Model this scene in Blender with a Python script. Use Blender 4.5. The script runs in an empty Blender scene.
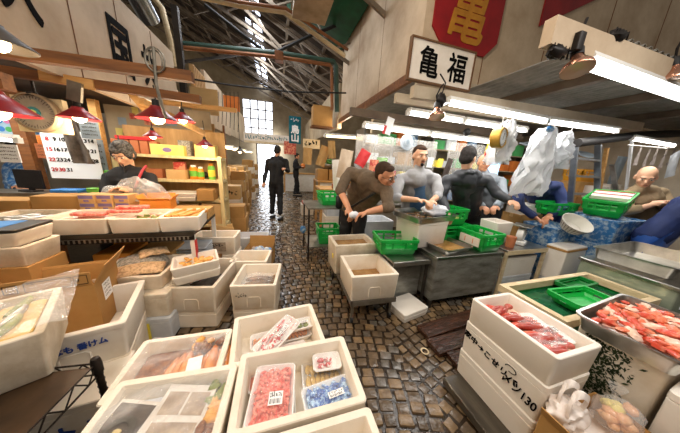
import bpy, bmesh, math, random
from mathutils import Vector, Matrix, noise
RN = random.Random(11)
PI = math.pi
SC = bpy.context.scene
COL = SC.collection
# ---------------------------------------------------------------- camera geometry (pinhole, 680x433)
CX, CY, FL, EYE = 340.0, 216.5, 210.0, 1.45
def _n(v):
    v = Vector(v); v.normalize(); return v
U1 = _n((277-340, 160-216.5, FL))                    # along the aisle  (+Y) in camera axes (right, down, forward)
_t = _n((1050-340, 205-216.5, FL))
U2 = _n(_t - U1*_t.dot(U1))                          # across the aisle (+X)
U3 = U1.cross(U2)
if U3.y < 0: U3 = -U3                                # down
def _ray(x, y):
    r = Vector(((x-CX)/FL, (y-CY)/FL, 1.0))
    return Vector((r.dot(U2), r.dot(U1), -r.dot(U3)))
def GZ(x, y, z):
    r = _ray(x, y); k = (z-EYE)/r.z; return Vector((r.x*k, r.y*k, z))
def GY(x, y, Y):
    r = _ray(x, y); k = Y/r.y; return Vector((r.x*k, Y, EYE+r.z*k))
def GX(x, y, X):
    r = _ray(x, y); k = X/r.x; return Vector((X, r.y*k, EYE+r.z*k))
def GD(x, y, d):
    r = _ray(x, y); return Vector((r.x*d, r.y*d, EYE+r.z*d))
# ---------------------------------------------------------------- materials
def lin(c):
    if isinstance(c, str):
        c = tuple(int(c[i:i+2], 16)/255 for i in (0, 2, 4))
    return tuple((x/12.92 if x <= .04045 else ((x+.055)/1.055)**2.4) for x in c) + (1,)
MATS = {}
def mat(name, col, rough=.5, metal=0.0, col2=None, scale=6, detail=4, bump=0.0, bscale=None, lo=.35, hi=.7, spec=.5,
        emit=None, es=0, trans=0, alpha=1, stretch=None, coat=0, bdist=.01, ior=1.45):
    m = bpy.data.materials.new(name); m.use_nodes = True
    nt = m.node_tree; b = nt.nodes['Principled BSDF']
    b.inputs['Base Color'].default_value = lin(col)
    b.inputs['Roughness'].default_value = rough
    b.inputs['Metallic'].default_value = metal
    b.inputs['Specular IOR Level'].default_value = spec
    b.inputs['Transmission Weight'].default_value = trans
    b.inputs['Alpha'].default_value = alpha
    b.inputs['Coat Weight'].default_value = coat
    b.inputs['IOR'].default_value = ior
    if emit is not None:
        b.inputs['Emission Color'].default_value = lin(emit); b.inputs['Emission Strength'].default_value = es
    if col2 is not None or bump:
        tc = nt.nodes.new('ShaderNodeTexCoord'); mp = nt.nodes.new('ShaderNodeMapping')
        nt.links.new(tc.outputs['Object'], mp.inputs['Vector'])
        if stretch: mp.inputs['Scale'].default_value = stretch
    if col2 is not None:
        nz = nt.nodes.new('ShaderNodeTexNoise'); nz.inputs['Scale'].default_value = scale; nz.inputs['Detail'].default_value = detail
        nz.inputs['Roughness'].default_value = .65
        cr = nt.nodes.new('ShaderNodeValToRGB')
        cr.color_ramp.elements[0].position = lo; cr.color_ramp.elements[0].color = lin(col)
        cr.color_ramp.elements[1].position = hi; cr.color_ramp.elements[1].color = lin(col2)
        nt.links.new(mp.outputs[0], nz.inputs['Vector']); nt.links.new(nz.outputs['Fac'], cr.inputs[0])
        nt.links.new(cr.outputs[0], b.inputs['Base Color'])
    if bump:
        n2 = nt.nodes.new('ShaderNodeTexNoise'); n2.inputs['Scale'].default_value = bscale or scale*3; n2.inputs['Detail'].default_value = 3
        bp = nt.nodes.new('ShaderNodeBump'); bp.inputs['Strength'].default_value = bump; bp.inputs['Distance'].default_value = bdist
        nt.links.new(mp.outputs[0], n2.inputs['Vector']); nt.links.new(n2.outputs['Fac'], bp.inputs['Height'])
        nt.links.new(bp.outputs[0], b.inputs['Normal'])
    MATS[name] = m
    return m
def film_mat(name, tint='ffffff', clear=.8, rough=.12, bump=.6, bscale=40):
    """thin clear plastic: mostly see-through with a glossy skin"""
    m = bpy.data.materials.new(name); m.use_nodes = True; nt = m.node_tree
    b = nt.nodes['Principled BSDF']; out = nt.nodes['Material Output']
    b.inputs['Base Color'].default_value = lin(tint); b.inputs['Roughness'].default_value = rough
    tr = nt.nodes.new('ShaderNodeBsdfTransparent'); mx = nt.nodes.new('ShaderNodeMixShader')
    lw = nt.nodes.new('ShaderNodeLayerWeight'); lw.inputs['Blend'].default_value = .25
    mr = nt.nodes.new('ShaderNodeMapRange'); mr.inputs['To Min'].default_value = 1-clear; mr.inputs['To Max'].default_value = min(1, 1.12-clear*.82)
    nt.links.new(lw.outputs['Facing'], mr.inputs['Value'])
    tc = nt.nodes.new('ShaderNodeTexCoord'); nz = nt.nodes.new('ShaderNodeTexNoise'); nz.inputs['Scale'].default_value = bscale
    bp = nt.nodes.new('ShaderNodeBump'); bp.inputs['Strength'].default_value = bump; bp.inputs['Distance'].default_value = .01
    nt.links.new(tc.outputs['Object'], nz.inputs['Vector']); nt.links.new(nz.outputs['Fac'], bp.inputs['Height'])
    nt.links.new(bp.outputs[0], b.inputs['Normal']); nt.links.new(bp.outputs[0], lw.inputs['Normal'])
    nt.links.new(mr.outputs[0], mx.inputs[0]); nt.links.new(tr.outputs[0], mx.inputs[1]); nt.links.new(b.outputs[0], mx.inputs[2])
    nt.links.new(mx.outputs[0], out.inputs[0])
    MATS[name] = m
    return m
# ---------------------------------------------------------------- mesh builder
def rrect(w, d, r, n=4):
    r = max(1e-4, min(r, w/2-1e-4, d/2-1e-4)); pts = []
    for (sx, sy, a0) in ((1, 1, 0), (-1, 1, 90), (-1, -1, 180), (1, -1, 270)):
        for i in range(n+1):
            a = math.radians(a0+90*i/n)
            pts.append((sx*(w/2-r)+r*math.cos(a), sy*(d/2-r)+r*math.sin(a)))
    return pts
class MB:
    def __init__(s): s.v = []; s.f = []; s.m = []; s.mi = 0
    def add(s, vs, fs):
        o = len(s.v); s.v += [Vector(p) for p in vs]
        for f in fs: s.f.append([i+o for i in f]); s.m.append(s.mi)
        return s
    def box(s, x0, y0, z0, x1, y1, z1):
        return s.add([(x0,y0,z0),(x1,y0,z0),(x1,y1,z0),(x0,y1,z0),(x0,y0,z1),(x1,y0,z1),(x1,y1,z1),(x0,y1,z1)],
                     [(3,2,1,0),(4,5,6,7),(0,1,5,4),(1,2,6,5),(2,3,7,6),(3,0,4,7)])
    def loft(s, rings, c0=True, c1=True, close=False):
        n = len(rings[0]); vs = [p for r in rings for p in r]; fs = []
        k = len(rings)
        for i in range(k if close else k-1):
            j = (i+1) % k
            for a in range(n):
                b = (a+1) % n
                fs.append((i*n+a, i*n+b, j*n+b, j*n+a))
        if not close:
            if c0: fs.append(tuple(reversed(range(n))))
            if c1: fs.append(tuple(range((k-1)*n, k*n)))
        return s.add(vs, fs)
    def rbox(s, w, d, z0, z1, r=.01, e=.004, cx=0, cy=0, n=3, taper=0):
        R = []
        for (z, i, t) in ((z0, e, 0), (z0+e, 0, 0), (z1-e, 0, 1), (z1, e, 1)):
            R.append([(cx+x, cy+y, z) for x, y in rrect(w-2*i+2*taper*t, d-2*i+2*taper*t, max(r-i*.5, .001), n)])
        return s.loft(R)
    def tubbox(s, w, d, h, t, r=.02, taper=.0, floor=None, lip=0, z0=0, n=4):
        """an open box: outside wall, rim, inside wall, inside floor"""
        fl = t if floor is None else floor
        def ring(ww, dd, z, rr): return [(x, y, z) for x, y in rrect(ww, dd, rr, n)]
        R = [ring(w-2*taper-.006, d-2*taper-.006, z0, r), ring(w-2*taper, d-2*taper, z0+.004, r)]
        if lip:
            zl = z0+h-lip; k = (h-lip)/h
            R += [ring(w-2*taper*(1-k), d-2*taper*(1-k), zl, r), ring(w+.014-2*taper*(1-k), d+.014-2*taper*(1-k), zl+.003, r)]
            R += [ring(w+.014, d+.014, z0+h-.004, r), ring(w+.006, d+.006, z0+h, r)]
        else:
            R += [ring(w, d, z0+h-.004, r), ring(w-.006, d-.006, z0+h, r)]
        ri = max(r-t*.4, .006)
        R += [ring(w-2*t+.006, d-2*t+.006, z0+h, ri), ring(w-2*t, d-2*t, z0+h-.005, ri),
              ring(w-2*t-2*taper, d-2*t-2*taper, z0+fl, ri)]
        return s.loft(R)
    def tube(s, pts, r, n=8, cap=True):
        pts = [Vector(p) for p in pts]; rings = []
        rr = r if isinstance(r, (list, tuple)) else [r]*len(pts)
        up = None
        for i, p in enumerate(pts):
            t = (pts[min(i+1, len(pts)-1)]-pts[max(i-1, 0)]); t.normalize()
            if up is None:
                up = Vector((0, 0, 1)) if abs(t.z) < .9 else Vector((1, 0, 0))
            a = t.cross(up)
            if a.length < 1e-5: a = t.orthogonal()
            a.normalize(); b = a.cross(t); b.normalize(); up = b
            rings.append([p+(a*math.cos(2*PI*k/n)+b*math.sin(2*PI*k/n))*rr[i] for k in range(n)])
        return s.loft(rings, cap, cap)
    def bar(s, p, q, w, h):
        """a rectangular bar from p to q"""
        p, q = Vector(p), Vector(q); t = (q-p).normalized()
        up = Vector((0, 0, 1)) if abs(t.z) < .95 else Vector((0, 1, 0))
        a = t.cross(up).normalized(); b = a.cross(t).normalized()
        R = [[c+a*sx*w/2+b*sy*h/2 for sx, sy in ((-1,-1),(1,-1),(1,1),(-1,1))] for c in (p, q)]
        return s.loft(R)
    def capsule(s, a, b, ra, rb, n=12, k=4):
        a, b = Vector(a), Vector(b); t = b-a
        L = t.length
        t = t/L if L > 1e-6 else Vector((0, 0, 1))
        u = t.orthogonal().normalized(); w = t.cross(u); R = []
        for i in range(k+1):
            an = PI/2*(1-i/k) if i else PI/2*.97
            R.append((a-t*ra*math.sin(an), max(ra*math.cos(an), 1e-4)))
        for i in range(k+1):
            an = PI/2*(i/k) if i < k else PI/2*.97
            R.append((b+t*rb*math.sin(an), max(rb*math.cos(an), 1e-4)))
        return s.loft([[c+(u*math.cos(2*PI*j/n)+w*math.sin(2*PI*j/n))*r for j in range(n)] for c, r in R])
    def lathe(s, prof, n=20, c=(0, 0, 0), ax=None, caps=False):
        c = Vector(c); M = Matrix.Identity(3)
        if ax is not None: M = Vector((0, 0, 1)).rotation_difference(Vector(ax).normalized()).to_matrix()
        return s.loft([[c+M @ Vector((r*math.cos(2*PI*k/n), r*math.sin(2*PI*k/n), z)) for k in range(n)] for r, z in prof], caps, caps)
    def ell(s, c, rx, ry, rz, n=14, k=8, M=None, amp=0, seed=0, fr=3):
        c = Vector(c); R = []
        for i in range(k+1):
            a = PI*(i/k); a = min(max(a, .03), PI-.03); ring = []
            for j in range(n):
                ph = 2*PI*j/n
                d = Vector((math.sin(a)*math.cos(ph), math.sin(a)*math.sin(ph), -math.cos(a)))
                q = 1+amp*noise.noise(d*fr+Vector((seed*7.3, seed*1.7, 0))) if amp else 1
                p = Vector((d.x*rx*q, d.y*ry*q, d.z*rz*q))
                ring.append(c+(M @ p if M is not None else p))
            R.append(ring)
        return s.loft(R)
    def grid(s, fn, nu, nv):
        vs = [fn(i/nu, j/nv) for j in range(nv+1) for i in range(nu+1)]
        fs = [(j*(nu+1)+i, j*(nu+1)+i+1, (j+1)*(nu+1)+i+1, (j+1)*(nu+1)+i) for j in range(nv) for i in range(nu)]
        return s.add(vs, fs)
    def slab(s, fn, nu, nv, t):
        """a sheet with thickness t (offset in -z)"""
        top = [Vector(fn(i/nu, j/nv)) for j in range(nv+1) for i in range(nu+1)]
        bot = [p-Vector((0, 0, t)) for p in top]; N = len(top); W = nu+1; fs = []
        for j in range(nv):
            for i in range(nu):
                a, b, c, d = j*W+i, j*W+i+1, (j+1)*W+i+1, (j+1)*W+i
                fs += [(a, b, c, d), (N+d, N+c, N+b, N+a)]
        for i in range(nu):
            fs += [(i+1, i, N+i, N+i+1), (nv*W+i, nv*W+i+1, N+nv*W+i+1, N+nv*W+i)]
        for j in range(nv):
            fs += [(j*W, (j+1)*W, N+(j+1)*W, N+j*W), ((j+1)*W+nu, j*W+nu, N+j*W+nu, N+(j+1)*W+nu)]
        return s.add(top+bot, fs)
    def prism(s, poly, axis_o, ax, ay, az, th):
        """polygon (2-D) extruded: point = o + ax*x + ay*y, thickness th along az"""
        o, ax, ay, az = map(Vector, (axis_o, ax, ay, az))
        return s.loft([[o+ax*x+ay*y for x, y in poly], [o+ax*x+ay*y+az*th for x, y in poly]])
    def xf(s, M, start=0):
        for i in range(start, len(s.v)): s.v[i] = M @ s.v[i]
        return s
    def build(s, name, mats, parent=None, ang=35, loc=None, rz=0):
        me = bpy.data.meshes.new(name)
        me.from_pydata([tuple(v) for v in s.v], [], s.f)
        mats = mats if isinstance(mats, (list, tuple)) else [mats]
        for m in mats: me.materials.append(MATS[m] if isinstance(m, str) else m)
        me.polygons.foreach_set('material_index', s.m)
        bm = bmesh.new(); bm.from_mesh(me); bmesh.ops.recalc_face_normals(bm, faces=bm.faces); bm.to_mesh(me); bm.free()
        me.polygons.foreach_set('use_smooth', [True]*len(me.polygons))
        me.set_sharp_from_angle(angle=math.radians(ang))
        o = bpy.data.objects.new(name, me); COL.objects.link(o)
        if parent is not None: o.parent = parent
        if loc is not None: o.location = loc
        o.rotation_euler.z = rz
        return o
def tag(o, label=None, cat=None, group=None, kind=None):
    if label: o['label'] = label
    if cat: o['category'] = cat
    if group: o['group'] = group
    if kind: o['kind'] = kind
    return o
def thing(name, label, cat, loc=(0, 0, 0), rz=0, group=None):
    o = bpy.data.objects.new(name, None); COL.objects.link(o); o.empty_display_size = .1
    o.location = loc; o.rotation_euler = (0, 0, rz)
    return tag(o, label, cat, group)
def struct(mb, name, m, ang=35): return tag(mb.build(name, m, None, ang), kind='structure')
def dup(o, loc=None, rz=None, label=None, group=None, parent=None, top=True):
    c = o.copy(); COL.objects.link(c)
    if top:
        if loc is not None: c.location = loc
        if rz is not None: c.rotation_euler.z = rz
        if label: c['label'] = label
        if group: c['group'] = group
    else: c.parent = parent
    for ch in o.children: dup(ch, parent=c, top=False)
    return c
def text_mesh(txt, size, bold=.0, depth=.002, shear=0, spacing=1.0):
    """lettering as a mesh in the XY plane, centred"""
    cu = bpy.data.curves.new('lettering', 'FONT'); cu.body = txt; cu.size = size; cu.extrude = depth; cu.offset = bold*size
    cu.offset = 0
    cu.align_x = 'CENTER'; cu.align_y = 'CENTER'; cu.shear = shear; cu.space_character = spacing
    o = bpy.data.objects.new('lettering', cu); COL.objects.link(o)
    bpy.context.view_layer.update()
    me = bpy.data.meshes.new_from_object(o.evaluated_get(bpy.context.evaluated_depsgraph_get()))
    bpy.data.objects.remove(o); bpy.data.curves.remove(cu)
    vs = [v.co.copy() for v in me.vertices]; fs = [tuple(p.vertices) for p in me.polygons]; bpy.data.meshes.remove(me)
    mx = (max(v.x for v in vs)+min(v.x for v in vs))/2; my = (max(v.y for v in vs)+min(v.y for v in vs))/2
    b = bold*size; mb = MB(); sh = [(0, 0)] if not b else [(b*math.cos(k*PI/4), b*math.sin(k*PI/4)) for k in range(8)]
    for k, (dx, dy) in enumerate(sh): mb.add([Vector((v.x-mx+dx, v.y-my+dy, v.z+k*.00004)) for v in vs], fs)
    me = bpy.data.meshes.new('lettering'); me.from_pydata([tuple(v) for v in mb.v], [], mb.f)
    return me
def lettering(txt, size, o, right, up, m, parent=None, name='lettering', bold=.0, sx=1.0, sy=1.0, shear=0, spacing=1.0, depth=.002):
    """put lettering at point o, reading along 'right', standing along 'up'"""
    me = text_mesh(txt, size, bold, depth, shear, spacing)
    r = Vector(right).normalized(); u = Vector(up); u = (u-r*u.dot(r)).normalized(); n = r.cross(u)
    M = Matrix(((r.x, u.x, n.x, o[0]), (r.y, u.y, n.y, o[1]), (r.z, u.z, n.z, o[2]), (0, 0, 0, 1)))
    for v in me.vertices:
        c = v.co; v.co = M @ Vector((c.x*sx, c.y*sy, c.z))
    me.materials.clear(); me.materials.append(MATS[m])
    ob = bpy.data.objects.new(name, me); COL.objects.link(ob)
    if parent is not None: ob.parent = parent
    return ob
def strokes(mb, o, right, up, w, h, n=6, t=.004, seed=0, dep=.0015):
    """a patch of small illegible brush strokes, w x h, n characters in a row"""
    rr = random.Random(seed); right = Vector(right).normalized(); up = Vector(up).normalized(); nn = right.cross(up)
    cw = w/n
    for i in range(n):
        for k in range(rr.randint(3, 5)):
            horiz = rr.random() < .6
            a = o+right*(cw*(i+.15+.3*rr.random()))+up*(h*(.1+.7*rr.random()))
            b = a+(right*cw*.5+up*h*rr.uniform(-.05, .1) if horiz else up*h*.35+right*cw*rr.uniform(-.1, .1))
            d = (b-a).normalized(); s = d.cross(nn)*t/2
            mb.loft([[a-s, a+s, a+s+nn*dep, a-s+nn*dep], [b-s, b+s, b+s+nn*dep, b-s+nn*dep]])
def remesh(mb, vox, smooth=2):
    """weld overlapping closed shapes of mb into one continuous surface; returns an MB"""
    me = bpy.data.meshes.new('tmp'); me.from_pydata([tuple(v) for v in mb.v], [], mb.f)
    bm = bmesh.new(); bm.from_mesh(me); bmesh.ops.recalc_face_normals(bm, faces=bm.faces); bm.to_mesh(me); bm.free()
    o = bpy.data.objects.new('tmp', me); COL.objects.link(o)
    md = o.modifiers.new('r', 'REMESH'); md.mode = 'VOXEL'; md.voxel_size = vox
    if smooth:
        sm = o.modifiers.new('s', 'SMOOTH'); sm.factor = .5; sm.iterations = smooth
    bpy.context.view_layer.update()
    m2 = bpy.data.meshes.new_from_object(o.evaluated_get(bpy.context.evaluated_depsgraph_get()))
    r = MB(); r.add([v.co.copy() for v in m2.vertices], [tuple(p.vertices) for p in m2.polygons])
    bpy.data.objects.remove(o); bpy.data.meshes.remove(me); bpy.data.meshes.remove(m2)
    return r
# ---------------------------------------------------------------- the palette
mat('styro', 'ece0ce', .55, col2='d3bd9c', scale=5, lo=.45, hi=.9, bump=.08, bscale=160)
mat('styro_white', 'eee6da', .5, col2='dbcfbd', scale=4, lo=.5, hi=.9, bump=.06, bscale=160)
mat('styro_dirty', 'e2d6c2', .55, col2='b9a688', scale=7, lo=.4, hi=.8, bump=.1, bscale=120)
mat('styro_grey', 'd4d6d8', .5, col2='b8bcc2', scale=5)
mat('cardboard', 'b68a50', .8, col2='a3783f', scale=3, bump=.05, bscale=90)
mat('cardboard_pale', 'd3ad76', .8, col2='c39b62', scale=3, bump=.05, bscale=90)
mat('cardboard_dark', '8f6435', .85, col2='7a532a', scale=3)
mat('orange_carton', 'e39536', .6, col2='d5822a', scale=3)
mat('print_dark', '2b2018', .8)
mat('ink_black', '0e0c0b', .9, spec=.1)
mat('ink_blue', '20408c', .6)
mat('paper', 'ece8e0', .7, col2='dcd6cb', scale=9)
mat('newsprint', 'a9a296', .8, col2='6f6a62', scale=60, lo=.42, hi=.6)
mat('newsprint_tan', 'd9b78e', .8, col2='a98560', scale=50, lo=.45, hi=.62)
mat('wood_beam', '865428', .65, col2='55331a', scale=3, stretch=(1, 8, 8), bump=.15)
mat('wood_pale', 'd3a566', .6, col2='b5803f', scale=3, stretch=(1, 9, 9), bump=.1)
mat('wood_tank', 'e0cda8', .6, col2='c7ad82', scale=3, stretch=(2, 2, 9), bump=.1)
mat('wood_wet', '4a2c1c', .25, col2='24140d', scale=5, stretch=(1, 7, 7), bump=.35, coat=.3)
mat('wood_board', '4b4438', .3, col2='2a241d', scale=4, stretch=(6, 1, 3), bump=.2, coat=.2)
mat('fascia', 'd3c0a8', .7, col2='a88f73', scale=1.6, lo=.38, hi=.75, detail=8, bump=.08, bscale=12)
mat('fascia_dirty', 'd0bb9f', .7, col2='96795a', scale=1.3, lo=.38, hi=.78, detail=9, bump=.1, bscale=12)
mat('plaster', 'cdbfa9', .8, col2='ab9a80', scale=2, detail=7)
mat('ply', 'c9a06a', .7, col2='a67c48', scale=2, stretch=(4, 4, .7))
mat('ceil_panel', '8d8880', .7, col2='6c6860', scale=9, lo=.3, hi=.7, bump=.2, bscale=60)
mat('ceil_rib', '6d5c4b', .7, col2='54463a', scale=5)
mat('roof_dark', '4a3c30', .9, col2='2a211a', scale=2)
mat('roof_steel', '9c8d7b', .55, .2, col2='5a4e42', scale=3)
mat('roof_steel_dark', '3d342c', .6, .3, col2='251f1a', scale=4)
mat('green_pipe', '3d5a4c', .5, col2='2d4339', scale=4)
mat('green_net', '0f5b3c', .7, col2='0b3f2a', scale=3)
mat('copper_pipe', 'a06a44', .45, .3, col2='7a4c2e', scale=5)
mat('duct', 'b7a183', .5, .3, col2='94805f', scale=6)
mat('steel', 'c3c1bb', .28, 1.0, col2='9c9a94', scale=5, bump=.05, bscale=20)
mat('steel_wet', 'a8a79e', .3, .45, col2='6e6b60', scale=4, stretch=(1, 1, 3), bump=.08, bscale=14)
mat('steel_dull', '9b968b', .4, .8, col2='6f695e', scale=5, bump=.06, bscale=20)
mat('steel_dark', '5b564e', .4, .8, col2='3b3732', scale=5)
mat('aluminium', 'b4bac0', .35, .9, col2='93999f', scale=6)
mat('black_metal', '2b2522', .45, .5, col2='1c1816', scale=8)
mat('rack_metal', '3a3029', .4, .6, col2='221b17', scale=8)
mat('rack_top', '4d3926', .4, .2, col2='2b1e13', scale=6, lo=.3, hi=.7, bump=.1)
mat('green_plastic', '14b045', .35, col2='109a3b', scale=4, spec=.6)
mat('green_plastic_dark', '0d7d31', .4, col2='0b6a2a', scale=4)
mat('blue_plastic', '2f70ad', .45, col2='b4c8d4', scale=20, lo=.46, hi=.62, detail=8)
mat('white_enamel', 'e8e6e0', .35)
mat('tube_glow', 'ffffff', .4, emit='fbf7f2', es=9)
mat('bulb_glow', 'ffe9c4', .4, emit='ffdca6', es=14)
mat('warm_tube', 'fff0d0', .4, emit='ffe0a8', es=5)
mat('day_glass', 'ffffff', .3, emit='eaf2ff', es=2.4)
mat('sky_strip', 'ffffff', .3, emit='dce8ff', es=5)
mat('maroon', '94262b', .3, col2='6e181d', scale=6, spec=.6)
mat('shade_green', '3b332a', .5)
mat('shade_inner', 'f2ecd0', .5)
mat('shade_lime', 'd9dc94', .45, col2='b7be62', scale=4)
mat('lamp_copper', 'b87a5e', .22, .85, col2='d9a890', scale=6)
mat('lamp_front', 'd8b9a0', .2, .3)
mat('sign_red', '9c1519', .5, col2='7d0e13', scale=3)
mat('sign_gold', 'c98a2a', .4, .2, col2='a86d1e', scale=5)
mat('sign_white', 'efe6da', .6, col2='dccfbf', scale=4)
mat('sign_frame', '6b4a2c', .6)
mat('banner_teal', '1f8696', .7, col2='19707f', scale=3)
mat('skin', 'd79c78', .5, col2='c98a66', scale=9)
mat('skin_pale', 'e2b190', .5, col2='d39f7e', scale=9)
mat('hair_black', '15110f', .7, col2='2b2522', scale=40, bump=.5, bscale=60, spec=.3)
mat('hair_grey', '2f2c2a', .7, col2='716d68', scale=45, lo=.4, hi=.7, bump=.6, bscale=70, spec=.3)
mat('hair_buzz', '4a372b', .9, col2='33251c', scale=60, spec=.2)
mat('brown_knit', '6b5a47', .9, col2='5a4a39', scale=20, bump=.2, bscale=90)
mat('grey_knit', 'a9aaab', .9, col2='95969a', scale=10, bump=.15, bscale=60)
mat('apron_blue', '5b80a8', .6, col2='486c94', scale=5)
mat('jacket_dark', '34373c', .5, col2='25272b', scale=4, bump=.35, bscale=9, bdist=.03)
mat('cloth_black', '1b1a1b', .85, col2='121112', scale=5, bump=.2, bscale=12, bdist=.02)
mat('cloth_navy', '1d2f63', .75, col2='16244d', scale=4, bump=.3, bscale=8, bdist=.03)
mat('apron_vinyl', '2f5cae', .35, col2='264c94', scale=3, bump=.3, bscale=6, bdist=.03)
mat('cloth_tan', '9c8668', .85, col2='867152', scale=5, bump=.2, bscale=10, bdist=.02)
mat('cloth_grey', '8d959c', .8)
mat('rubber', '15171a', .4)
mat('strap_red', 'a32a30', .6)
mat('mouth', 'a3564a', .5)
mat('eye_white', 'e8e2da', .3)
mat('eye_dark', '120d0a', .2)
mat('glass_frame', '2a2624', .3)
mat('salmon', 'dd6a42', .35, col2='f0a27f', scale=16, lo=.42, hi=.66, bump=.2, coat=.4)
mat('pink_mince', 'd95443', .35, col2='f0a48f', scale=45, lo=.4, hi=.62, bump=.4, coat=.2)
mat('crab_red', 'cc452c', .35, col2='ee9c78', scale=16, lo=.45, hi=.7, bump=.3, coat=.4)
mat('pale_flesh', 'e6b597', .35, col2='f3dccb', scale=20, coat=.4, bump=.2)
mat('fish_red', 'a0332a', .3, col2='c96a58', scale=18, lo=.4, hi=.7, coat=.4, bump=.2)
mat('amber_food', 'd98a2e', .35, col2='b9641a', scale=18, bump=.3, coat=.4)
mat('yellow_food', 'e0bf73', .4, col2='c99c46', scale=20, bump=.2, coat=.2)
mat('golden_food', 'e9b260', .4, col2='d18a35', scale=14, bump=.2)
mat('brown_dried', '6b3d22', .5, col2='9c6336', scale=30, bump=.4)
mat('green_food', '6f7a34', .5, col2='98a04f', scale=25, bump=.2)
mat('brown_fish', '8d6a42', .3, col2='5f4629', scale=20, coat=.4)
mat('silver_fish', 'b9b6ae', .25, .3, col2='8b8578', scale=14, coat=.4)
mat('water_brown', '8a6134', .06, col2='b98e58', scale=6, bump=.15, bscale=14, spec=.6)
mat('tray_white', 'f4f0ea', .4)
mat('tray_blue', '1a58a8', .25, col2='b5d6f0', scale=30, lo=.46, hi=.6, spec=.6)
mat('label_white', 'f5f3f0', .5)
mat('red_white', 'c8494a', .4, col2='f2e4de', scale=34, lo=.47, hi=.53)
mat('print_photo', '3a2f26', .35, col2='5e4d3c', scale=8)
mat('print_page', 'e4ded4', .35, col2='c9bfb2', scale=14)
mat('print_tan', '8f7a66', .35, col2='c0ab92', scale=20)
mat('poster_blue', '8fb7cf', .6, col2='b6d0dc', scale=7)
mat('p_yellow', 'e7d34a', .6); mat('p_pink', 'd77fb0', .6); mat('p_green', '4fae62', .6); mat('p_blue', '3f82c9', .6); mat('p_white', 'eef1f2', .6)
mat('p_orange', 'e6863a', .55, col2='d5702a', scale=5); mat('p_red', 'c22a2c', .5)
mat('cal_red', 'c03038', .6)
mat('purple_print', '6c5a86', .6, col2='8a78a4', scale=5)
mat('goods_red', 'b9423a', .6, col2='d98f6c', scale=14, lo=.45, hi=.55)
mat('goods_brick', 'b9714a', .7, col2='a5603c', scale=8)
mat('goods_orange', 'e39a2c', .35, col2='d2761e', scale=9)
mat('goods_green', '58a83a', .4, col2='86c64e', scale=9)
mat('goods_yellow', 'e6d37a', .55, col2='d9c05a', scale=4)
mat('goods_dark', '3d3128', .6)
mat('plant', '3e7a2a', .6, col2='5a9a3a', scale=20)
mat('moss_print', 'e6ddca', .55, col2='25301c', scale=26, detail=8, lo=.47, hi=.53)
mat('tank_glass', '8f9c86', .15, .35, col2='b7bfa9', scale=4, bump=.15, bscale=7)
mat('net_white', 'd9d6cc', .6)
mat('net_pile', 'b9c6cc', .6, col2='3a78b4', scale=18, lo=.42, hi=.58, bump=.6, bscale=30)
mat('cord_black', '171413', .6)
mat('dial_grey', '8f8678', .4, col2='736a5e', scale=8)
mat('dial_white', 'e9edec', .35)
mat('scale_gold', 'c9a24a', .35, .4, col2='a9822f', scale=6)
mat('teal', '2b6f76', .5)
mat('cream_paint', 'd9c9a2', .5, col2='c5b288', scale=5)
mat('yellow_wood', 'decb98', .6, col2='c5ac74', scale=3, stretch=(6, 1, 1))
mat('dark_cloth', '6c6258', .9, col2='3f3832', scale=9, bump=.4, bscale=12, bdist=.03)
mat('tissue', 'eceef2', .6, col2='d6d9e2', scale=7, bump=.4, bscale=14, bdist=.02)
mat('bag_white', 'dfe3e6', .4, col2='c8cfd6', scale=5, bump=.4, bscale=10, bdist=.03, spec=.5)
mat('bag_carrier', 'f2e9e2', .35, col2='e2d3c8', scale=6, bump=.4, bscale=14, bdist=.02)
mat('peach_food', 'e9b98a', .35, col2='d98f5a', scale=9, bump=.3, coat=.4)
mat('stone', '6d5a45', .26, col2='3f3325', scale=9, detail=8, bump=.5, bscale=30, coat=.3)
mat('stone_grey', '6f675d', .24, col2='433d35', scale=9, detail=8, bump=.5, bscale=30, coat=.35)
mat('stone_tan', '8b7252', .3, col2='54422e', scale=9, detail=8, bump=.5, bscale=30, coat=.2)
mat('grout_wet', '362a1e', .18, col2='1f1811', scale=8, bump=.4, bscale=24)
mat('concrete', '7d7468', .5, col2='5d554b', scale=4, bump=.1)
mat('wall_far', 'b7a588', .8, col2='8d7c62', scale=1.5)
mat('tarp_grey', '97a3ab', .6, col2='7d8991', scale=4)
mat('towel', 'b5a9a2', .9, col2='9c8f88', scale=8, bump=.3)
mat('yellow_crate', 'dd9a24', .45)
mat('glow_panel', 'b6d2ea', .3, emit='b6d2ea', es=1.2)  # pale hung panel given its own glow, no lamp in it
film_mat('film', clear=.97, rough=.08, bump=.6, bscale=30)
film_mat('film_bag', clear=.86, rough=.15, bump=1.0, bscale=22)
film_mat('vinyl', 'e6e2da', clear=.72, rough=.2, bump=.5, bscale=5)
film_mat('bag_clear', 'eef2f4', clear=.84, rough=.25, bump=.8, bscale=14)
film_mat('bag_haze', 'eef1f4', clear=.45, rough=.3, bump=1.0, bscale=10)
mat('leaf_ink', '26301c', .6, col2='3c4a28', scale=30)
mat('tank_water', '2a6a44', .07, col2='1c4a33', scale=5, bump=.2, bscale=12, spec=.7)
mat('slate_wood', '3f2f22', .7, col2='2a1f16', scale=3, stretch=(1, 8, 1))
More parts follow.
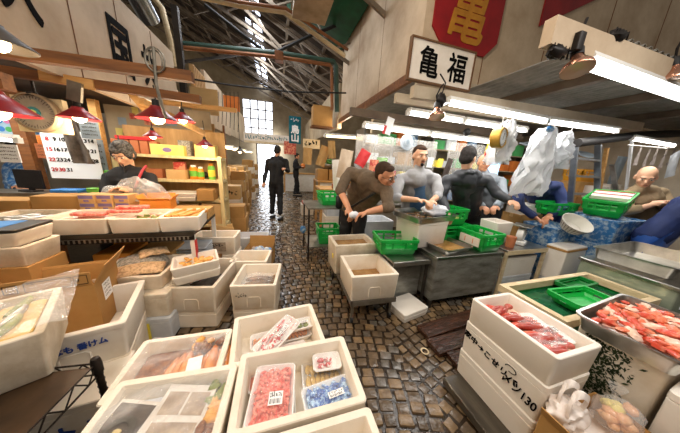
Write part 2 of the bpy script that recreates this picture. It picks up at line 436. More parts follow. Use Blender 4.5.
# ---------------------------------------------------------------- floor: wet cobbles
def build_floor():
    f = MB(); f.mi = 0
    f.box(-6, -2.5, -.12, 8, 14, -.009)
    rr = random.Random(5); n = 0
    def stone(cx, cy, w, d, rot):
        nonlocal n
        f.mi = rr.choice((1, 1, 2, 3, 3, 1)); zt = rr.uniform(-.006, .006); n += 1
        c, s = math.cos(rot), math.sin(rot); q = []
        cor = [(sx*w/2*rr.uniform(.86, 1.0), sy*d/2*rr.uniform(.86, 1.0)) for sx, sy in ((-1,-1),(1,-1),(1,1),(-1,1))]
        pts = []
        for i in range(4):
            a, b = cor[i], cor[(i+1) % 4]
            pts.append((a[0]*.93+b[0]*.07, a[1]*.93+b[1]*.07)); pts.append((a[0]*.5+b[0]*.5+rr.uniform(-.004,.004), a[1]*.5+b[1]*.5)); 
            pts.append((a[0]*.07+b[0]*.93, a[1]*.07+b[1]*.93))
        tx, ty = rr.uniform(-.03, .03), rr.uniform(-.03, .03)
        rings = []
        for k, z in ((1.0, -.04), (.985, zt-.006), (.93, zt-.001), (.5, zt+.001)):
            rings.append([(cx+(x*c-y*s)*k, cy+(x*s+y*c)*k, z+(x*tx+y*ty)*k) for x, y in pts])
        f.loft(rings, False, True)
    y = .12; row = 0
    while y < 12.5:
        d = .076 if y < 3.6 else (.11 if y < 8 else .2)
        x0, x1 = (-2.3, 3.2) if y < 4 else ((-1.5, 1.7) if y < 8 else (-1.3, 1.6))
        x = x0+rr.uniform(0, .08)
        while x < x1:
            w = d*rr.uniform(.85, 1.35)
            bow = .16*abs(math.sin(PI*(x+.35)/1.25)); sl = .16*PI/1.25*math.cos(PI*(x+.35)/1.25)*(1 if math.sin(PI*(x+.35)/1.25) > 0 else -1)
            stone(x+w/2, y+bow+rr.uniform(-.006, .006), w-.007, d-.007, math.atan(sl)*.8+rr.uniform(-.06, .06))
            x += w
        y += d; row += 1
    return struct(f, 'floor', ['grout_wet', 'stone', 'stone_grey', 'stone_tan'], 40)
build_floor()
# ---------------------------------------------------------------- back wall, door, window
YB = 13.0
w = MB()
wl, wr = GY(243, 120, YB).x, GY(273, 120, YB).x
wz0, wz1 = GY(258, 137, YB).z, GY(258, 100, YB).z
dl, dr = GY(258, 160, YB).x, GY(276, 160, YB).x
w.box(-7, YB, -.1, dl, YB+.2, wz0); w.box(dr, YB, -.1, 7, YB+.2, wz0); w.box(dl, YB, 2.25, dr, YB+.2, wz0)
w.box(-7, YB, wz0, wl, YB+.2, 7.5); w.box(wr, YB, wz0, 7, YB+.2, 6); w.box(wl, YB, wz1, wr, YB+.2, 7.2)
struct(w, 'wall_back', 'wall_far')
w = MB(); w.box(wl, YB+.08, wz0, wr, YB+.1, wz1); g = struct(w, 'window_1', 'day_glass')
w = MB()
for i in range(5):
    x = wl+(wr-wl)*i/4; w.box(x-.03, YB+.02, wz0, x+.03, YB+.07, wz1)
for i in range(5):
    z = wz0+(wz1-wz0)*i/4; w.box(wl, YB+.02, z-.025, wr, YB+.07, z+.025)
w.build('window_frame', 'roof_steel', g)
w = MB(); w.box(dl, YB+.12, 0, dr, YB+.14, 2.25); g = struct(w, 'door_1', 'day_glass')
w = MB(); w.box(dl-.06, YB-.02, 0, dl, YB+.1, 2.3); w.box(dr, YB-.02, 0, dr+.06, YB+.1, 2.3); w.box(dl-.06, YB-.02, 2.25, dr+.06, YB+.1, 2.33)
w.build('door_frame', 'roof_steel_dark', g)
# ---------------------------------------------------------------- roof (one slope falling to the right)
def rz_(x): return 4.75-.45*x
def roofbox(mb, x0, x1, y0, y1, off, th):
    mb.add([(x0,y0,rz_(x0)+off),(x1,y0,rz_(x1)+off),(x1,y1,rz_(x1)+off),(x0,y1,rz_(x0)+off),(x0,y0,rz_(x0)+off+th),(x1,y0,rz_(x1)+off+th),(x1,y1,rz_(x1)+off+th),(x0,y1,rz_(x0)+off+th)],
           [(3,2,1,0),(4,5,6,7),(0,1,5,4),(1,2,6,5),(2,3,7,6),(3,0,4,7)])
r = MB()
roofbox(r, -6.5, -.78, 2.2, YB+.3, .1, .06); roofbox(r, -.36, 2.6, 2.2, YB+.3, .1, .06)
struct(r, 'ceiling', 'roof_dark')
r = MB(); roofbox(r, -.78, -.36, 2.2, YB+.3, .11, .03); struct(r, 'window_2', 'sky_strip')
r = MB()
for i in range(8):
    yy = 3+i*1.3; roofbox(r, -.8, -.34, yy, yy+.5 if i % 2 else yy+.12, .085, .02)
tag(r.build('skylight_bar', 'roof_dark', bpy.data.objects['window_2']), 'dark bar across the skylight strip')
r = MB()
for i in range(10):
    x = -6+i*.9
    if x > 2.4: break
    r.bar((x, 2.3, rz_(x)+.05), (x, YB, rz_(x)+.05), .06, .09)
for i in range(17):
    yy = 2.6+.62*i; r.bar((-6, yy, rz_(-6)+.02), (2.4, yy, rz_(2.4)+.02), .045, .06)
struct(r, 'trim_1', 'roof_steel')
tl = ['nearest to the camera, above the green pipe', 'second back along the aisle roof', 'third back along the aisle roof', 'fourth back along the aisle roof',
      'fifth back along the aisle roof', 'sixth back, closest to the bright end window']
for k, yy in enumerate((3.3, 4.9, 6.4, 7.9, 9.6, 11.4)):
    t = thing('roof_truss', 'steel lattice roof truss crossing the dark roof, '+tl[k], 'roof truss', (0, yy, 0), 0, 'roof trusses')
    x0, x1 = -5.5, 2.2
    a = MB(); a.bar((x0, 0, rz_(x0)-.04), (x1, 0, rz_(x1)-.04), .045, .06); a.build('top_chord', 'roof_steel', t)
    a = MB(); a.bar((x0, 0, rz_(x0)-.55), (x1, 0, rz_(x1)-.55), .045, .06); a.build('bottom_chord', 'roof_steel', t)
    a = MB(); n = 14
    for i in range(n):
        xa, xb = x0+(x1-x0)*i/n, x0+(x1-x0)*(i+1)/n
        a.bar((xa, 0, rz_(xa)-(.05 if i % 2 else .55)), (xb, 0, rz_(xb)-(.55 if i % 2 else .05)), .028, .028)
    a.build('web', 'roof_steel', t)
for k, (xa, za, xb, zb, yy) in enumerate(((-3.6, 3.2, .6, 4.2, 4.2), (.7, 3.4, -1.2, 5.0, 5.6), (-3.8, 3.3, -.4, 4.4, 7.1), (1.1, 3.3, -.5, 4.7, 8.6))):
    a = MB(); a.bar((xa, yy, za), (xb, yy+.25, zb), .06, .06)
    tag(a.build('roof_brace', 'roof_steel' if k % 2 else 'roof_steel_dark'),
        ('long pale steel brace slanting under the roof left of the skylight', 'steel brace rising leftward from the right stall roof', 'dark steel brace slanting below the second row of trusses', 'pale steel brace deep in the roof near the end window')[k], 'brace', 'roof braces')
# dark fabric slung below the roof on the right
a = MB(); a.slab(lambda u, v: (.25+1.2*u, 3.4+2.2*v, rz_(1.5*u)-.12-.18*math.sin(PI*u)*math.sin(PI*v)), 8, 8, .01)
tag(a.build('roof_net', 'green_net'), 'dark green netting slung under the roof beside the skylight', 'netting')
# ---------------------------------------------------------------- left stall shell
XL = -1.3
w = MB(); w.box(-5, 2.15, 2.03, -1.36, 4.7, 2.07); struct(w, 'ceiling_left', 'slate_wood')
w = MB(); w.box(-6, 4.95, 0, -1.75, 5.05, 2.6); struct(w, 'wall_left', 'plaster')
b = MB()
y0, y1 = 1.66, 3.72
b.add([(XL-.05, y0, 1.89), (XL, y0, 1.89), (XL, y1, 1.88), (XL-.05, y1, 1.88), (XL-.05, y0, 2.73), (XL, y0, 2.73), (XL, y1, 2.74), (XL-.05, y1, 2.74)],
      [(3,2,1,0),(4,5,6,7),(0,1,5,4),(1,2,6,5),(2,3,7,6),(3,0,4,7)])
sb = thing('sign_fascia', 'long weathered wooden sign board with black brush characters above the left stall', 'sign board')
b.build('board', 'fascia', sb)
a = MB()
for yy in (2.12, 2.62, 3.18): a.box(XL-.001, yy-.003, 1.9, XL+.003, yy+.003, 2.72)
a.build('seam', 'wood_beam', sb)
for ch, yy, zz, s_, up in (('大', 1.80, 2.30, .22, 1.7), ('国', 2.62, 2.315, .31, 1.45), ('共', 3.06, 2.33, .27, 1.5)):
    lettering(ch, s_, (XL+.003, yy, zz), (0, 1, 0), (0, 0, 1), 'ink_black', sb, 'painted_character', bold=.028, sy=up)
# far left fascia panels of the stalls behind
a = MB(); a.box(-1.32, 4.35, 2.0, -1.26, 4.95, 2.85); t = thing('fascia_board', 'brown plank panel hung high beyond the painted sign board', 'panel'); a.build('panel', 'ply', t)
a = MB()
for i in range(7): a.box(-1.262, 4.37+i*.085, 2.02, -1.255, 4.375+i*.085, 2.83)
a.build('plank_seam', 'cardboard_dark', t)
a = MB(); a.box(-1.34, 5.0, 2.05, -1.28, 7.2, 3.0); tag(a.build('fascia_board', 'fascia_dirty'), 'weathered fascia panel high over the second stall on the left', 'panel')
a = MB(); a.box(-1.36, 7.3, 2.1, -1.3, 10.5, 3.1); tag(a.build('fascia_board', 'wall_far'), 'pale far fascia panel over the last stalls on the left', 'panel')
# ---------------------------------------------------------------- right stall shell
XR = 1.5
b = MB(); b.box(XR, 2.3, 2.46, XR+.06, 5.35, 4.17)
b.box(XR+.06, 2.3, 2.42, 8, 2.36, 4.17)
o = struct(b, 'wall_right_fascia', 'fascia_dirty')
o.name = 'wall_right'
b = MB()
for x in (2.35, 3.3, 4.4, 5.6): b.box(x-.004, 2.296, 2.42, x+.004, 2.301, 4.1)
for yy in (3.3, 4.3): b.box(XR-.002, yy-.004, 2.46, XR+.001, yy+.004, 4.1)
b.build('board_seam', 'wood_beam', o)
b = MB(); b.box(XR-.05, 2.28, 2.40, XR-.003, 5.35, 2.5); struct(b, 'trim_2', 'wood_beam')
b = MB(); b.box(XR-.02, 2.2, 2.34, 8, 2.30, 2.43); struct(b, 'trim_3', 'plaster')
b = MB(); b.box(XR-.05, 5.4, 2.3, XR+.05, 12, 3.3); struct(b, 'wall_right_far', 'wall_far').name = 'wall_far_right'
b = MB(); b.box(1.95, 4.4, 0, 8, 4.5, 2.45); struct(b, 'wall_stall_back', 'plaster').name = 'wall_stall'
b = MB(); b.box(6.4, -.5, 0, 6.5, 4.4, 2.45); struct(b, 'wall_side', 'plaster').name = 'wall_side'
b = MB(); b.box(1.56, 2.37, 2.44, 8, 4.4, 2.5); struct(b, 'ceiling_stall', 'ceil_panel')
# canopy roof in front on the right, grey corrugated underside
c = MB()
def cor(u, v):
    return (2.05+5*u, 1.02+1.2*v, 2.33+.012*math.sin(u*5/.076*2*PI))
c.slab(cor, 330, 1, .004); struct(c, 'ceiling_canopy', 'ceil_panel', 60)
c = MB()
for x in (2.6, 3.6, 4.7): c.box(x-.035, 1.06, 2.24, x+.035, 2.19, 2.315)
struct(c, 'trim_4', 'ceil_rib')
# ---------------------------------------------------------------- makers of market gear
def styro(label, w, d, h, loc, rz=0, m='styro', group=None, grip=True, t=.028, taper=.012, floor=.03, lip=0, name='foam_box', cat='foam box', lid=None):
    o = thing(name, label, cat, loc, rz, group)
    b = MB(); b.tubbox(w, d, h, t, r=.017, taper=taper, floor=floor, lip=lip); b.build('body', m, o)
    if grip:
        for s in (-1, 1):
            a = MB(); yy = s*(d/2-taper*.55+.0015); gw = min(.11, w*.3)
            pts = [(-gw/2, yy, h*.12), (-gw/2, yy, h*.45), (-gw*.4, yy, h*.52), (gw*.4, yy, h*.52), (gw/2, yy, h*.45), (gw/2, yy, h*.12)]
            a.tube(pts, .004, 6); a.build('grip_moulding', m, o)
    if lid:
        a = MB(); a.rbox(w+.012, d+.012, h, h+.035, .03, .005); a.build('lid', lid, o)
    return o
def closed_styro(label, w, d, h, loc, rz=0, m='styro', group=None, ridges=True):
    o = thing('foam_box', label, 'foam box', loc, rz, group)
    b = MB(); b.rbox(w-.012, d-.012, 0, h-.04, .016, .004, taper=.005); b.build('body', m, o)
    b = MB(); b.rbox(w, d, h-.04, h, .018, .005); b.build('lid', m, o)
    return o
def carton(label, w, d, h, loc, rz=0, m='cardboard', group=None, tape=True, name='cardboard_box', prn=None, seed=0, cat='cardboard box'):
    o = thing(name, label, cat, loc, rz, group)
    b = MB(); b.rbox(w, d, 0, h, .006, .003, n=2); b.build('body', m, o)
    if tape:
        a = MB(); a.box(-w/2-.0008, -.025, h-.05, w/2+.0008, .025, h+.0012); a.build('tape', 'cardboard_pale' if m == 'cardboard' else 'styro_dirty', o)
    if prn:
        a = MB(); strokes(a, Vector((-w*.38, -d/2-.0005, h*.3)), (1, 0, 0), (0, 0, 1), w*.76, h*.4, 5, h*.05, seed, .001); a.build('lettering', prn, o)
    return o
def open_carton(label, w, d, h, loc, rz=0, m='cardboard', flaps=(.10, .10, .08, .08), ang=(60, 40, 30, 50), group=None, t=.005):
    """box without lid; flaps on front, back, left, right raised by ang degrees from level"""
    o = thing('cardboard_box', label, 'cardboard box', loc, rz, group)
    b = MB(); b.tubbox(w, d, h, t, r=.004, floor=t, n=1); b.build('body', m, o)
    for k, (ln, an) in enumerate(zip(flaps, ang)):
        if not ln: continue
        a = math.radians(an); c, s = math.cos(a)*ln, math.sin(a)*ln
        f = MB()
        if k == 0: f.bar((0, -d/2, h), (0, -d/2-c, h+s), w*.98, t)
        if k == 1: f.bar((0, d/2, h), (0, d/2+c, h+s), w*.98, t)
        if k == 2: f.bar((-w/2, 0, h), (-w/2-c, 0, h+s), d*.98, t)
        if k == 3: f.bar((w/2, 0, h), (w/2+c, 0, h+s), d*.98, t)
        f.build('flap', m, o)
    return o
def crate(label, w, d, h, loc, rz=0, m='green_plastic', group=None, panel=None, name='plastic_crate'):
    """stacking crate: floor, ribbed corner posts, pierced side walls, flanged rim"""
    o = thing(name, label, 'crate', loc, rz, group)
    t = .012; b = MB()
    b.tubbox(w-.03, d-.03, h*.42, t, r=.02, taper=.012, floor=.012)                     # solid lower tub
    b.build('tub', m, o)
    b = MB()
    W, D = w-.006, d-.006
    R = [[(x, y, z) for x, y in rrect(ww, dd, .025, 4)] for ww, dd, z in ((W+.014, D+.014, h-.03), (W+.014, D+.014, h), (W-.02, D-.02, h), (W-.02, D-.02, h-.03))]
    b.loft(R, close=True); b.build('rim', m, o)
    b = MB()
    def post(x, y, ww, dd): b.box(x-ww/2, y-dd/2, h*.38, x+ww/2, y+dd/2, h-.02)
    for sx in (-1, 1):
        for sy in (-1, 1): post(sx*(w/2-.035), sy*(d/2-.016), .05, t); post(sx*(w/2-.016), sy*(d/2-.035), t, .05)
    for k in (-.17, .17):
        for sy in (-1, 1): post(k*w, sy*(d/2-.016), .018, t)
        for sx in (-1, 1): post(sx*(w/2-.016), k*d, t, .018)
    for sy in (-1, 1): b.box(-w/2+.02, sy*(d/2-.016)-t/2, h*.62, w/2-.02, sy*(d/2-.016)+t/2, h*.68)
    for sx in (-1, 1): b.box(sx*(w/2-.016)-t/2, -d/2+.02, h*.62, sx*(w/2-.016)+t/2, d/2-.02, h*.68)
    b.build('side_lattice', m, o)
    if panel:
        a = MB(); a.box(-w*.3, -d/2-.004, h*.3, w*.3, -d/2+.004, h*.8); p = a.build('label_panel', 'styro', o)
        for k in (-.18, .14):
            a = MB(); a.box(w*k-.006, -d/2-.0055, h*.42, w*k+.006, -d/2-.003, h*.7); a.build('print_mark', 'p_orange', p)
    return o
def steel_tray(label, w, d, h, loc, rz=0, m='steel', group=None, water=None, name='steel_tray', cat='tray', tapr=.02):
    o = thing(name, label, cat, loc, rz, group)
    b = MB(); n = 5
    def ring(ww, dd, z, r): return [(x, y, z) for x, y in rrect(ww, dd, r, n)]
    t = .003
    b.loft([ring(w-2*tapr, d-2*tapr, 0, .03), ring(w, d, h, .04), ring(w+.022, d+.022, h, .045), ring(w+.024, d+.024, h-.006, .045), ring(w+.026, d+.026, h+.004, .045),
            ring(w-t, d-t, h+.004, .04), ring(w-2*tapr-2*t, d-2*tapr-2*t, t, .03)])
    b.build('pan', m, o, 50)
    if water:
        a = MB(); a.grid(lambda u, v: ((u-.5)*(w-2*tapr), (v-.5)*(d-2*tapr), h*.35), 2, 2); a.build('liquid', water, o)
    return o
def wave_sheet(w, d, amp, seed, z=0, fr=3.0):
    def fn(u, v):
        p = Vector((u*fr+seed*3.1, v*fr, seed)); return ((u-.5)*w, (v-.5)*d, z+amp*noise.noise(p)+amp*.5*noise.noise(p*2.3))
    return fn
def food_pack(label, w, d, loc, rz, food, kind='slices', h=.03, tilt=(0, 0), tray='tray_white', film='film', group=None, lab=True, seed=0, cat='food tray'):
    """a shop tray: foam tray, food, clear wrap, price label"""
    o = thing('food_tray', label, cat, loc, rz, group); o.rotation_euler = (tilt[0], tilt[1], rz)
    b = MB(); b.tubbox(w, d, h, .008, r=.02, taper=.012, floor=.006); b.build('tray', tray, o)
    rr = random.Random(seed); a = MB(); iw, idp = w-.04, d-.04
    if kind == 'slices':
        n = max(3, int(iw/.02))
        for r_ in range(2 if d > .12 else 1):
            y = (-.25+.5*r_)*idp if d > .12 else 0
            for i in range(n):
                x = -iw/2+iw*(i+.5)/n
                a.mi = 0
                M = Matrix.Rotation(rr.uniform(-.25, .25), 3, 'Z') @ Matrix.Rotation(.5, 3, 'Y')
                a.ell((x, y+rr.uniform(-.004, .004), h*.62), iw/n*.75, idp*(.24 if d > .12 else .46), .006, 10, 5, M, .15, rr.random()*9)
    elif kind == 'mound':
        a.slab(lambda u, v: ((u-.5)*iw, (v-.5)*idp, h*.55+.016*math.sin(PI*u)*math.sin(PI*v)+.008*noise.noise(Vector((u*14, v*14, seed)))), 26, 20, .012)
        for i in range(int(iw*idp/.00022)):
            a.ell((rr.uniform(-.48, .48)*iw, rr.uniform(-.48, .48)*idp, h*.55+.012), .013, .007, .006, 7, 4, Matrix.Rotation(rr.uniform(0, 3), 3, 'Z'), .3, i)
    elif kind == 'bits':
        for i in range(int(iw*idp/.00045)):
            a.ell((rr.uniform(-.5, .5)*iw, rr.uniform(-.5, .5)*idp, h*.5+rr.uniform(0, .008)), .02, .012, .008, 8, 5, Matrix.Rotation(rr.uniform(0, 3), 3, 'Z'), .3, i)
    elif kind == 'shrimp':
        for i in range(int(iw*idp/.0006)):
            x, y = rr.uniform(-.5, .5)*iw, rr.uniform(-.5, .5)*idp; q = rr.uniform(-.5, .5)
            a.tube([(x+.022*(k-1.5)*math.cos(q), y+.022*(k-1.5)*math.sin(q)+.006*math.sin(k), h*.55+rr.uniform(0, .008)) for k in range(4)], [.003, .007, .006, .002], 6)
    elif kind == 'rows':
        nr = max(2, int(idp/.03))
        for j in range(nr):
            for i in range(int(iw/.035)):
                a.ell((-iw/2+.0175+i*.035, -idp/2+idp*(j+.5)/nr, h*.6), .018, idp/nr*.46, .01, 8, 5, None, .12, i+j*9)
    elif kind == 'flat':
        a.rbox(iw+.02, idp+.02, h*.4, h*.8, .015, .004)
    a.build('food', food, o, 60)
    if film:
        a = MB(); top = h+.004
        a.slab(lambda u, v: ((u-.5)*(w-.004), (v-.5)*(d-.004), top+.012*math.sin(PI*u)*math.sin(PI*v)+.002*noise.noise(Vector((u*9, v*9, seed)))), 10, 8, .0006)
        a.build('film', film, o, 60)
    if lab:
        lz = h+.019; lw = w*.3; ld = d*.2; cx, cy = w*.1, -d*.16
        a = MB(); a.box(cx-lw/2, cy-ld/2, lz, cx+lw/2, cy+ld/2, lz+.001); l = a.build('price_label', 'label_white', o)
        a = MB(); strokes(a, Vector((cx-lw*.45, cy+ld*.05, lz+.001)), (1, 0, 0), (0, 1, 0), lw*.9, ld*.4, 6, ld*.05, seed, .0006)
        for i in range(9): a.box(cx-lw*.4+i*lw*.09, cy-ld*.4, lz+.001, cx-lw*.4+i*lw*.09+lw*(.03 if i % 3 else .05), cy-ld*.05, lz+.0016)
        a.build('barcode', 'ink_black', l)
    return o
def pendant(label, p, r=.1, loc_top=None, shade='maroon', glow=True, wire=.6, inner='shade_inner', group='pendant lamps over the left stall', e=9):
    """conical shade lamp; p = centre of the lower rim"""
    o = thing('pendant_lamp', label, 'lamp', p, 0, group)
    b = MB(); b.lathe([(r, 0), (r*.98, .004), (r*.62, r*.34), (r*.3, r*.62), (r*.27, r*.72), (.012, r*.74), (.012, r*.70), (r*.24, r*.68), (r*.6, r*.32), (r*.96, -.002), (r, 0)], 28)
    b.build('shade', shade, o, 50)
    b = MB(); b.lathe([(.001, r*1.05), (r*.16, r*1.05), (r*.18, r*.72), (.001, r*.72)], 14); b.build('socket', 'cord_black', o)
    b = MB(); b.tube([(0, 0, r*1.0), (.004, .002, r+wire*.5), (0, 0, r+wire)], .004, 6); b.build('cord', 'cord_black', o)
    b = MB(); b.ell((0, 0, r*.12), r*.34, r*.34, r*.36, 14, 8); b.lathe([(r*.13, r*.4), (r*.13, r*.7)], 12); b.build('bulb', 'bulb_glow', o)
    if glow:
        l = bpy.data.lights.new('lamp_light', 'POINT'); l.energy = e; l.color = (1, .78, .52); l.shadow_soft_size = .05
        lo = bpy.data.objects.new('lamp_light', l); COL.objects.link(lo); lo.location = Vector(p)+Vector((0, 0, -.06))
    return o
def fluorescent(label, a, b, r=.016, house=True, m='tube_glow', group='fluorescent tube lights', hw=.07):
    a, b = Vector(a), Vector(b); c = (a+b)/2; L = (b-a).length; rz = math.atan2(b.y-a.y, b.x-a.x)
    o = thing('hanging_tube_light', label, 'tube light', c, rz, group); o.rotation_euler.y = -math.asin(max(-1, min(1, (b.z-a.z)/L)))
    t = MB(); t.lathe([(r, -L/2+.03), (r, L/2-.03)], 12, ax=(1, 0, 0), caps=True); t.build('tube', m, o)
    if house:
        t = MB(); R = []
        for x in (-L/2, L/2): R.append([(x, y, z) for y, z in ((-hw/2, .022), (hw/2, .022), (hw*.33, .055), (-hw*.33, .055))])
        t.loft(R); t.build('housing', 'white_enamel', o)
    for s in (-1, 1):
        t = MB(); t.box(s*L/2-.02, -.022, -.02, s*L/2+.02, .022, .03); t.build('tube_holder', 'white_enamel', o)
    return o
def heat_lamp(label, p, r, aim, glow=1.5):
    o = thing('reflector_lamp', label, 'lamp', p, 0, 'copper reflector lamps')
    d = Vector(aim).normalized()
    b = MB(); b.lathe([(r*.98, r*.75), (r, r*.62), (r*.9, r*.35), (r*.52, 0), (r*.36, -r*.3), (r*.34, -r*.55)], 24, ax=d); b.build('reflector', 'lamp_copper', o, 50)
    b = MB(); b.lathe([(.001, r*.86), (r*.5, r*.84), (r*.97, r*.73)], 24, ax=d); b.build('front_glass', 'lamp_front', o, 50)
    b = MB(); b.lathe([(r*.4, -r*.5), (r*.42, -r*1.1), (r*.3, -r*1.3), (.001, -r*1.3)], 16, ax=d); b.build('socket', 'cord_black', o)
    q = -d*r*1.3
    b = MB(); b.tube([q, q+Vector((-.02, 0, .05)), q+Vector((.01, 0, .12)), q+Vector((.05, .02, .16))], .007, 8); b.build('bracket', 'black_metal', o)
    return o
def quad(z, nl, nr, fl):
    A, B, C = GZ(*nl, z), GZ(*nr, z), GZ(*fl, z); ex = (B-A).normalized(); ey = Vector((-ex.y, ex.x, 0))
    w = (B-A).length; d = (C-A).dot(ey); c = A+ex*w/2+ey*d/2
    return c, w, d, math.atan2(ex.y, ex.x)
D2R = math.radians
# ================================================================= front boxes of packed trays
FB = 'foam boxes stacked in front on the left'
closed_styro('sealed foam box under the open box of pink and blue trays', .47, .31, .205, (.07, .67, 0))
closed_styro('sealed foam box, middle of the stack under the pink and blue trays', .47, .31, .2, (.07, .67, .206))
styro('open foam box holding the big pink tray and the blue tray', .47, .31, .21, (.07, .67, .407), 0, 'styro', None, False, floor=.085)
closed_styro('sealed foam box at the bottom of the nearest stack, below the empty box', .47, .29, .405, (.07, .355, 0))
styro('empty open foam box nearest the camera, in front of the pink trays', .47, .29, .21, (.07, .355, .407), 0, 'styro', None, False)
closed_styro('sealed foam box under the open box of shrimp trays', .47, .34, .28, (-.01, 1.065, 0), D2R(5))
styro('open foam box with a tilted tray of red and white shrimp', .48, .35, .22, (-.01, 1.065, .281), D2R(5), 'styro', None, False, floor=.085)
# trays inside the first box (floor of box at z=.437)
ft = .4935
food_pack('shop tray of yellow pickle slices, flat on the box bottom under the red striped tray', .19, .15, (.185, .735, ft), D2R(-3), 'yellow_food', 'slices', .035, seed=3, lab=False)
food_pack('shop tray with bright blue contents and a white label', .21, .125, (.185, .608, ft+.037), D2R(6), 'tray_blue', 'mound', .03, (D2R(-4), 0), seed=5)
food_pack('shop tray of dried squid hidden under the blue tray', .19, .12, (.185, .60, ft), D2R(2), 'golden_food', 'slices', .034, seed=4, lab=False, film=None)
food_pack('small shop tray of red striped pieces lying on the yellow pickles', .13, .09, (.205, .745, ft+.055), D2R(-4), 'red_white', 'rows', .025, (D2R(0), 0), seed=6, lab=False)
food_pack('shop tray of green pickles at the bottom below the pink tray', .17, .17, (-.03, .62, ft), D2R(-2), 'green_food', 'slices', .035, seed=8, lab=False)
food_pack('pink shop tray standing on edge between the pink mince and the box wall', .15, .10, (-.06, .765, ft), D2R(2), 'salmon', 'flat', .03, seed=9, lab=False)
food_pack('large shop tray heaped with pink minced fish and a barcode label', .165, .235, (-.03, .655, ft+.055), D2R(-7), 'pink_mince', 'mound', .035, (D2R(0), 0), seed=10)
# trays inside the second box
ft = .3675
food_pack('long shop tray of orange slices under the tilted shrimp tray', .36, .12, (.01, 1.12, ft), D2R(6), 'amber_food', 'slices', .04, seed=12, lab=False)
food_pack('shop tray of salmon pieces at the bottom of the shrimp box, front side', .34, .12, (-.02, .985, ft), D2R(4), 'salmon', 'slices', .04, seed=13, lab=False)
food_pack('small shop tray of green beans beside the tilted shrimp tray', .16, .09, (.13, 1.13, ft+.065), D2R(6), 'green_food', 'rows', .03, seed=14)
food_pack('shop tray of red and white shrimp tilted on top of other trays', .27, .125, (-.01, 1.05, ft+.085), D2R(42), 'red_white', 'shrimp', .03, (0, D2R(-10)), seed=15)
# ---------------------------------------------------------------- two wrapped boxes at the left front
closed_styro('sealed foam box under the plastic wrapped box of leaflets', .4, .36, .40, (-.385, .615, 0), D2R(-3))
bx = styro('open foam box with printed leaflets under clear plastic, front left', .41, .37, .21, (-.385, .615, .402), D2R(-3), 'styro', None, False)
closed_styro('sealed foam box under the plastic wrapped box of orange fish', .41, .31, .28, (-.47, .975, 0), D2R(-1))
styro('open foam box with orange dried fish under clear plastic', .42, .32, .22, (-.47, .975, .282), D2R(-1), 'styro', None, False)
def leaflet(label, w, d, p, rz, tilt, m, parts):
    o = thing('leaflet', label, 'leaflet', p, rz); o.rotation_euler = (tilt, 0, rz)
    a = MB(); a.slab(lambda u, v: ((u-.5)*w, (v-.5)*d, .006*math.sin(3*u+2*v)), 8, 8, .0012); a.build('sheet', 'print_page', o)
    a = MB()
    for x0, y0, x1, y1 in parts: a.slab(lambda u, v: ((x0+(x1-x0)*u)*w, (y0+(y1-y0)*v)*d, .0012+.006*math.sin(3*(x0+(x1-x0)*u+.5)+2*(y0+(y1-y0)*v+.5))), 6, 6, .0008)
    a.build('picture', m, o); return o
mat('plate_dark', '2c2926', .3); mat('plate_food', 'c9b27a', .4)
l1 = leaflet('white leaflet with a dark picture of a round plate, front left', .18, .24, (-.49, .615, .572), D2R(-16), D2R(5), 'print_photo', [(-.46, -.2, .2, .45)])
a = MB()
a.lathe([(.045, .0085), (.047, .0105), (.03, .0095), (.028, .009)], 24, c=(-.02, .025, 0)); a.build('plate_picture', 'steel_dark', l1)
a = MB(); a.ell((-.02, .025, .0095), .014, .01, .002, 10, 5, None, .3, 1); a.build('dish_picture', 'plate_food', l1)
l2 = leaflet('white leaflet printed with small brown pictures, in the front left box', .17, .26, (-.345, .625, .575), D2R(-12), D2R(5), 'print_tan', [(-.42, .12, -.02, .4), (.02, .12, .42, .4), (-.42, -.2, .42, .04)])
a = MB(); strokes(a, Vector((-.07, -.085, .008)), (1, 0, 0), (0, 1, 0), .14, .03, 12, .003, 4); a.build('small_print', 'print_dark', l2)
rr = random.Random(4)
for i in range(24):
    a = MB(); a.ell((0, 0, 0), .024, .015, .009, 12, 7, Matrix.Rotation(rr.uniform(0, 3), 3, 'Z'), .45, i)
    x, y = -.238+rr.uniform(-.022, .028), .48+.0115*i
    o = a.build('pickle', 'brown_dried' if i < 12 else ('golden_food' if i < 18 else 'green_food'), None, 60, (x, y, .568+.012*rr.random()))
    tag(o, ('brown dried piece under plastic along the right side of the leaflet box', 'golden pickled piece under plastic beside the leaflets', 'green pickled piece under plastic at the far right of the leaflet box')[0 if i < 12 else (1 if i < 18 else 2)], 'food',
        ('brown pieces in the leaflet box', 'golden pieces in the leaflet box', 'green pieces in the leaflet box')[0 if i < 12 else (1 if i < 18 else 2)])
a = MB(); a.rbox(.35, .31, 0, .115, .02, .01); tag(a.build('packing_bundle', 'tissue', None, 35, (-.395, .61, .436), D2R(-3)), 'wrapped white bundle under the leaflets in the front left box', 'bundle')
a = MB(); a.slab(lambda u, v: ((u-.5)*.39, (v-.5)*.35, .03*noise.noise(Vector((u*4, v*4, 3)))+.012*noise.noise(Vector((u*11, v*11, 1)))+.02*(1-v)), 30, 28, .0006)
tag(a.build('plastic_sheet', 'film', None, 60, (-.385, .615, .607), D2R(-3)), 'clear plastic sheet drawn over the leaflet box, front left', 'plastic sheet')
for i in range(8):
    a = MB(); L = .17+.02*rr.random()
    a.slab(lambda u, v: ((u-.5)*L, (v-.5)*.055*(1-.5*abs(2*u-1)**2), .012*math.sin(PI*v)+.006*noise.noise(Vector((u*5, v*3, i)))), 12, 6, .012)
    o = a.build('dried_fish', 'amber_food', None, 60, (-.50+.034*i, .94+.012*(i % 2), .455+.008*(i % 3)), D2R(84+rr.uniform(-10, 10)))
    tag(o, 'orange dried fish fillet in the plastic wrapped box behind the leaflets', 'dried fish', 'orange dried fillets under plastic')
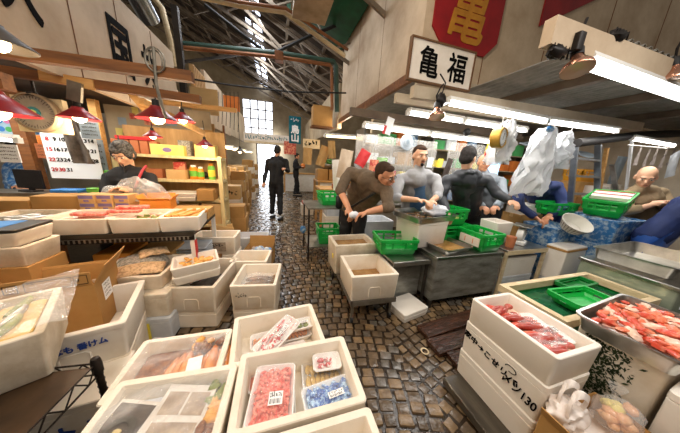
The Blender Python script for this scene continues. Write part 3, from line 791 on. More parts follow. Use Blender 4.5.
a = MB(); a.rbox(.36, .26, 0, .13, .02, .01); tag(a.build('packing_bundle', 'brown_dried', None, 35, (-.47, .97, .314), D2R(-1)), 'dark brown packed layer under the orange dried fillets', 'bundle')
for i in range(14):
    a = MB(); a.ell((0, 0, 0), .026, .018, .014, 10, 6, None, .45, i+20)
    o = a.build('dried_squid', 'brown_dried' if i % 3 else 'golden_food', None, 60, (-.36+rr.uniform(-.07, .05), 1.075+rr.uniform(-.03, .03), .462+.008*(i % 4)), rr.uniform(0, 3))
    tag(o, 'small curled brown dried piece at the far right of the orange fish box', 'dried food', 'brown dried pieces under plastic')
a = MB(); a.box(-.03, -.055, 0, .03, .055, .002); tag(a.build('paper_label', 'label_white', None, 35, (-.39, .93, .487), D2R(8)), 'blank white label lying on the orange dried fillets', 'label')
a = MB(); a.slab(lambda u, v: ((u-.5)*.40, (v-.5)*.30, .035*noise.noise(Vector((u*4, v*4, 8)))+.012*noise.noise(Vector((u*12, v*12, 5)))+.02*math.sin(PI*v)), 30, 26, .0006)
tag(a.build('plastic_sheet', 'film', None, 60, (-.47, .975, .497), D2R(-1)), 'clear crinkled plastic sheet over the box of orange dried fish', 'plastic sheet')
# ================================================================= middle of the left side
def supported(labels, w, d, tops, loc, rz, m='styro'): ...
closed_styro('sealed foam box below the open box of bagged fish', .36, .38, .17, (-.19, 1.92, 0), D2R(-8))
o = styro('open foam box with a bag of brown fish, beside the aisle', .38, .41, .235, (-.185, 1.91, .172), D2R(-8), 'styro')
a = MB(); strokes(a, Vector((-.15, -.2005, .12)), (1, 0, 0), (0, 0, 1), .1, .05, 5, .004, 4); a.build('lettering', 'steel_dark', o)
a = MB(); a.rbox(.30, .33, 0, .09, .02, .01); tag(a.build('packing_bundle', 'paper', None, 35, (-.185, 1.91, .203), D2R(-8)), 'packed layer under the brown fish in the box beside the aisle', 'bundle')
closed_styro('sealed foam box below the second box beside the aisle', .36, .30, .17, (-.28, 2.37, 0), D2R(-9))
styro('open foam box with pale bags, behind the bagged brown fish', .38, .31, .235, (-.285, 2.33, .172), D2R(-9), 'styro')
a = MB(); a.ell((0, 0, .045), .12, .09, .05, 16, 9, None, .25, 3); tag(a.build('plastic_bag', 'bag_clear', None, 60, (-.30, 2.33, .203)), 'pale filled plastic bag inside the second box beside the aisle', 'bag')
for i in range(5):
    a = MB(); R = []
    for k in range(12):
        u = k/11; L = .26; r = .032*math.sin(PI*min(u*1.1+.05, 1))**.7+.004
        if u > .85: r = .008+.03*(u-.85)/.15
        R.append([((u-.5)*L, r*.55*math.cos(2*PI*j/10), r*math.sin(2*PI*j/10)*.9) for j in range(10)])
    a.loft(R); o = a.build('whole_fish', 'brown_fish', None, 60, (-.19+.006*i, 1.81+.045*i, .315+.008*(i % 2)), D2R(-6+4*(i % 3)))
    o.rotation_euler.x = .5
    tag(o, 'whole brown fish lying in the bagged box beside the aisle', 'fish', 'brown fish in the aisle box')
a = MB(); a.slab(lambda u, v: ((u-.5)*.27, (v-.5)*.07, .004*math.sin(9*u)), 10, 4, .006); tag(a.build('leaf_strip', 'green_food', None, 60, (-.19, 1.765, .345), D2R(-8)), 'strip of green leaf along the front of the bagged brown fish', 'leaf')
a = MB(); a.slab(lambda u, v: ((u-.5)*.30, (v-.5)*.32, .05*math.sin(PI*u)*math.sin(PI*v)+.02*noise.noise(Vector((u*6, v*6, 2)))), 18, 18, .0006)
tag(a.build('plastic_bag', 'film', None, 60, (-.185, 1.91, .325), D2R(-8)), 'clear bag wrapped over the brown fish in the box beside the aisle', 'bag')
# the box with a small tilted pair of trays on it
closed_styro('grey white sealed foam box under the box that carries tilted foam trays', .38, .55, .17, (-.66, 2.07, 0), D2R(-10))
styro('open foam box of wrapped fish carrying the tilted white foam trays', .39, .56, .235, (-.655, 2.05, .172), D2R(-10), 'styro')
a = MB(); a.ell((0, 0, .05), .14, .2, .06, 16, 9, None, .3, 5); tag(a.build('wrapped_fish', 'dark_cloth', None, 60, (-.65, 2.04, .205), D2R(-10)), 'dark wrapped fish lump in the box below the tilted foam trays', 'wrapped fish')
o = styro('lower of two shallow foam trays stacked tilted on a foam box', .34, .27, .07, (-.69, 1.965, .425), D2R(18), 'styro_white', None, False, .02, .01, .012, name='foam_tray', cat='foam tray'); o.rotation_euler.y = D2R(-3)
o = styro('upper shallow foam tray holding golden dried pieces, tilted on a foam box', .34, .27, .08, (-.692, 1.965, .497), D2R(18), 'styro_white', None, False, .02, .01, .03, name='foam_tray', cat='foam tray'); o.rotation_euler.y = D2R(-3)
for i in range(30):
    a = MB(); a.ell((0, 0, 0), .034, .017, .01, 10, 6, None, .3, i)
    tag(a.build('golden_piece', 'golden_food', None, 60, (-.695+rr.uniform(-.11, .11), 1.965+rr.uniform(-.07, .07), .545+.006*(i % 3)), rr.uniform(0, 3)),
        'golden dried piece in the upper tilted foam tray', 'food', 'golden pieces in the tilted tray')
# box with printed side, box of bags behind
closed_styro('plain foam box under the foam box with the printed brown panel', .46, .27, .33, (-.70, 2.70, 0), D2R(-5))
o = styro('open empty foam box with a printed brown panel on its front', .47, .28, .22, (-.705, 2.70, .332), D2R(-5), 'styro', None, False)
a = MB(); a.box(-.19, -.138, .05, .13, -.1335, .16); q = a.build('printed_panel', 'print_tan', o)
a = MB(); strokes(a, Vector((-.16, -.139, .105)), (1, 0, 0), (0, 0, 1), .27, .04, 9, .006, 9, .002); strokes(a, Vector((-.06, -.139, .07)), (1, 0, 0), (0, 0, 1), .08, .02, 4, .003, 5, .002); a.build('lettering', 'print_dark', q)
o = open_carton('low open carton of clear bags beside the aisle, past the foam boxes', .36, .42, .26, (-.26, 2.90, 0), D2R(-9), 'cardboard', (0, .1, 0, 0), (0, 75, 0, 0))
for i in range(5):
    a = MB(); a.ell((0, 0, .035), .07, .06, .045, 12, 8, None, .35, i+3)
    tag(a.build('plastic_bag', 'bag_clear' if i % 2 else 'net_pile', None, 60, (-.35+.05*i, 2.83+.06*(i % 3), .18+.02*(i % 2))), 'small knotted bag of fish in the low carton beside the aisle' if i % 2 else 'dull blue grey bag in the low carton beside the aisle', 'bag', 'clear knotted bags in the low carton' if i % 2 else 'blue grey bags in the low carton')
a = MB(); a.rbox(.28, .28, 0, .14, .02, .01); tag(a.build('packing_bundle', 'paper', None, 35, (-.26, 2.90, .007), D2R(-9)), 'paper packing under the knotted bags in the low carton', 'bundle')
styro('pale foam box behind the low carton, against the far cartons', .55, .3, .30, (-.42, 3.35, 0), D2R(-4), 'styro_grey', None, False)
for i, (x, y, an, l) in enumerate(((-.86, 3.28, 20, 'folded flat carton leaning left behind the printed foam box'), (-.72, 3.3, -18, 'folded flat carton leaning right behind the printed foam box'))):
    a = MB(); a.rbox(.3, .02, 0, .42, .004, .002); o = a.build('flat_carton', 'cardboard_pale', None, 35, (x, y, .0)); o.rotation_euler = (0, D2R(an*.6), 0); o.location.z = .06
    tag(o, l, 'carton')
# boxes between the blue lettered box and the tilted trays
o = closed_styro('lower sealed foam box with a yellow strap, left of the tilted trays', .44, .42, .20, (-1.03, 1.93, 0), D2R(-4), 'styro_grey')
a = MB(); a.box(.05, -.2165, 0, .075, -.2105, .165); a.build('strap', 'p_yellow', o)
closed_styro('upper foam box left of the tilted trays, above the strapped one', .40, .40, .20, (-1.02, 1.94, .201), D2R(-4), 'styro_dirty')
# newspaper wrapped fish on it
def news(label, p, w, d, h, rz, m, seed):
    a = MB()
    a.slab(lambda u, v: ((u-.5)*w, (v-.5)*d, h*math.sin(PI*u)**.5*math.sin(PI*min(max(v, .02), .98))**.5+.008*noise.noise(Vector((u*4, v*4, seed)))), 20, 16, .01)
    return tag(a.build('newspaper_parcel', m, None, 60, p, rz), label, 'newspaper parcel')
styro('open foam box with white rim under the newspaper parcels', .50, .42, .12, (-1.12, 2.02, .403), D2R(-4), 'styro', None, False)
news('grey newspaper parcel, largest on the foam box at the stall front', (-1.15, 2.08, .49), .36, .34, .10, D2R(12), 'newsprint', 2)
news('tan newspaper parcel folded at the front of the grey one', (-1.10, 1.93, .52), .34, .20, .05, D2R(16), 'newsprint_tan', 6)
news('small pale newspaper parcel lying on top of the grey one', (-1.07, 2.13, .59), .20, .16, .04, D2R(30), 'newsprint_tan', 9)
# ================================================================= blue lettered box, big open carton
nr = GZ(124, 322, .5); rz = D2R(16); ex = Vector((math.cos(rz), math.sin(rz), 0)); ey = Vector((-ex.y, ex.x, 0))
W_, D_ = .74, .50
cN = nr-ex*W_/2+ey*D_/2
closed_styro('sealed foam box with a thick rim under the blue lettered box', W_-.02, D_-.02, .27, (cN.x, cN.y, 0), rz, 'styro')
o = styro('open foam box with blue handwriting on its front, holding the big carton', W_, D_, .23, (cN.x, cN.y, .272), rz, 'styro_white', None, False, lip=.03)
lettering('活〆 はも 番けム', .043, (.15, -D_/2-.0085, .150), (1, 0, .03), (0, 0, 1), 'ink_blue', o, 'handwriting', bold=.03, sx=.9)
a = MB(); a.tube([(.10, -D_/2+.004, .02), (.10, -D_/2+.004, .09), (.115, -D_/2+.003, .105), (.20, -D_/2+.003, .105), (.215, -D_/2+.004, .09), (.215, -D_/2+.004, .02)], .005, 6); a.build('grip_moulding', 'styro_white', o)
tr = GZ(94, 284, .64); rz2 = D2R(13); ex = Vector((math.cos(rz2), math.sin(rz2), 0)); ey = Vector((-ex.y, ex.x, 0))
w2, d2, h2 = .52, .34, .335
cO = tr-ex*w2/2+ey*d2/2
o = open_carton('big open brown carton with raised flaps and printed squares, in the blue lettered box', w2, d2, h2, (cO.x, cO.y, .305), rz2, 'cardboard', (.085, .02, .06, .13), (88, 60, 50, 62))
fz = h2+.042; fy = -d2/2-.0062
a = MB()
for x in (-.115, -.048): a.box(x-.026, fy-.001, fz-.024, x+.026, fy+.001, fz+.024)
q = a.build('printed_square', 'print_dark', o)
for ch, x in (('共', -.115), ('図', -.048)): lettering(ch, .046, (x, fy-.0015, fz), (1, 0, 0), (0, 0, 1), 'cardboard', q, 'printed_sign', bold=.02)
a = MB()
for x0, x1 in ((.0, .175), (.185, .24)):
    for (p, q_) in (((x0, fz-.028), (x1, fz-.028)), ((x0, fz+.028), (x1, fz+.028)), ((x0, fz-.028), (x0, fz+.028)), ((x1, fz-.028), (x1, fz+.028))):
        a.bar((p[0], fy, p[1]), (q_[0], fy, q_[1]), .002, .003)
strokes(a, Vector((.008, fy, fz+.014)), (1, 0, 0), (0, 0, 1), .03, .01, 2, .002, 3, .001); strokes(a, Vector((.19, fy, fz-.012)), (1, 0, 0), (0, 0, 1), .02, .02, 2, .003, 6, .001)
a.build('printed_frame', 'print_dark', o)
a = MB(); xx = w2/2+.001; a.box(xx-.001, -.09, h2*.5, xx+.001, .02, h2*.86); q = a.build('address_label', 'label_white', o)
a = MB()
for k in range(4): strokes(a, Vector((xx+.001, -.08, h2*(.56+.075*k))), (0, 1, 0), (0, 0, 1), .085, .015, 7, .002, k, .0006)
a.build('label_print', 'steel_dark', q)
# fish scraps beside the carton in the lettered box
for i in range(9):
    a = MB(); a.ell((0, 0, 0), .04, .02, .012, 10, 6, None, .4, i+40)
    p = nr-ex*(.06+.02*(i % 2))+ey*(.07+.045*i)
    tag(a.build('fish_piece', 'silver_fish' if i % 2 else 'pale_flesh', None, 60, (p.x, p.y, .345+.02*(i % 3)), i), 'dull silver fish piece in the lettered box, right of the carton' if i % 2 else 'pale fish piece in the lettered box, right of the carton', 'fish piece', 'silver pieces beside the carton' if i % 2 else 'pale pieces beside the carton')
# ================================================================= wire rack with wrapped tray at the very left
t = thing('wire_rack', 'dark metal wire rack with a brown worn top at the front left corner', 'rack', (-1.16, .745, 0), D2R(-5))
a = MB(); a.box(-.37, -.25, .545, .37, .25, .552); a.build('top', 'rack_top', t)
for sx in (-1, 1):
    for sy in (-1, 1):
        a = MB(); a.tube([(sx*.38, sy*.26, 0), (sx*.38, sy*.26, .575)], .0125, 12)
        for k in range(18): a.tube([(sx*.38, sy*.26, .02+.03*k), (sx*.38, sy*.26, .024+.03*k)], .0145, 12)
        a.build('post', 'rack_metal', t)
        a = MB(); a.lathe([(.002, .592), (.013, .588), (.0165, .575), (.018, .55), (.018, .515)], 14, c=(sx*.38, sy*.26, 0)); a.build('post_cap', 'black_metal', t)
a = MB()
for s in (-1, 1):
    for zz in (.56, .50):
        a.tube([(-.38, s*.26, zz), (.38, s*.26, zz)], .004, 6); a.tube([(s*.38, -.26, zz), (s*.38, .26, zz)], .004, 6)
    for k in range(16):
        x0, x1 = -.38+.76*k/16, -.38+.76*(k+1)/16; a.tube([(x0, s*.26, .56 if k % 2 else .50), (x1, s*.26, .50 if k % 2 else .56)], .003, 5)
    for k in range(11):
        x0, x1 = -.26+.52*k/11, -.26+.52*(k+1)/11; a.tube([(s*.38, x0, .56 if k % 2 else .50), (s*.38, x1, .50 if k % 2 else .56)], .003, 5)
a.build('truss_edge', 'rack_metal', t)
a = MB(); a.box(-.37, -.25, .12, .37, .25, .126); a.build('lower_shelf', 'rack_top', t)
nrp = GZ(43, 331, .765); rz3 = D2R(29); ex3 = Vector((math.cos(rz3), math.sin(rz3), 0)); ey3 = Vector((-ex3.y, ex3.x, 0))
cP = nrp-ex3*.25+ey3*.205
styro('foam box of dried fish in clear wrap, standing on the wire rack', .50, .41, .205, (cP.x, cP.y, .555), rz3, 'styro_dirty', None, False)
a = MB(); a.rbox(.42, .30, 0, .012, .02, .004); o = tag(a.build('card_tray', 'yellow_food', None, 35, (cP.x, cP.y, .728), rz3), 'yellowish card tray inside the wrapped box on the wire rack', 'card tray')
a = MB(); a.rbox(.42, .30, 0, .13, .02, .01); tag(a.build('packing_bundle', 'paper', None, 35, (cP.x, cP.y, .59), rz3), 'packed layer under the card tray on the wire rack', 'bundle')
for i in range(12):
    a = MB(); L = .15
    a.slab(lambda u, v: ((u-.5)*L, (v-.5)*.035*(1-.6*abs(2*u-1)**2), .01*math.sin(PI*v)), 10, 4, .008)
    p = cP+ex3*(.14-.075*(i % 5))+ey3*(.1-.08*(i//5))
    tag(a.build('dried_fish', 'silver_fish' if i % 2 else 'green_food', None, 60, (p.x, p.y, .752), rz3+D2R(75)), 'silver dried fish in the wrapped box on the wire rack' if i % 2 else 'olive dried fish in the wrapped box on the wire rack', 'dried fish', 'silver fish on the wire rack' if i % 2 else 'olive fish on the wire rack')
a = MB(); a.slab(lambda u, v: ((u-.5)*.56, (v-.5)*.47, .025*noise.noise(Vector((u*5, v*5, 4)))+.01*noise.noise(Vector((u*13, v*13, 5)))+.07*max(0, u-.6)*v*v), 30, 26, .0006)
tag(a.build('plastic_sheet', 'film', None, 60, (cP.x+.02, cP.y+.03, .79), rz3), 'clear plastic sheet with a peaked corner over the box on the wire rack', 'plastic sheet')
o = closed_styro('lettered foam box standing on the floor behind the wire rack post', .36, .3, .26, (-1.02, 1.19, 0), D2R(8)); 
lettering('ひト 三', .09, (.02, -.151, .12), (1, 0, 0), (0, 0, 1), 'ink_blue', o, 'handwriting', bold=.03)
# ================================================================= the left stall
TY0, TZ = 2.06, .79
t = thing('stall_table', 'long left stall table with a dark slotted front edge under white trays', 'table', (-1.7, 2.4, 0))
a = MB(); a.box(-1.3, -.34, TZ-.03, .98, .35, TZ); a.build('table_top', 'steel_dark', t)
a = MB(); a.box(-1.3, -.345, TZ-.075, .98, -.335, TZ-.03); a.build('front_edge', 'black_metal', t)
a = MB(); pg = [(-1.29, TZ-.040), (-1.29, TZ-.036)]
pg += [(.97, TZ-.036)]
for k in reversed(range(70)): pg += [(-1.268+k*.032, TZ-.040), (-1.268+k*.032, TZ-.068), (-1.28+k*.032, TZ-.068), (-1.28+k*.032, TZ-.040)]
a.prism(pg, (0, -.348, 0), (1, 0, 0), (0, 0, 1), (0, 1, 0), .004)
a.build('slot_grille', 'steel_dull', t)
for x in (-1.28, .96):
    for y in (-.32, .33):
        a = MB(); a.box(x-.018, y-.018, 0, x+.018, y+.018, TZ-.03); a.build('leg', 'white_enamel' if x > 0 else 'steel_dark', t)
a = MB(); a.box(.979, -.345, .30, .985, -.30, TZ-.08); a.build('corner_stripe', 'p_red', t)
a = MB(); a.box(-1.3, .08, TZ, .98, .33, TZ+.10); a.build('riser', 'wood_pale', t)
fronts = [(-1.93, .40, 'styro_dirty', 'leftmost white foam tray of small silver fish on the stall edge'), (-1.52, .40, 'styro', 'white foam tray of cut pink fish, second along the stall edge'),
          (-1.14, .34, 'styro', 'white foam tray of dark leaves and squid, third along the stall edge')]
for x, w_, m, l in fronts:
    styro(l, w_, .38, .125, (x, TY0+.19, TZ+.002), 0, m, None, False, .022, .008, .02, name='foam_tray', cat='foam tray')
styro('white foam tray of long golden strips at the aisle corner of the stall', .30, .36, .13, (-.84, TY0+.19, TZ+.002), D2R(6), 'styro_white', None, False, .022, .008, .02, name='foam_tray', cat='foam tray')
rr = random.Random(21)
def strip(L, w, seed, cv=.01):
    a = MB(); a.slab(lambda u, v: ((u-.5)*L, (v-.5)*w*(1-.35*abs(2*u-1)**2), cv*math.sin(PI*v)+.01*noise.noise(Vector((u*3, v*2, seed)))), 12, 5, .012); return a
for i in range(11):
    x = -.95+.022*i; a = strip(.30, .03, i)
    tag(a.build('golden_strip', 'golden_food', None, 60, (x, TY0+.19+rr.uniform(-.01, .01), TZ+.10+.018*(i % 3)), D2R(75+rr.uniform(-9, 9))), 'long golden strip of fish in the corner tray of the left stall', 'fish strip', 'golden strips in the corner tray')
for i in range(10):
    a = strip(.2, .05, i+30); tag(a.build('silver_fish', 'silver_fish', None, 60, (-1.93+rr.uniform(-.1, .1), TY0+.18+rr.uniform(-.1, .1), TZ+.075+.012*(i % 3)), rr.uniform(0, 3)), 'silver fish strip in the leftmost tray on the stall edge', 'fish', 'silver fish in the leftmost tray')
for i in range(9):
    a = strip(.17, .07, i+60, .02); tag(a.build('fish_fillet', 'pale_flesh' if i % 3 else 'amber_food', None, 60, (-1.52+rr.uniform(-.1, .1), TY0+.18+rr.uniform(-.09, .09), TZ+.08+.012*(i % 3)), rr.uniform(-.6, .6)), 'pale fillet in the second tray on the stall edge' if i % 3 else 'amber fillet in the second tray on the stall edge', 'fillet', 'pale fillets in the second tray' if i % 3 else 'amber fillets in the second tray')
for k, (x, z, l) in enumerate(((-1.47, .135, 'bright pink block of tuna lying across the second and third trays'), (-1.26, .15, 'larger pink slab of tuna on the third tray'), (-1.22, .175, 'thin pink slab on top of the larger tuna slab'))):
    a = MB(); a.rbox(.22, .07, 0, .026, .012, .006); o = a.build('tuna_block', 'pink_mince', None, 35, (x, TY0+.10+.04*k, TZ+z), D2R(-4+6*k)); tag(o, l, 'tuna block')
for i in range(10):
    a = strip(.14, .035, i+90); tag(a.build('squid_piece', 'green_food' if i % 2 else 'pale_flesh', None, 60, (-1.12+rr.uniform(-.1, .1), TY0+.18+rr.uniform(-.1, .1), TZ+.085+.01*(i % 3)), rr.uniform(0, 3)), 'green leaf strip in the third tray on the stall edge' if i % 2 else 'pale squid strip in the third tray on the stall edge', 'food strip', 'leaf strips in the third tray' if i % 2 else 'squid strips in the third tray')
# under the table
carton('orange carton under the left stall table', .26, .3, .2, (-1.42, 2.35, .36), 0, 'orange_carton', None, False)
carton('brown carton with a green mark under the stall table', .30, .3, .19, (-1.12, 2.35, .36), 0, 'cardboard', None, False)
a = MB(); a.box(-.09, -.1515, .06, -.03, -.1505, .15); a.build('green_mark', 'goods_green', bpy.data.objects['cardboard_box.001'] if 'cardboard_box.001' in bpy.data.objects else None)
for i in range(6):
    x = -2.1+.33*(i % 3) if i < 3 else -1.45+.33*(i-3)
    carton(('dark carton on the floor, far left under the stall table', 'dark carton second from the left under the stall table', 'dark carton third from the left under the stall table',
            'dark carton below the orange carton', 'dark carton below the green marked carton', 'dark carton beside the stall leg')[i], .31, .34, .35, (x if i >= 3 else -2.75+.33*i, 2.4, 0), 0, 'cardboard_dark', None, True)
a = MB(); a.box(-.16, -.05, 0, .16, .05, .03); tag(a.build('magenta_packet', 'p_pink', None, 35, (-1.72, 2.16, .60), D2R(20)), 'magenta packet in the shadow under the stall table', 'packet').location.z = .352
for i in range(7):
    a = MB(); a.tubbox(.30, .26, .022, .01, .02, .01); o = a.build('stacked_tray', 'styro_grey', None, 35, (-.86, 2.42, .36+.026*i)); tag(o, 'pale foam tray in the neat stack beside the stall corner leg', 'foam tray', 'pale trays stacked under the stall corner')
# things on the riser
zr = TZ+.10
carton('low brown carton lying at the far left of the stall', .42, .22, .09, (-2.32, 2.61, zr), D2R(2), 'cardboard', None, False)
carton('wide brown carton lying left of the small printed boxes', .34, .2, .13, (-1.93, 2.62, zr), D2R(3), 'cardboard', None, False)
pb = None; k = 0
for j in range(2):
    for i in range(3):
        x = -1.70+.125*i; z = zr+.075*j
        l = 'small purple printed carton, '+('left', 'middle', 'right')[i]+' of the '+('lower' if j == 0 else 'upper')+' row on the stall'
        o = thing('printed_carton', l, 'carton', (x, 2.58+.01*i, z), D2R(-4), 'small purple printed cartons')
        b = MB(); b.rbox(.12, .16, 0, .073, .004, .002); b.build('body', 'cardboard_pale', o)
        b = MB(); b.box(-.054, -.0808, .036, .054, -.0795, .066); b.box(-.02, -.0808, .008, .02, -.0795, .028); b.build('print', 'purple_print', o)
open_carton('small orange brown open carton in front of the stall keeper', .25, .18, .10, (-1.19, 2.60, zr), D2R(6), 'orange_carton', (.03, .05, .05, .05), (40, 70, 60, 50))
# crumpled clear bag
a = MB(); a.slab(lambda u, v: ((u-.5)*.62+.05*noise.noise(Vector((u*3, v*3, 7))), .16*(v-.5)+.06*noise.noise(Vector((u*5, v*5, 2))), .27*math.sin(PI*u)**.6*math.sin(PI*v*.9+.15)+.07*noise.noise(Vector((u*6, v*6, 9)))), 34, 22, .0008)
tag(a.build('plastic_bag', 'bag_clear', None, 60, (-1.40, 2.70, zr+.02)), 'large crumpled clear plastic bag in front of the stall keeper', 'bag')
# white cold box with dark tray at far left
carton('tall brown carton under the pale boxes at the left edge', .50, .26, .70, (-1.78, 1.84, 0), 0, 'cardboard', None, False)
styro('pale foam box of black rods at the left edge', .50, .26, .13, (-1.78, 1.84, .701), 0, 'styro_dirty', None, False)
for i in range(6):
    a = MB(); a.tube([(0, -.1, 0), (.01, 0, .012), (0, .1, 0)], .009, 7); tag(a.build('black_rod', 'cord_black', None, 35, (-1.62-.035*i, 1.84, .815), D2R(30*(i % 3)-30)), 'short black rod lying in the pale foam box at the left edge', 'rod', 'black rods in the left foam box')
styro('upper pale foam box at the left edge', .48, .25, .09, (-1.79, 1.845, .833), 0, 'styro', None, False)
t = thing('display_tray', 'dark slate tray with a blue and white sheet at the left edge', 'tray', (-1.80, 1.84, .925), D2R(3))
a = MB(); a.rbox(.50, .27, 0, .02, .02, .004); a.build('tray', 'steel_dark', t)
a = MB(); a.box(-.2, -.1, .02, .14, .1, .023); q = a.build('sheet', 'p_blue', t)
a = MB(); a.box(-.16, -.05, .023, .02, .06, .025); a.build('sheet_picture', 'p_white', q)
# ---------------------------------------------------------------- beams, lamps, scale
a = MB(); a.bar((-3.2, 1.60, 1.86), (-.47, 1.60, 1.895), .05, .055); tag(a.build('wooden_beam', 'wood_beam'), 'long brown wooden beam crossing below the painted sign board', 'beam')
a = MB(); a.bar((-1.62, 2.0, 1.885), (-.55, 2.0, 1.86), .05, .055); tag(a.build('wooden_beam', 'wood_beam'), 'second brown wooden beam, lower, that carries the maroon lamps', 'beam')
a = MB(); a.bar((-1.42, 1.97, 1.885), (-1.16, 1.97, 1.862), .02, .06); tag(a.build('wooden_batten', 'wood_pale'), 'pale wooden batten nailed to the lower beam above the lamp', 'batten')
a = MB(); a.bar((-1.6, 3.3, 2.05), (-.5, 3.3, 2.05), .05, .05); tag(a.build('wooden_beam', 'wood_pale'), 'pale wooden rail deep in the left stall that holds the calendar', 'beam')
a = MB(); a.box(-3.0, 1.62, 1.72, -1.32, 1.68, 1.80); a.box(-3, 1.70, 1.62, -1.45, 1.76, 1.71); tag(a.build('wooden_ledge', 'wood_beam'), 'stepped wooden ledge under the left end of the sign board', 'ledge')
for k, (p0, p1, l) in enumerate((((-1.02, 2.2, 1.84), (-.80, 2.9, 1.70), 'slanting wooden strut behind the maroon lamps'), ((-1.15, 2.3, 1.95), (-.98, 2.3, 1.7), 'short wooden strut hanging under the sign board'))):
    a = MB(); a.bar(p0, p1, .04, .05); tag(a.build('wooden_strut', 'wood_pale'), l, 'strut')
def beampost(label, x, y, z0, z1, m, w=.05):
    a = MB(); a.box(x-w/2, y-w/2, z0, x+w/2, y+w/2, z1); return tag(a.build('wooden_post', m), label, 'post')
p = GY(32, 160, 3.3); beampost('brown wooden post left of the calendar', p.x, 3.3, 0, 2.0, 'wood_beam', .1)
p = GY(103, 150, 3.35); beampost('pale wooden post between the dark cloth and the stall keeper', p.x, 3.35, 0, 2.0, 'wood_pale', .07)
p = GY(43, 160, 3.45)
pend = [('maroon pendant lamp hanging left of the stall keeper, below the pale batten', GY(80, 119, 2.0), .105, 'maroon', 9),
        ('largest maroon pendant lamp, over the golden strips', GY(158, 120, 2.0), .13, 'maroon', 9),
        ('maroon pendant lamp partly hidden behind the largest one', GY(183, 121, 2.45), .10, 'maroon', 7),
        ('maroon pendant lamp cut off at the left edge of the photo', GY(-4, 113, 1.62), .15, 'maroon', 7),
        ('small maroon pendant lamp above the stall keeper', GY(153, 137, 2.75), .085, 'maroon', 5),
        ('small maroon pendant lamp over the shelf of jars', GY(205, 146, 3.1), .10, 'maroon', 6)]
for l, p, r, m, e in pend: pendant(l, p, r, None, m, True, 1.86-p.z-r if p.z+r < 1.8 else .1, e=e)
pendant('dark lamp with a lime green inside near the sign board, at the left edge', GY(-3, 45, 1.1), .085, None, 'shade_green', True, .25, 'shade_lime', e=3)
pendant('little green pendant lamp far down the left side of the aisle', GY(240, 152, 5.2), .11, None, 'shade_green', True, .7, e=10)
# hanging dial scale
c = GY(37, 113, 2.02)
t = thing('dial_scale', 'round grey dial scale in a cream housing hanging under the wooden beam', 'scale', c)
a = MB(); a.box(-.125, .02, -.12, .125, .06, .10); a.build('housing', 'cream_paint', t)
a = MB(); a.lathe([(.118, .015), (.118, -.02), (.108, -.028), (.106, -.016), (.001, -.016)], 36, ax=(0, 1, 0)); a.build('rim', 'duct', t)
a = MB(); a.lathe([(.105, -.018), (.001, -.0181)], 36, ax=(0, 1, 0)); d = a.build('dial', 'dial_grey', t)
a = MB()
for k in range(40):
    an = 2*PI*k/40; r0 = .085 if k % 5 else .075; a.bar((r0*math.cos(an), -.0195, r0*math.sin(an)), (.098*math.cos(an), -.0195, .098*math.sin(an)), .002, .002)
a.build('scale_mark', 'print_dark', d)
a = MB(); a.lathe([(.034, -.019), (.034, -.024), (.001, -.024)], 24, ax=(0, 1, 0)); a.build('hub', 'teal', t)
a = MB(); a.lathe([(.016, -.024), (.016, -.027), (.001, -.027)], 20, ax=(0, 1, 0)); a.build('hub_centre', 'shade_lime', t)
a = MB(); a.tube([(0, .02, .11), (0, .02, .26)], .007, 8); a.lathe([(.03, .10), (.022, .125), (.001, .13)], 16); a.build('hanger', 'black_metal', t)
# coil of wire and hooks at the beam end
c = GY(155, 60, 1.57)
t = thing('wire_coil', 'loop of pale cable tied to the wooden beam near the end of the sign board', 'cable', c)
a = MB(); a.tube([(.045*math.cos(q*.35), 0, .06*math.sin(q*.35)) for q in range(20)], .005, 6); a.tube([(.03*math.cos(q*.35+1), .008, .05*math.sin(q*.35+1)) for q in range(20)], .004, 6); a.build('loop', 'steel_dull', t)
a = MB(); a.tube([(0, 0, .06), (-.01, 0, -.12), (.0, 0, -.22), (.005, .03, -.29)], .008, 6); a.build('tail', 'steel_dull', t)
c = GY(75, 90, 1.95); a = MB(); a.box(-.035, -.01, -.07, .035, .01, .05); o = tag(a.build('metal_bracket', 'steel_dull', None, 35, c), 'grey metal bracket on the lower beam above the maroon lamp', 'bracket'); o.rotation_euler.y = D2R(12)
# silver vent duct end and pipe by the top of the sign board
a = MB(); p0, p1 = GY(136, -6, 3.3), GY(150, 20, 3.5); a.tube([p0, (p0+p1)/2, p1], .1, 16); tag(a.build('vent_duct', 'aluminium'), 'silver vent duct emerging above the sign board', 'duct')
a = MB(); a.tube([GY(152, -4, 4.0), GY(162, 8, 4.0), GY(170, 40, 4.05), GY(174, 66, 4.1)], .035, 10); tag(a.build('drain_pipe', 'wood_tank'), 'pale bent drain pipe past the end of the sign board', 'pipe')
a = MB(); p = GY(180, 55, 4.2); a.bar((p.x, 4.2, 2.2), (p.x, 4.2, 3.5), .08, .08); tag(a.build('steel_column', 'roof_steel_dark'), 'dark steel column rising behind the sign board', 'column')
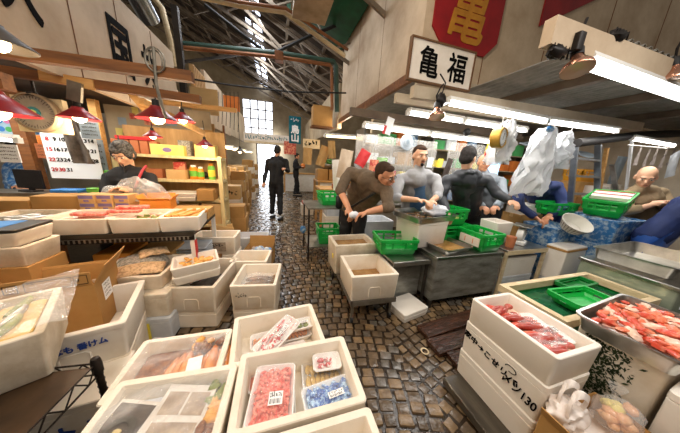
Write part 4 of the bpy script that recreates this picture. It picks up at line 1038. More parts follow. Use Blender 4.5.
# ---------------------------------------------------------------- back of the left stall
def frame_panel(name, label, cat, px0, py0, px1, py1, Y, m, th=.01, rot=0):
    A, B = GY(px0, py1, Y), GY(px1, py0, Y)
    t = thing(name, label, cat, ((A.x+B.x)/2, Y, (A.z+B.z)/2)); t.rotation_euler.y = rot
    w_, h_ = B.x-A.x, abs(B.z-A.z)
    a = MB(); a.box(-w_/2, 0, -h_/2, w_/2, th, h_/2); a.build('sheet', m, t)
    return t, w_, h_
t, w_, h_ = frame_panel('calendar', 'large wall calendar with red and black dates hanging in the left stall', 'calendar', 52, 133, 94, 178, 3.2, 'p_white')
rows = [('8', '9', '10', '11', '12', '13', '14'), ('15', '16', '17', '18', '19', '20', '21'), ('22', '23', '24', '25', '26', '27', '28'), ('29', '30', '31')]
for j, r_ in enumerate(rows):
    for i, s in enumerate(r_):
        lettering(s, .056, (-w_*.40+w_*.135*i, -.002, h_*.32-h_*.21*j), (1, 0, 0), (0, 0, 1), 'cal_red' if i == 0 or s == '30' else 'ink_black', t, 'date', bold=.02)
a = MB(); a.slab(lambda u, v: (-.17*(1-u)+.02*noise.noise(Vector((u*4, v*4, 0)))+.1*v, .02*math.sin(u*9+v*4)+.02*noise.noise(Vector((u*5, v*5, 3))), (.5-v)*.52), 12, 16, .004)
p = GY(77, 138, 3.05); tag(a.build('dark_cloth', 'dark_cloth', None, 60, p), 'dark grey cloth draped in front of the calendar', 'cloth')
t, w_, h_ = frame_panel('fish_poster', 'fish poster with rows of bright round spots, below the dial scale', 'poster', -14, 112, 44, 140, 3.4, 'poster_blue')
rr = random.Random(3); cols = ['p_yellow', 'p_pink', 'p_green', 'p_blue', 'p_white']
for j in range(4):
    for i in range(9):
        a = MB(); a.lathe([(w_*.052, 0), (w_*.05, -.003), (.001, -.003)], 14, c=(-w_/2+w_*(i+.5)/9, -.001, -h_/2+h_*(j+.5)/4), ax=(0, 1, 0))
        a.build('printed_spot', cols[rr.randrange(5)], t)
for args in ((('paper_notice', 'white notice with small print at the far left of the stall', 'notice', 1, 145, 16, 162, 2.75, 'p_white')), (('paper_notice', 'pale notice hanging right of the dark cloth', 'notice', 82, 121, 97, 138, 3.15, 'tarp_grey')),
             (('paper_notice', 'orange notice between the wooden post and the calendar', 'notice', 38, 136, 50, 144, 3.3, 'p_orange')), (('paper_notice', 'brown goods card below the orange notice', 'notice', 38, 144, 50, 158, 3.3, 'goods_brick')),
             (('paper_notice', 'grey card hanging at the right edge of the calendar', 'notice', 90, 140, 102, 170, 3.3, 'tarp_grey'))):
    t, w_, h_ = frame_panel(*args)
    a = MB()
    for k in range(4): strokes(a, Vector((-w_*.4, -.001, h_*(.28-.2*k))), (1, 0, 0), (0, 0, 1), w_*.8, h_*.08, 8, h_*.02, k)
    a.build('lettering', 'steel_dark', t)
fluorescent('short tube light at the far left, over the second stall keeper', GY(-6, 139, 2.8), GY(18, 141, 2.8), .014, True)
# desk clutter at far left
a = MB(); a.box(-3.6, 2.86, .95, -1.85, 3.15, .99); tag(a.build('desk_top', 'steel_dull', None), 'grey desk top at the far left behind the cartons', 'desk')
for x in (-3.58, -1.95):
    a = MB(); a.box(x, 2.9, 0, x+.08, 3.1, .95); a.build('leg', 'steel_dark', bpy.data.objects['desk_top'])
a = MB(); a.rbox(.22, .14, 0, .03, .01, .004); tag(a.build('blue_case', 'p_blue', None, 35, (-2.15, 2.98, .991)), 'flat blue case on the grey desk', 'case')
a = MB(); a.rbox(.1, .08, 0, .05, .01, .004); tag(a.build('green_packet', 'goods_green', None, 35, (-1.93, 2.97, .991)), 'green packet at the right end of the grey desk', 'packet')
t = thing('monitor', 'dark tilted screen on the grey desk', 'monitor', (-2.45, 2.98, .991), D2R(-15))
a = MB(); a.rbox(.14, .1, 0, .012, .01, .003); a.build('base', 'black_metal', t)
a = MB(); a.box(-.13, .0, .03, .13, .02, .22); a.box(-.02, 0, .01, .02, .02, .05); a.build('screen', 'black_metal', t)
a = MB(); a.tube([(-1.76, 3.2, 1.62), (-1.66, 3.0, 1.4), (-1.62, 2.95, 1.2), (-1.72, 2.95, 1.0)], .006, 6); tag(a.build('cable', 'cord_black'), 'thin black cable looping down in front of the calendar', 'cable')
# shelf unit with jars, pale yellow frame
SY = 3.28
xl, xr_ = GY(112, 160, SY).x, GY(221, 160, SY).x
zt = GY(200, 157, SY).z; zm = GY(200, 180, SY).z; zl = GY(200, 200, SY).z
t = thing('shelf_unit', 'pale yellow wooden shelf unit with jars beside the stall keeper', 'shelf', ((xl+xr_)/2, SY, 0)); hw = (xr_-xl)/2
for z, nm in ((zt, 'top_board'), (zm, 'shelf_board'), (zl, 'shelf_board'), (.5, 'shelf_board')):
    a = MB(); a.box(-hw, 0, z-.035, hw, .3, z); a.build(nm, 'yellow_wood', t)
for x in (-hw, hw-.05):
    for y in (-.005, .26):
        a = MB(); a.box(x, y, 0, x+.05, y+.045, zt-.036 if y > 0 else zt+.02); a.build('post', 'yellow_wood', t)
a = MB(); a.box(-hw, .3, .3, hw, .31, zt+.35); a.build('back_panel', 'ply', t)
def onshelf(px, z, dy=.12): return (GY(px, 165, SY+dy).x, SY+dy, z)
def jar(label, px, z, m, r=.045, h=.15, cap='p_white', grp=None):
    t = thing('jar', label, 'jar', onshelf(px, z), 0, grp)
    a = MB(); a.lathe([(.001, 0), (r*.95, .0), (r, .01), (r, h*.75), (r*.7, h*.86), (r*.6, h*.88)], 18); a.build('glass', m, t)
    a = MB(); a.lathe([(r*.66, h*.86), (r*.66, h), (.001, h)], 18); a.build('lid', cap, t)
    a = MB(); a.lathe([(r*1.01, h*.2), (r*1.012, h*.55), (r*1.01, h*.6)], 18); a.build('label', 'goods_green' if m == 'goods_orange' else 'p_yellow', t)
jar('orange jar, left one on the pale yellow shelf', 193, zm, 'goods_orange', .05, .19)
jar('orange jar with white cap, second on the pale yellow shelf', 200, zm, 'goods_orange', .042, .17)
jar('green and yellow bottle at the right end of the pale yellow shelf', 211, zm, 'goods_green', .045, .22, 'goods_orange')
carton('small open carton on the middle shelf left of the jars', .22, .2, .12, onshelf(178, zm), 0, 'cardboard_pale', None, False)
carton('red and white packet standing on the carton beside the jars', .13, .08, .10, (onshelf(180, 0)[0], SY+.12, zm+.121), 0, 'goods_red', None, False, 'packet', cat='packet')
a = MB(); a.ell((0, 0, .05), .09, .06, .055, 14, 8, None, .2, 2); tag(a.build('dark_pot', 'steel_dark', None, 60, onshelf(201, zm+.0, .24)), 'dark round pot behind the orange jars', 'pot')
carton('long yellow carton with a dark emblem on top of the shelf unit', .36, .16, .13, onshelf(172, zt), 0, 'goods_yellow', None, False)
a = MB(); a.ell((.0, -.081, .065), .05, .003, .028, 14, 6); a.build('emblem', 'purple_print', [o for o in bpy.data.objects if o.get('label', '').startswith('long yellow carton')][0])
carton('second yellow carton at the right end of the shelf unit top', .24, .16, .16, onshelf(208, zt), 0, 'goods_yellow', None, False)
carton('grey newspaper covered box on the shelf unit top', .14, .12, .2, onshelf(188, zt, .2), 0, 'newsprint', None, False)
carton('brown carton high above the yellow carton, near the small lamp', .20, .14, .28, (GY(203, 120, SY+.3).x, SY+.42, zt+.1), 0, 'cardboard', None, True)
for i in range(5):
    carton('brick coloured packet in the row above the stall keeper', .085, .1, .16, onshelf(122+9*i, zt, .14), 0, 'goods_brick', 'brick coloured packets on the shelf top', False, 'packet', cat='packet')
carton('bright red flat box over the stall keeper', .36, .1, .04, (GY(128, 135, SY).x, SY+.13, zt+.162), 0, 'p_red', None, False)
carton('green packet standing left of the stall keeper', .06, .08, .13, onshelf(108, zt-.0, -.09), 0, 'goods_green', None, False, 'packet', cat='packet').location.z = zt-.34
for i in range(3):
    carton('brick coloured carton on the middle shelf behind the stall keeper', .12, .12, .12, onshelf(138+10*i, zm, .15), 0, 'goods_brick', 'brick cartons behind the stall keeper', False)
for k, (px, z, w_, h_, m, l) in enumerate(((178, zl, .40, .05, 'styro', 'lower white foam tray stacked on the shelf below the jars'), (180, zl+.052, .38, .05, 'styro_white', 'upper white foam tray stacked on the shelf below the jars'))):
    styro(l, w_, .28, h_, onshelf(px, z, .05), 0, m, None, False, .02, .006, .012, name='foam_tray', cat='foam tray')
carton('brown carton on the lower shelf at the aisle end', .20, .24, .15, onshelf(205, zl, .05), 0, 'cardboard', None, True)
for k in range(4): carton(('pale carton at the bottom of the shelf unit, left', 'pale carton at the bottom of the shelf unit, second', 'pale carton at the bottom of the shelf unit, third', 'pale carton at the bottom of the shelf unit, aisle end')[k], .24, .26, .3, (xl+.16+.28*k, SY+.15, .5), 0, 'cardboard_pale', None, True)
a = MB(); a.box(-.1, -.1, 0, .1, .1, .04); 
t, w_, h_ = frame_panel('posters_board', 'board of pinned papers on the wall behind the shelf unit', 'board', 112, 112, 210, 150, 3.75, 'wall_far')
rr = random.Random(8)
for i in range(12):
    a = MB()
    x, z = rr.uniform(-.45, .4)*w_, rr.uniform(-.4, .3)*h_; a.box(x, -.003, z, x+rr.uniform(.06, .14), -.001, z+rr.uniform(.06, .12))
    a.build('pinned_paper', ('goods_yellow', 'paper', 'tarp_grey', 'goods_red')[i % 4], t)
# ================================================================= cart with two foam boxes
t = thing('cart', 'low steel cart carrying two open foam boxes of water', 'cart', (.86, 1.97, 0), D2R(-2))
a = MB(); a.box(-.215, -.44, .215, .215, .44, .235); a.build('deck', 'steel_dull', t)
a = MB(); a.box(-.225, -.45, .20, .225, -.435, .245); a.box(-.225, .435, .20, .225, .45, .245); a.box(-.225, -.45, .20, -.21, .45, .245); a.box(.21, -.45, .20, .225, .45, .245); a.build('frame', 'steel_dull', t)
for sx in (-1, 1):
    for sy in (-1, 1):
        a = MB(); a.tube([(sx*.195, sy*.41, .055), (sx*.195, sy*.41, .215)], .013, 10); l = a.build('leg', 'steel_dull', t)
        a = MB(); a.lathe([(.001, -.012), (.026, -.012), (.03, -.008), (.03, .008), (.026, .012), (.001, .012)], 18, c=(sx*.195, sy*.41, .03), ax=(1, 0, 0)); a.build('wheel', 'rubber', l)
o = styro('front open foam box of brown water on the steel cart', .46, .46, .25, (.85, 1.75, .246), D2R(-3), 'styro', None, True, .035, .012)
a = MB(); a.grid(lambda u, v: ((u-.5)*.375, (v-.5)*.375, .09+.004*noise.noise(Vector((u*9, v*9, 0)))), 20, 20); a.build('water', 'water_brown', o, 60)
o = styro('taller open foam box of brown water at the back of the steel cart', .50, .36, .34, (.84, 2.21, .246), 0, 'styro_dirty', None, False, .04, .012)
a = MB(); a.grid(lambda u, v: ((u-.5)*.42, (v-.5)*.28, .285+.003*noise.noise(Vector((u*9, v*9, 4)))), 20, 14); a.build('water', 'water_brown', o, 60)
a = MB(); a.box(-.2495, -.1, .16, -.246, -.06, .21); a.build('sticker', 'p_yellow', o)
o = closed_styro('low white lidded foam box on the wet floor below the steel side shelf', .33, .27, .09, (1.27, 1.60, 0), D2R(12), 'styro_white')
# ================================================================= steel counter and its side shelf
t = thing('steel_counter', 'low steel work counter that carries the green crates', 'counter', (1.97, 1.89, 0))
a = MB(); a.rbox(.92, .66, .575, .602, .012, .004); a.build('worktop', 'steel', t)
a = MB(); a.box(-.44, -.315, .10, .44, -.305, .574); a.build('front_panel', 'steel_wet', t)
for s in (-1, 1):
    a = MB(); a.box(s*.44-.005, -.31, .10, s*.44+.005, .31, .574); a.build('side_panel', 'steel_wet', t)
a = MB(); a.box(-.44, .30, .1, .44, .31, .574); a.build('back_panel', 'steel_dark', t)
for sx in (-1, 1):
    for sy in (-1, 1):
        a = MB(); a.box(sx*.425-.018, sy*.29-.018, 0, sx*.425+.018, sy*.29+.018, .10); a.build('foot', 'steel_dark', t)
t = thing('side_shelf', 'steel side shelf attached left of the counter, under the single green crate', 'shelf', (1.29, 1.97, 0))
a = MB(); a.rbox(.44, .68, .53, .548, .01, .003); a.build('top', 'steel', t)
a = MB(); a.box(-.22, -.342, .50, .22, -.332, .532); a.build('front_lip', 'steel_dull', t)
a = MB(); a.box(-.20, -.2, .05, .22, -.19, .53); a.build('lower_panel', 'steel_wet', t)
for sx in (-1, 1):
    a = MB(); a.box(sx*.2-.012, -.32, 0, sx*.2+.012, -.296, .53); a.build('leg', 'steel_dark', t)
    a = MB(); a.box(sx*.2-.012, .296, 0, sx*.2+.012, .32, .53); a.build('leg', 'steel_dark', t)
crate('single green crate on the steel side shelf, nearest the foam cart', .42, .33, .17, (1.235, 1.93, .549), D2R(-9))
o = crate('green crate with a white label panel at the right of the counter', .32, .37, .20, (2.24, 1.755, .603), D2R(2))
a = MB(); xx = -.163
a.box(xx-.006, -.135, .05, xx+.003, .11, .145); p = a.build('label_panel', 'styro', o)
for k in (-.06, .04):
    a = MB(); a.box(xx-.0075, k-.004, .07, xx-.005, k+.004, .125); a.build('print_mark', 'p_orange', p)
crate('lower green crate of the pair behind the steel drip tray', .42, .29, .20, (2.0, 2.06, .603), D2R(1))
o = crate('upper green crate of the pair, in front of the man in the dark jacket', .40, .29, .20, (2.02, 2.06, .804), D2R(4))
a = MB(); a.rbox(.32, .22, .02, .08, .02, .01); a.build('wet_contents', 'green_food', o)
crate('green crate behind the labelled one, at the end of the counter', .28, .2, .17, (2.29, 2.04, .603), D2R(-3))
steel_tray('steel drip tray with wet surface on the counter front', .40, .36, .055, (1.80, 1.775, .603), D2R(10), 'steel', None, 'water_brown')
# foam box with steel pan and ice bag
styro('white foam box under the steel pan of fish at the counter', .44, .38, .25, (1.62, 2.01, .603), D2R(8), 'styro_white', None, False, .03, .01, lid='styro_white')
steel_tray('steel pan of small fish on the white foam box', .60, .46, .065, (1.64, 2.02, .89), D2R(10), 'steel')
rr = random.Random(31)
for i in range(18):
    a = MB(); a.ell((0, 0, 0), .045, .012, .01, 10, 6)
    tag(a.build('small_fish', 'brown_fish', None, 60, (1.52+rr.uniform(-.12, .12), 2.01+rr.uniform(-.12, .12), .915+.005*(i % 3)), rr.uniform(0, 3)), 'small brown fish in the steel pan at the counter', 'fish', 'small fish in the steel pan')
a = MB(); a.ell((0, 0, .06), .17, .12, .07, 22, 12, None, .35, 4, 2.5); tag(a.build('ice_bag', 'tissue', None, 70, (1.77, 2.0, .92), D2R(12)), 'crumpled white bag of ice on the steel pan', 'bag')
# wet pale tank behind the cart
o = styro('wet grey foam tank between the two aproned men', .46, .36, .72, (1.32, 2.66, 0), 0, 'styro_grey', None, False, .03, .01, .55)
# small steel table by the aisle
pf = GZ(307, 261, 0); 
t = thing('steel_table', 'narrow steel table at the aisle with green crates under it', 'table', (pf.x+.33, pf.y+.28, 0))
a = MB(); a.rbox(.68, .62, .80, .825, .01, .003); a.build('top', 'steel_dull', t)
for sx in (-1, 1):
    for sy in (-1, 1):
        a = MB(); a.box(sx*.315-.012, sy*.28-.012, 0, sx*.315+.012, sy*.28+.012, .80); a.build('leg', 'black_metal', t)
a = MB(); a.box(-.31, -.27, .2, .31, .27, .215); a.build('lower_shelf', 'steel_dull', t)
crate('green crate on the narrow steel table at the aisle', .36, .34, .19, (pf.x+.38, pf.y+.28, .826), D2R(4))
crate('green crate on the lower shelf of the narrow steel table', .36, .34, .26, (pf.x+.36, pf.y+.24, .216), D2R(-3))
a = MB(); a.ell((0, 0, 0), .05, .02, .06, 12, 7, None, .3, 2); tag(a.build('blue_cloth', 'blue_plastic', None, 60, (pf.x-.035, pf.y+.25, .42)), 'small blue cloth tied to the leg of the narrow steel table', 'cloth')
# ================================================================= floor boards
for k, (x, y, L, w_, rz, l) in enumerate(((1.50, 1.30, .80, .15, 6, 'reddish wet plank on the floor, closest to the steel counter'), (1.48, 1.12, .80, .15, 3, 'reddish wet plank on the floor, middle of the three'), (1.5, .955, .70, .14, 0, 'reddish wet plank on the floor, closest to the lettered boxes'))):
    a = MB(); a.rbox(L, w_, 0, .045, .006, .004); tag(a.build('wooden_plank', 'wood_wet', None, 35, (x+.12, y+.02, .002), D2R(rz)), l, 'plank')
a = MB(); a.rbox(.66, .62, 0, .055, .006, .004); t = tag(a.build('floor_board', 'wood_board', None, 35, (1.41, .56, .006)), 'dark wet wooden board under the lettered foam boxes', 'board')
a = MB(); a.lathe([(.028, 0), (.034, .004), (.028, .008), (.022, .004), (.028, 0)], 24); tag(a.build('rubber_ring', 'wood_tank', None, 60, (1.13, 1.12, .008)), 'tan rubber ring lying on the cobbles beside the planks', 'ring')
a = MB(); a.ell((0, 0, .008), .02, .012, .009, 10, 6, None, .2, 1); tag(a.build('fish_scrap', 'pale_flesh', None, 60, (.66, .66, .0), .5), 'small pale scrap lying on the cobbles in front', 'scrap')
# ================================================================= lettered foam stack
SX, SY2 = 1.375, .672
W3, D3 = .335, .46
def lettered(label, h, z, m='styro_white'): return closed_styro(label, W3, D3, h, (SX, SY2, z), 0, m)
closed_styro('bottom foam box of the lettered stack on the wet board', W3, D3, .19, (SX, SY2, .062), 0, 'styro_white')
o = closed_styro('middle foam box of the stack, with black handwriting on its side', W3, D3, .225, (SX, SY2, .2525), 0, 'styro_white')
fx = -W3/2-.0005
lettering('家中→こせリバ', .047, (fx, .05, .125), (0, -1, -.12), (0, 0, 1), 'ink_black', o, 'handwriting', bold=.012, sx=1.05)
lettering('〆ツ130', .062, (fx, -.135, .085), (0, -1, -.1), (0, 0, 1), 'ink_black', o, 'handwriting', bold=.008, sx=.8, sy=1.1)
a = MB(); a.tube([(fx, -.075+.028*math.cos(q*.33), .16+.018*math.sin(q*.33)) for q in range(16)], .0025, 5); a.build('handwriting', 'ink_black', o)
o = styro('open top foam box of the lettered stack, full of red fish', W3, D3, .17, (SX, SY2, .478), 0, 'styro_white', None, False, .026, .006, .03)
rr = random.Random(41)
a = MB(); a.rbox(.27, .39, 0, .06, .02, .01); tag(a.build('fish_layer', 'pale_flesh', None, 35, (SX, SY2, .51)), 'pale lower layer of fish in the top lettered box', 'fish layer')
for i in range(15):
    a = MB(); L = rr.uniform(.13, .18)
    R = []
    for k in range(12):
        u = k/11; r = .030*math.sin(PI*min(u*1.08+.06, 1))**.7+.004
        if u > .86: r = .006+.026*(u-.86)/.14
        R.append([((u-.5)*L, r*.6*math.cos(2*PI*j/10), r*.8*math.sin(2*PI*j/10)) for j in range(10)])
    a.loft(R)
    y = SY2+.18-.026*i
    o = a.build('red_fish', 'fish_red' if i % 3 else 'crab_red', None, 60, (SX-.03+rr.uniform(-.04, .05), y, .59+.008*(i % 3)), D2R(rr.uniform(-25, 25)))
    o.rotation_euler.x = rr.uniform(.3, 1.2)
    tag(o, 'small red fish in the open top box of the lettered stack', 'fish', 'red fish in the lettered stack')
for k, (x, y, m, l) in enumerate(((.055, .02, 'crab_red', 'red wrapped pack in the top lettered box, far one'), (.06, -.085, 'fish_red', 'red wrapped pack in the top lettered box, nearer one'), (-.06, -.12, 'pale_flesh', 'pale wrapped pack in the top lettered box at its near corner'))):
    food_pack(l, .13, .16, (SX+x, SY2+y, .588), D2R(80), m, 'slices', .02, lab=(k == 1), seed=50+k)
# ================================================================= leaf box, red tray
def leaf_print(o):
    rr = random.Random(71); a = MB()
    for i in range(1100):
        side = True
        q = rr.betavariate(1.1, 2.2); z = rr.uniform(.2, .61); L = rr.uniform(.007, .016); an = rr.uniform(0, PI)
        if rr.random() < max(0, (q-.35))*1.6: continue
        dx, dz = math.cos(an)*L, math.sin(an)*L
        pts = [(-dx, -dz), (-dz*.35, dx*.35), (dx, dz), (dz*.35, -dx*.35)]
        if side: a.add([(-.2455-.0012*(z/.66)*4-.0005, .13-q*.05-.22*rr.random()+p[0], z+p[1]) for p in pts] if False else [(-.2503, (.5-rr.random())*.0+.12-.24*q+p[0], z+p[1]) for p in pts], [(0, 1, 2, 3)])
        else: a.add([(-.23+q*.40+p[0], -.1503, z+p[1]) for p in pts], [(0, 1, 2, 3)])
    tag(a.build('leaf_print', 'leaf_ink', o), kind='stuff')
o = styro('tall foam box covered in dark green leaf print under the tray of red crab', .50, .30, .632, (1.90, .44, 0), D2R(2), 'styro', None, False, .03, .01, .3)
leaf_print(o)
t = steel_tray('big steel tray heaped with red and pale crab pieces', .60, .34, .085, (1.90, .44, .634), D2R(5), 'steel', None, None)
rr = random.Random(51)
a = MB(); a.slab(lambda u, v: ((u-.5)*.52, (v-.5)*.27, .05+.015*math.sin(PI*u)*math.sin(PI*v)), 10, 8, .04); tag(a.build('crab_layer', 'pale_flesh', None, 60, (1.90, .44, .637), D2R(5)), 'pale bed of crab meat filling the big steel tray', 'seafood')
for i in range(64):
    a = MB(); L = rr.uniform(.05, .085)
    M = Matrix.Rotation(rr.uniform(0, 3.1), 3, 'Z') @ Matrix.Rotation(rr.uniform(-.4, .4), 3, 'Y')
    a.ell((0, 0, 0), L*.55, L*.3, L*.2, 12, 7, M, .45, i, 2.5)
    ix, iy = (i % 11)/10-.5, (i//11)/5-.5
    o = a.build('crab_piece', ('crab_red', 'salmon', 'pale_flesh', 'crab_red')[i % 4], None, 60, (1.90+ix*.48+rr.uniform(-.015, .015), .44+iy*.23+ix*.04+rr.uniform(-.012, .012), .708+rr.uniform(-.005, .022)))
    tag(o, ('red crab piece', 'orange pink crab piece', 'pale crab piece', 'red crab piece')[i % 4]+' in the heap on the big steel tray', 'seafood', ('red', 'orange pink', 'pale', 'red')[i % 4]+' pieces on the big steel tray')
# bags in front
open_carton('open brown carton at the bottom edge holding the plastic bags', .40, .27, .40, (1.335, .275, 0), 0, 'cardboard', (.0, .0, .05, 0), (0, 0, 70, 0))
a = MB(); a.rbox(.36, .24, .0, .32, .02, .01); tag(a.build('packing_bundle', 'bag_carrier', None, 35, (1.335, .275, .008)), 'white filled packing inside the open carton at the bottom edge', 'bundle')
p = GD(566, 415, .97)
t = thing('carrier_bag', 'white plastic carrier bag with looped handles at the bottom edge', 'bag', (p.x, p.y, .33))
a = MB(); a.ell((0, 0, .06), .085, .06, .075, 40, 24, None, .28, 6, 3.4)
for v in a.v: v += Vector((1, .6, .4))*.012*abs(noise.noise(v*28))
a.build('bag_body', 'bag_carrier', t, 60)
for s in (-1, 1):
    a = MB(); n = 14; vs = []
    for q in range(n+1):
        an = PI*q/n; c = Vector((.012*s-.042*math.cos(an), .022*s+.01*math.sin(an*2), .105+.105*math.sin(an)**.8)); d_ = Vector((.012*abs(math.cos(an))+.003, .010, .012*math.sin(an)))
        vs.append([c-d_, c+d_-Vector((0, .012, 0)), c+d_, c-d_+Vector((0, .012, 0))])
    a.loft(vs); a.build('handle', 'bag_carrier', t, 60)
p = GD(615, 418, .97)
t = thing('food_bag', 'clear knotted plastic bag of peach coloured food beside the carrier bag', 'bag', (p.x, p.y, .33))
a = MB(); a.ell((0, 0, .075), .10, .075, .07, 22, 12, None, .2, 9); a.build('bag_skin', 'film_bag', t, 70)
rr = random.Random(61)
for i in range(16):
    a = MB(); a.ell((rr.uniform(-.055, .055), rr.uniform(-.04, .04), .05+rr.uniform(0, .06)), .032, .022, .018, 10, 6, Matrix.Rotation(i, 3, 'Z'), .25, i); a.build('peach_piece', 'peach_food' if i % 4 else 'goods_yellow', t, 60)
a = MB(); a.lathe([(.012, .14), (.008, .155), (.022, .18), (.03, .2)], 14, c=(.01, .03, 0)); a.build('knot', 'film_bag', t, 70)
c_ = GZ(657, 386, .60)
closed_styro('white foam box at the bottom right corner of the photo', .34, .20, .60, (c_.x+.20, c_.y-.11, 0), D2R(4), 'styro_white')
# ================================================================= wooden framed fish tank
t = thing('fish_tank', 'large shallow fish tank with a pale wooden rim and green lining', 'tank', (2.21, .845, 0))
hw, hd = .545, .21
a = MB(); a.box(-hw+.02, -hd+.02, .05, hw-.02, hd-.02, .35); a.build('base', 'steel_dark', t)
a = MB(); a.loft([[(x, y, z) for x, y in ((-ww, -dd), (ww, -dd), (ww, dd), (-ww, dd))] for ww, dd, z in ((hw-.02, hd-.02, .35), (hw-.02, hd-.02, .585), (hw-.035, hd-.035, .585), (hw-.035, hd-.035, .50))], False, True); a.build('lining', 'green_plastic_dark', t)
for (x0, y0, x1, y1) in ((-hw, -hd, hw, -hd+.04), (-hw, hd-.04, hw, hd), (-hw, -hd+.04, -hw+.045, hd-.04), (hw-.045, -hd+.04, hw, hd-.04)):
    a = MB(); a.box(x0, y0, .545, x1, y1, .60); a.build('rim_board', 'wood_tank', t)
a = MB(); a.grid(lambda u, v: ((u-.5)*2*(hw-.036), (v-.5)*2*(hd-.036), .52+.004*noise.noise(Vector((u*14, v*8, 0)))), 40, 16); a.build('water', 'tank_water', t, 60)
for sx in (-1, 1):
    for sy in (-1, 1):
        a = MB(); a.box(sx*(hw-.06)-.02, sy*(hd-.05)-.02, 0, sx*(hw-.06)+.02, sy*(hd-.05)+.02, .05); a.build('foot', 'steel_dark', t)
o = crate('flat green basket floating in the wooden rimmed tank, near side', .40, .20, .075, (2.16, .80, .535), D2R(-4), 'green_plastic')
for k in (-.1, .08):
    a = MB(); a.box(k-.006, -.105, .02, k+.006, -.098, .06); a.build('print_mark', 'p_orange', o)
crate('flat green basket in the wooden rimmed tank, far side', .36, .13, .06, (2.42, .955, .535), D2R(3), 'green_plastic_dark')
# ================================================================= steel display tank and tray
t = thing('display_tank', 'greenish steel and glass tank under the large empty steel tray', 'tank', (3.22, .86, 0))
a = MB(); a.rbox(.86, .54, .30, .70, .015, .005); a.build('body', 'tank_glass', t)
a = MB(); a.rbox(.89, .57, .685, .715, .015, .005); a.build('rim', 'steel', t)
a = MB(); a.rbox(.84, .52, 0, .30, .01, .004); a.build('plinth', 'steel_dark', t)
a = MB(); a.box(-.30, -.275, .52, -.1, -.268, .60); a.box(.05, -.275, .50, .2, -.268, .56); a.build('ice_patch', 'tissue', t)
steel_tray('large empty steel tray on the greenish display tank', .80, .46, .10, (3.30, .90, .7165), D2R(2), 'steel')
p = GD(677, 247, 1.72)
a = MB(); a.rbox(.07, .05, 0, .16, .02, .008); tag(a.build('bottle_box', 'bag_carrier', None, 35, (3.46, .66, .7165)), 'pale plastic container standing at the right edge beside the steel tray', 'container')
# ================================================================= table with scale, boxes
t = thing('scale_table', 'steel table with a tan edge right of the counter, under the white scale', 'table', (2.80, 1.80, 0))
a = MB(); a.rbox(.66, .48, .585, .61, .01, .003); a.build('top', 'steel', t)
a = MB(); a.box(-.33, -.245, .555, .33, -.235, .605); a.build('front_edge', 'wood_tank', t)
for sx in (-1, 1):
    for sy in (-1, 1):
        a = MB(); a.box(sx*.315-.015, sy*.22-.015, 0, sx*.315+.015, sy*.22+.015, .585); a.build('leg', 'wood_tank', t)
closed_styro('lower white foam box under the scale table', .56, .40, .25, (2.78, 1.80, 0), 0, 'styro_grey')
closed_styro('upper white foam box under the scale table', .56, .40, .25, (2.78, 1.80, .2505), 0, 'styro_white')
p = GZ(534, 243, .61)
t = thing('counter_scale', 'white scale with a round dial facing the camera on the steel table', 'scale', (2.86, 1.72, .611), D2R(22))
a = MB(); a.rbox(.15, .13, 0, .05, .02, .006); a.build('base', 'white_enamel', t)
a = MB(); a.lathe([(.001, .03), (.085, .03), (.09, .02), (.09, -.03), (.085, -.036), (.001, -.036)], 30, c=(0, 0, .12), ax=(0, 1, 0)); h_ = a.build('head', 'white_enamel', t)
a = MB()
for k in range(24):
    an = 2*PI*k/24; a.bar((.062*math.cos(an), -.0375, .12+.062*math.sin(an)), (.075*math.cos(an), -.0375, .12+.075*math.sin(an)), .002, .002)
a.bar((0, -.038, .12), (.02, -.038, .17), .004, .002); a.build('dial_mark', 'print_dark', h_)
a = MB(); a.tube([(0, 0, .2), (0, 0, .235)], .02, 12); a.rbox(.2, .18, .23, .245, .02, .003); a.build('pan', 'steel', t)
styro('small white foam box behind the white scale', .26, .24, .26, (2.63, 1.88, .611), 0, 'styro_white', None, False)
a = MB(); a.lathe([(.001, 0), (.045, 0), (.05, .12), (.048, .13), (.001, .13)], 16); tag(a.build('brown_pot', 'goods_brick', None, 40, (2.62, 1.66, .611)), 'brown pot on the steel table left of the scale', 'pot')
o = closed_styro('white foam box sealed with brown tape beside the scale table', .46, .20, .42, (3.42, 1.53, .22), D2R(4), 'styro_white')
a = MB(); a.rbox(.468, .208, .375, .405, .03, .004); a.build('tape_band', 'cardboard', o)
closed_styro('foam box standing under the tape sealed one', .44, .20, .218, (3.42, 1.53, 0), D2R(4), 'styro_grey')
# blue bins, nets, green crates
def bin_(label, w, d, h, loc, rz=0, pile=True, m='blue_plastic'):
    o = thing('blue_bin', label, 'bin', loc, rz)
    a = MB(); a.tubbox(w, d, h, .012, .03, .02, .012, lip=.03); a.build('tub', m, o)
    if pile:
        a = MB(); a.slab(lambda u, v: ((u-.5)*(w-.04), (v-.5)*(d-.04), h*.9+.07*math.sin(PI*u)*math.sin(PI*v)+.03*noise.noise(Vector((u*7, v*7, w)))), 22, 16, .05); a.build('net_pile', 'net_pile', o, 60)
    return o
bin_('lowest blue bin of the stack behind the large steel tray', .56, .44, .35, (3.90, 1.50, 0), 0, False)
bin_('middle blue bin of the stack behind the large steel tray', .56, .44, .35, (3.90, 1.50, .352), 0, False)
bin_('top blue bin heaped with blue and white nets behind the large steel tray', .58, .46, .30, (3.90, 1.50, .704), 0, True)
o = crate('tilted green crate lying on the heap of blue nets', .46, .34, .20, (3.86, 1.50, 1.07), D2R(12)); o.rotation_euler.y = D2R(-14)
a = MB(); a.slab(lambda u, v: (-.1+(u-.5)*.26+.2, (v-.5)*.3, .19+.015*math.sin(PI*u)), 6, 6, .04); q = a.build('white_pack', 'styro_white', o)
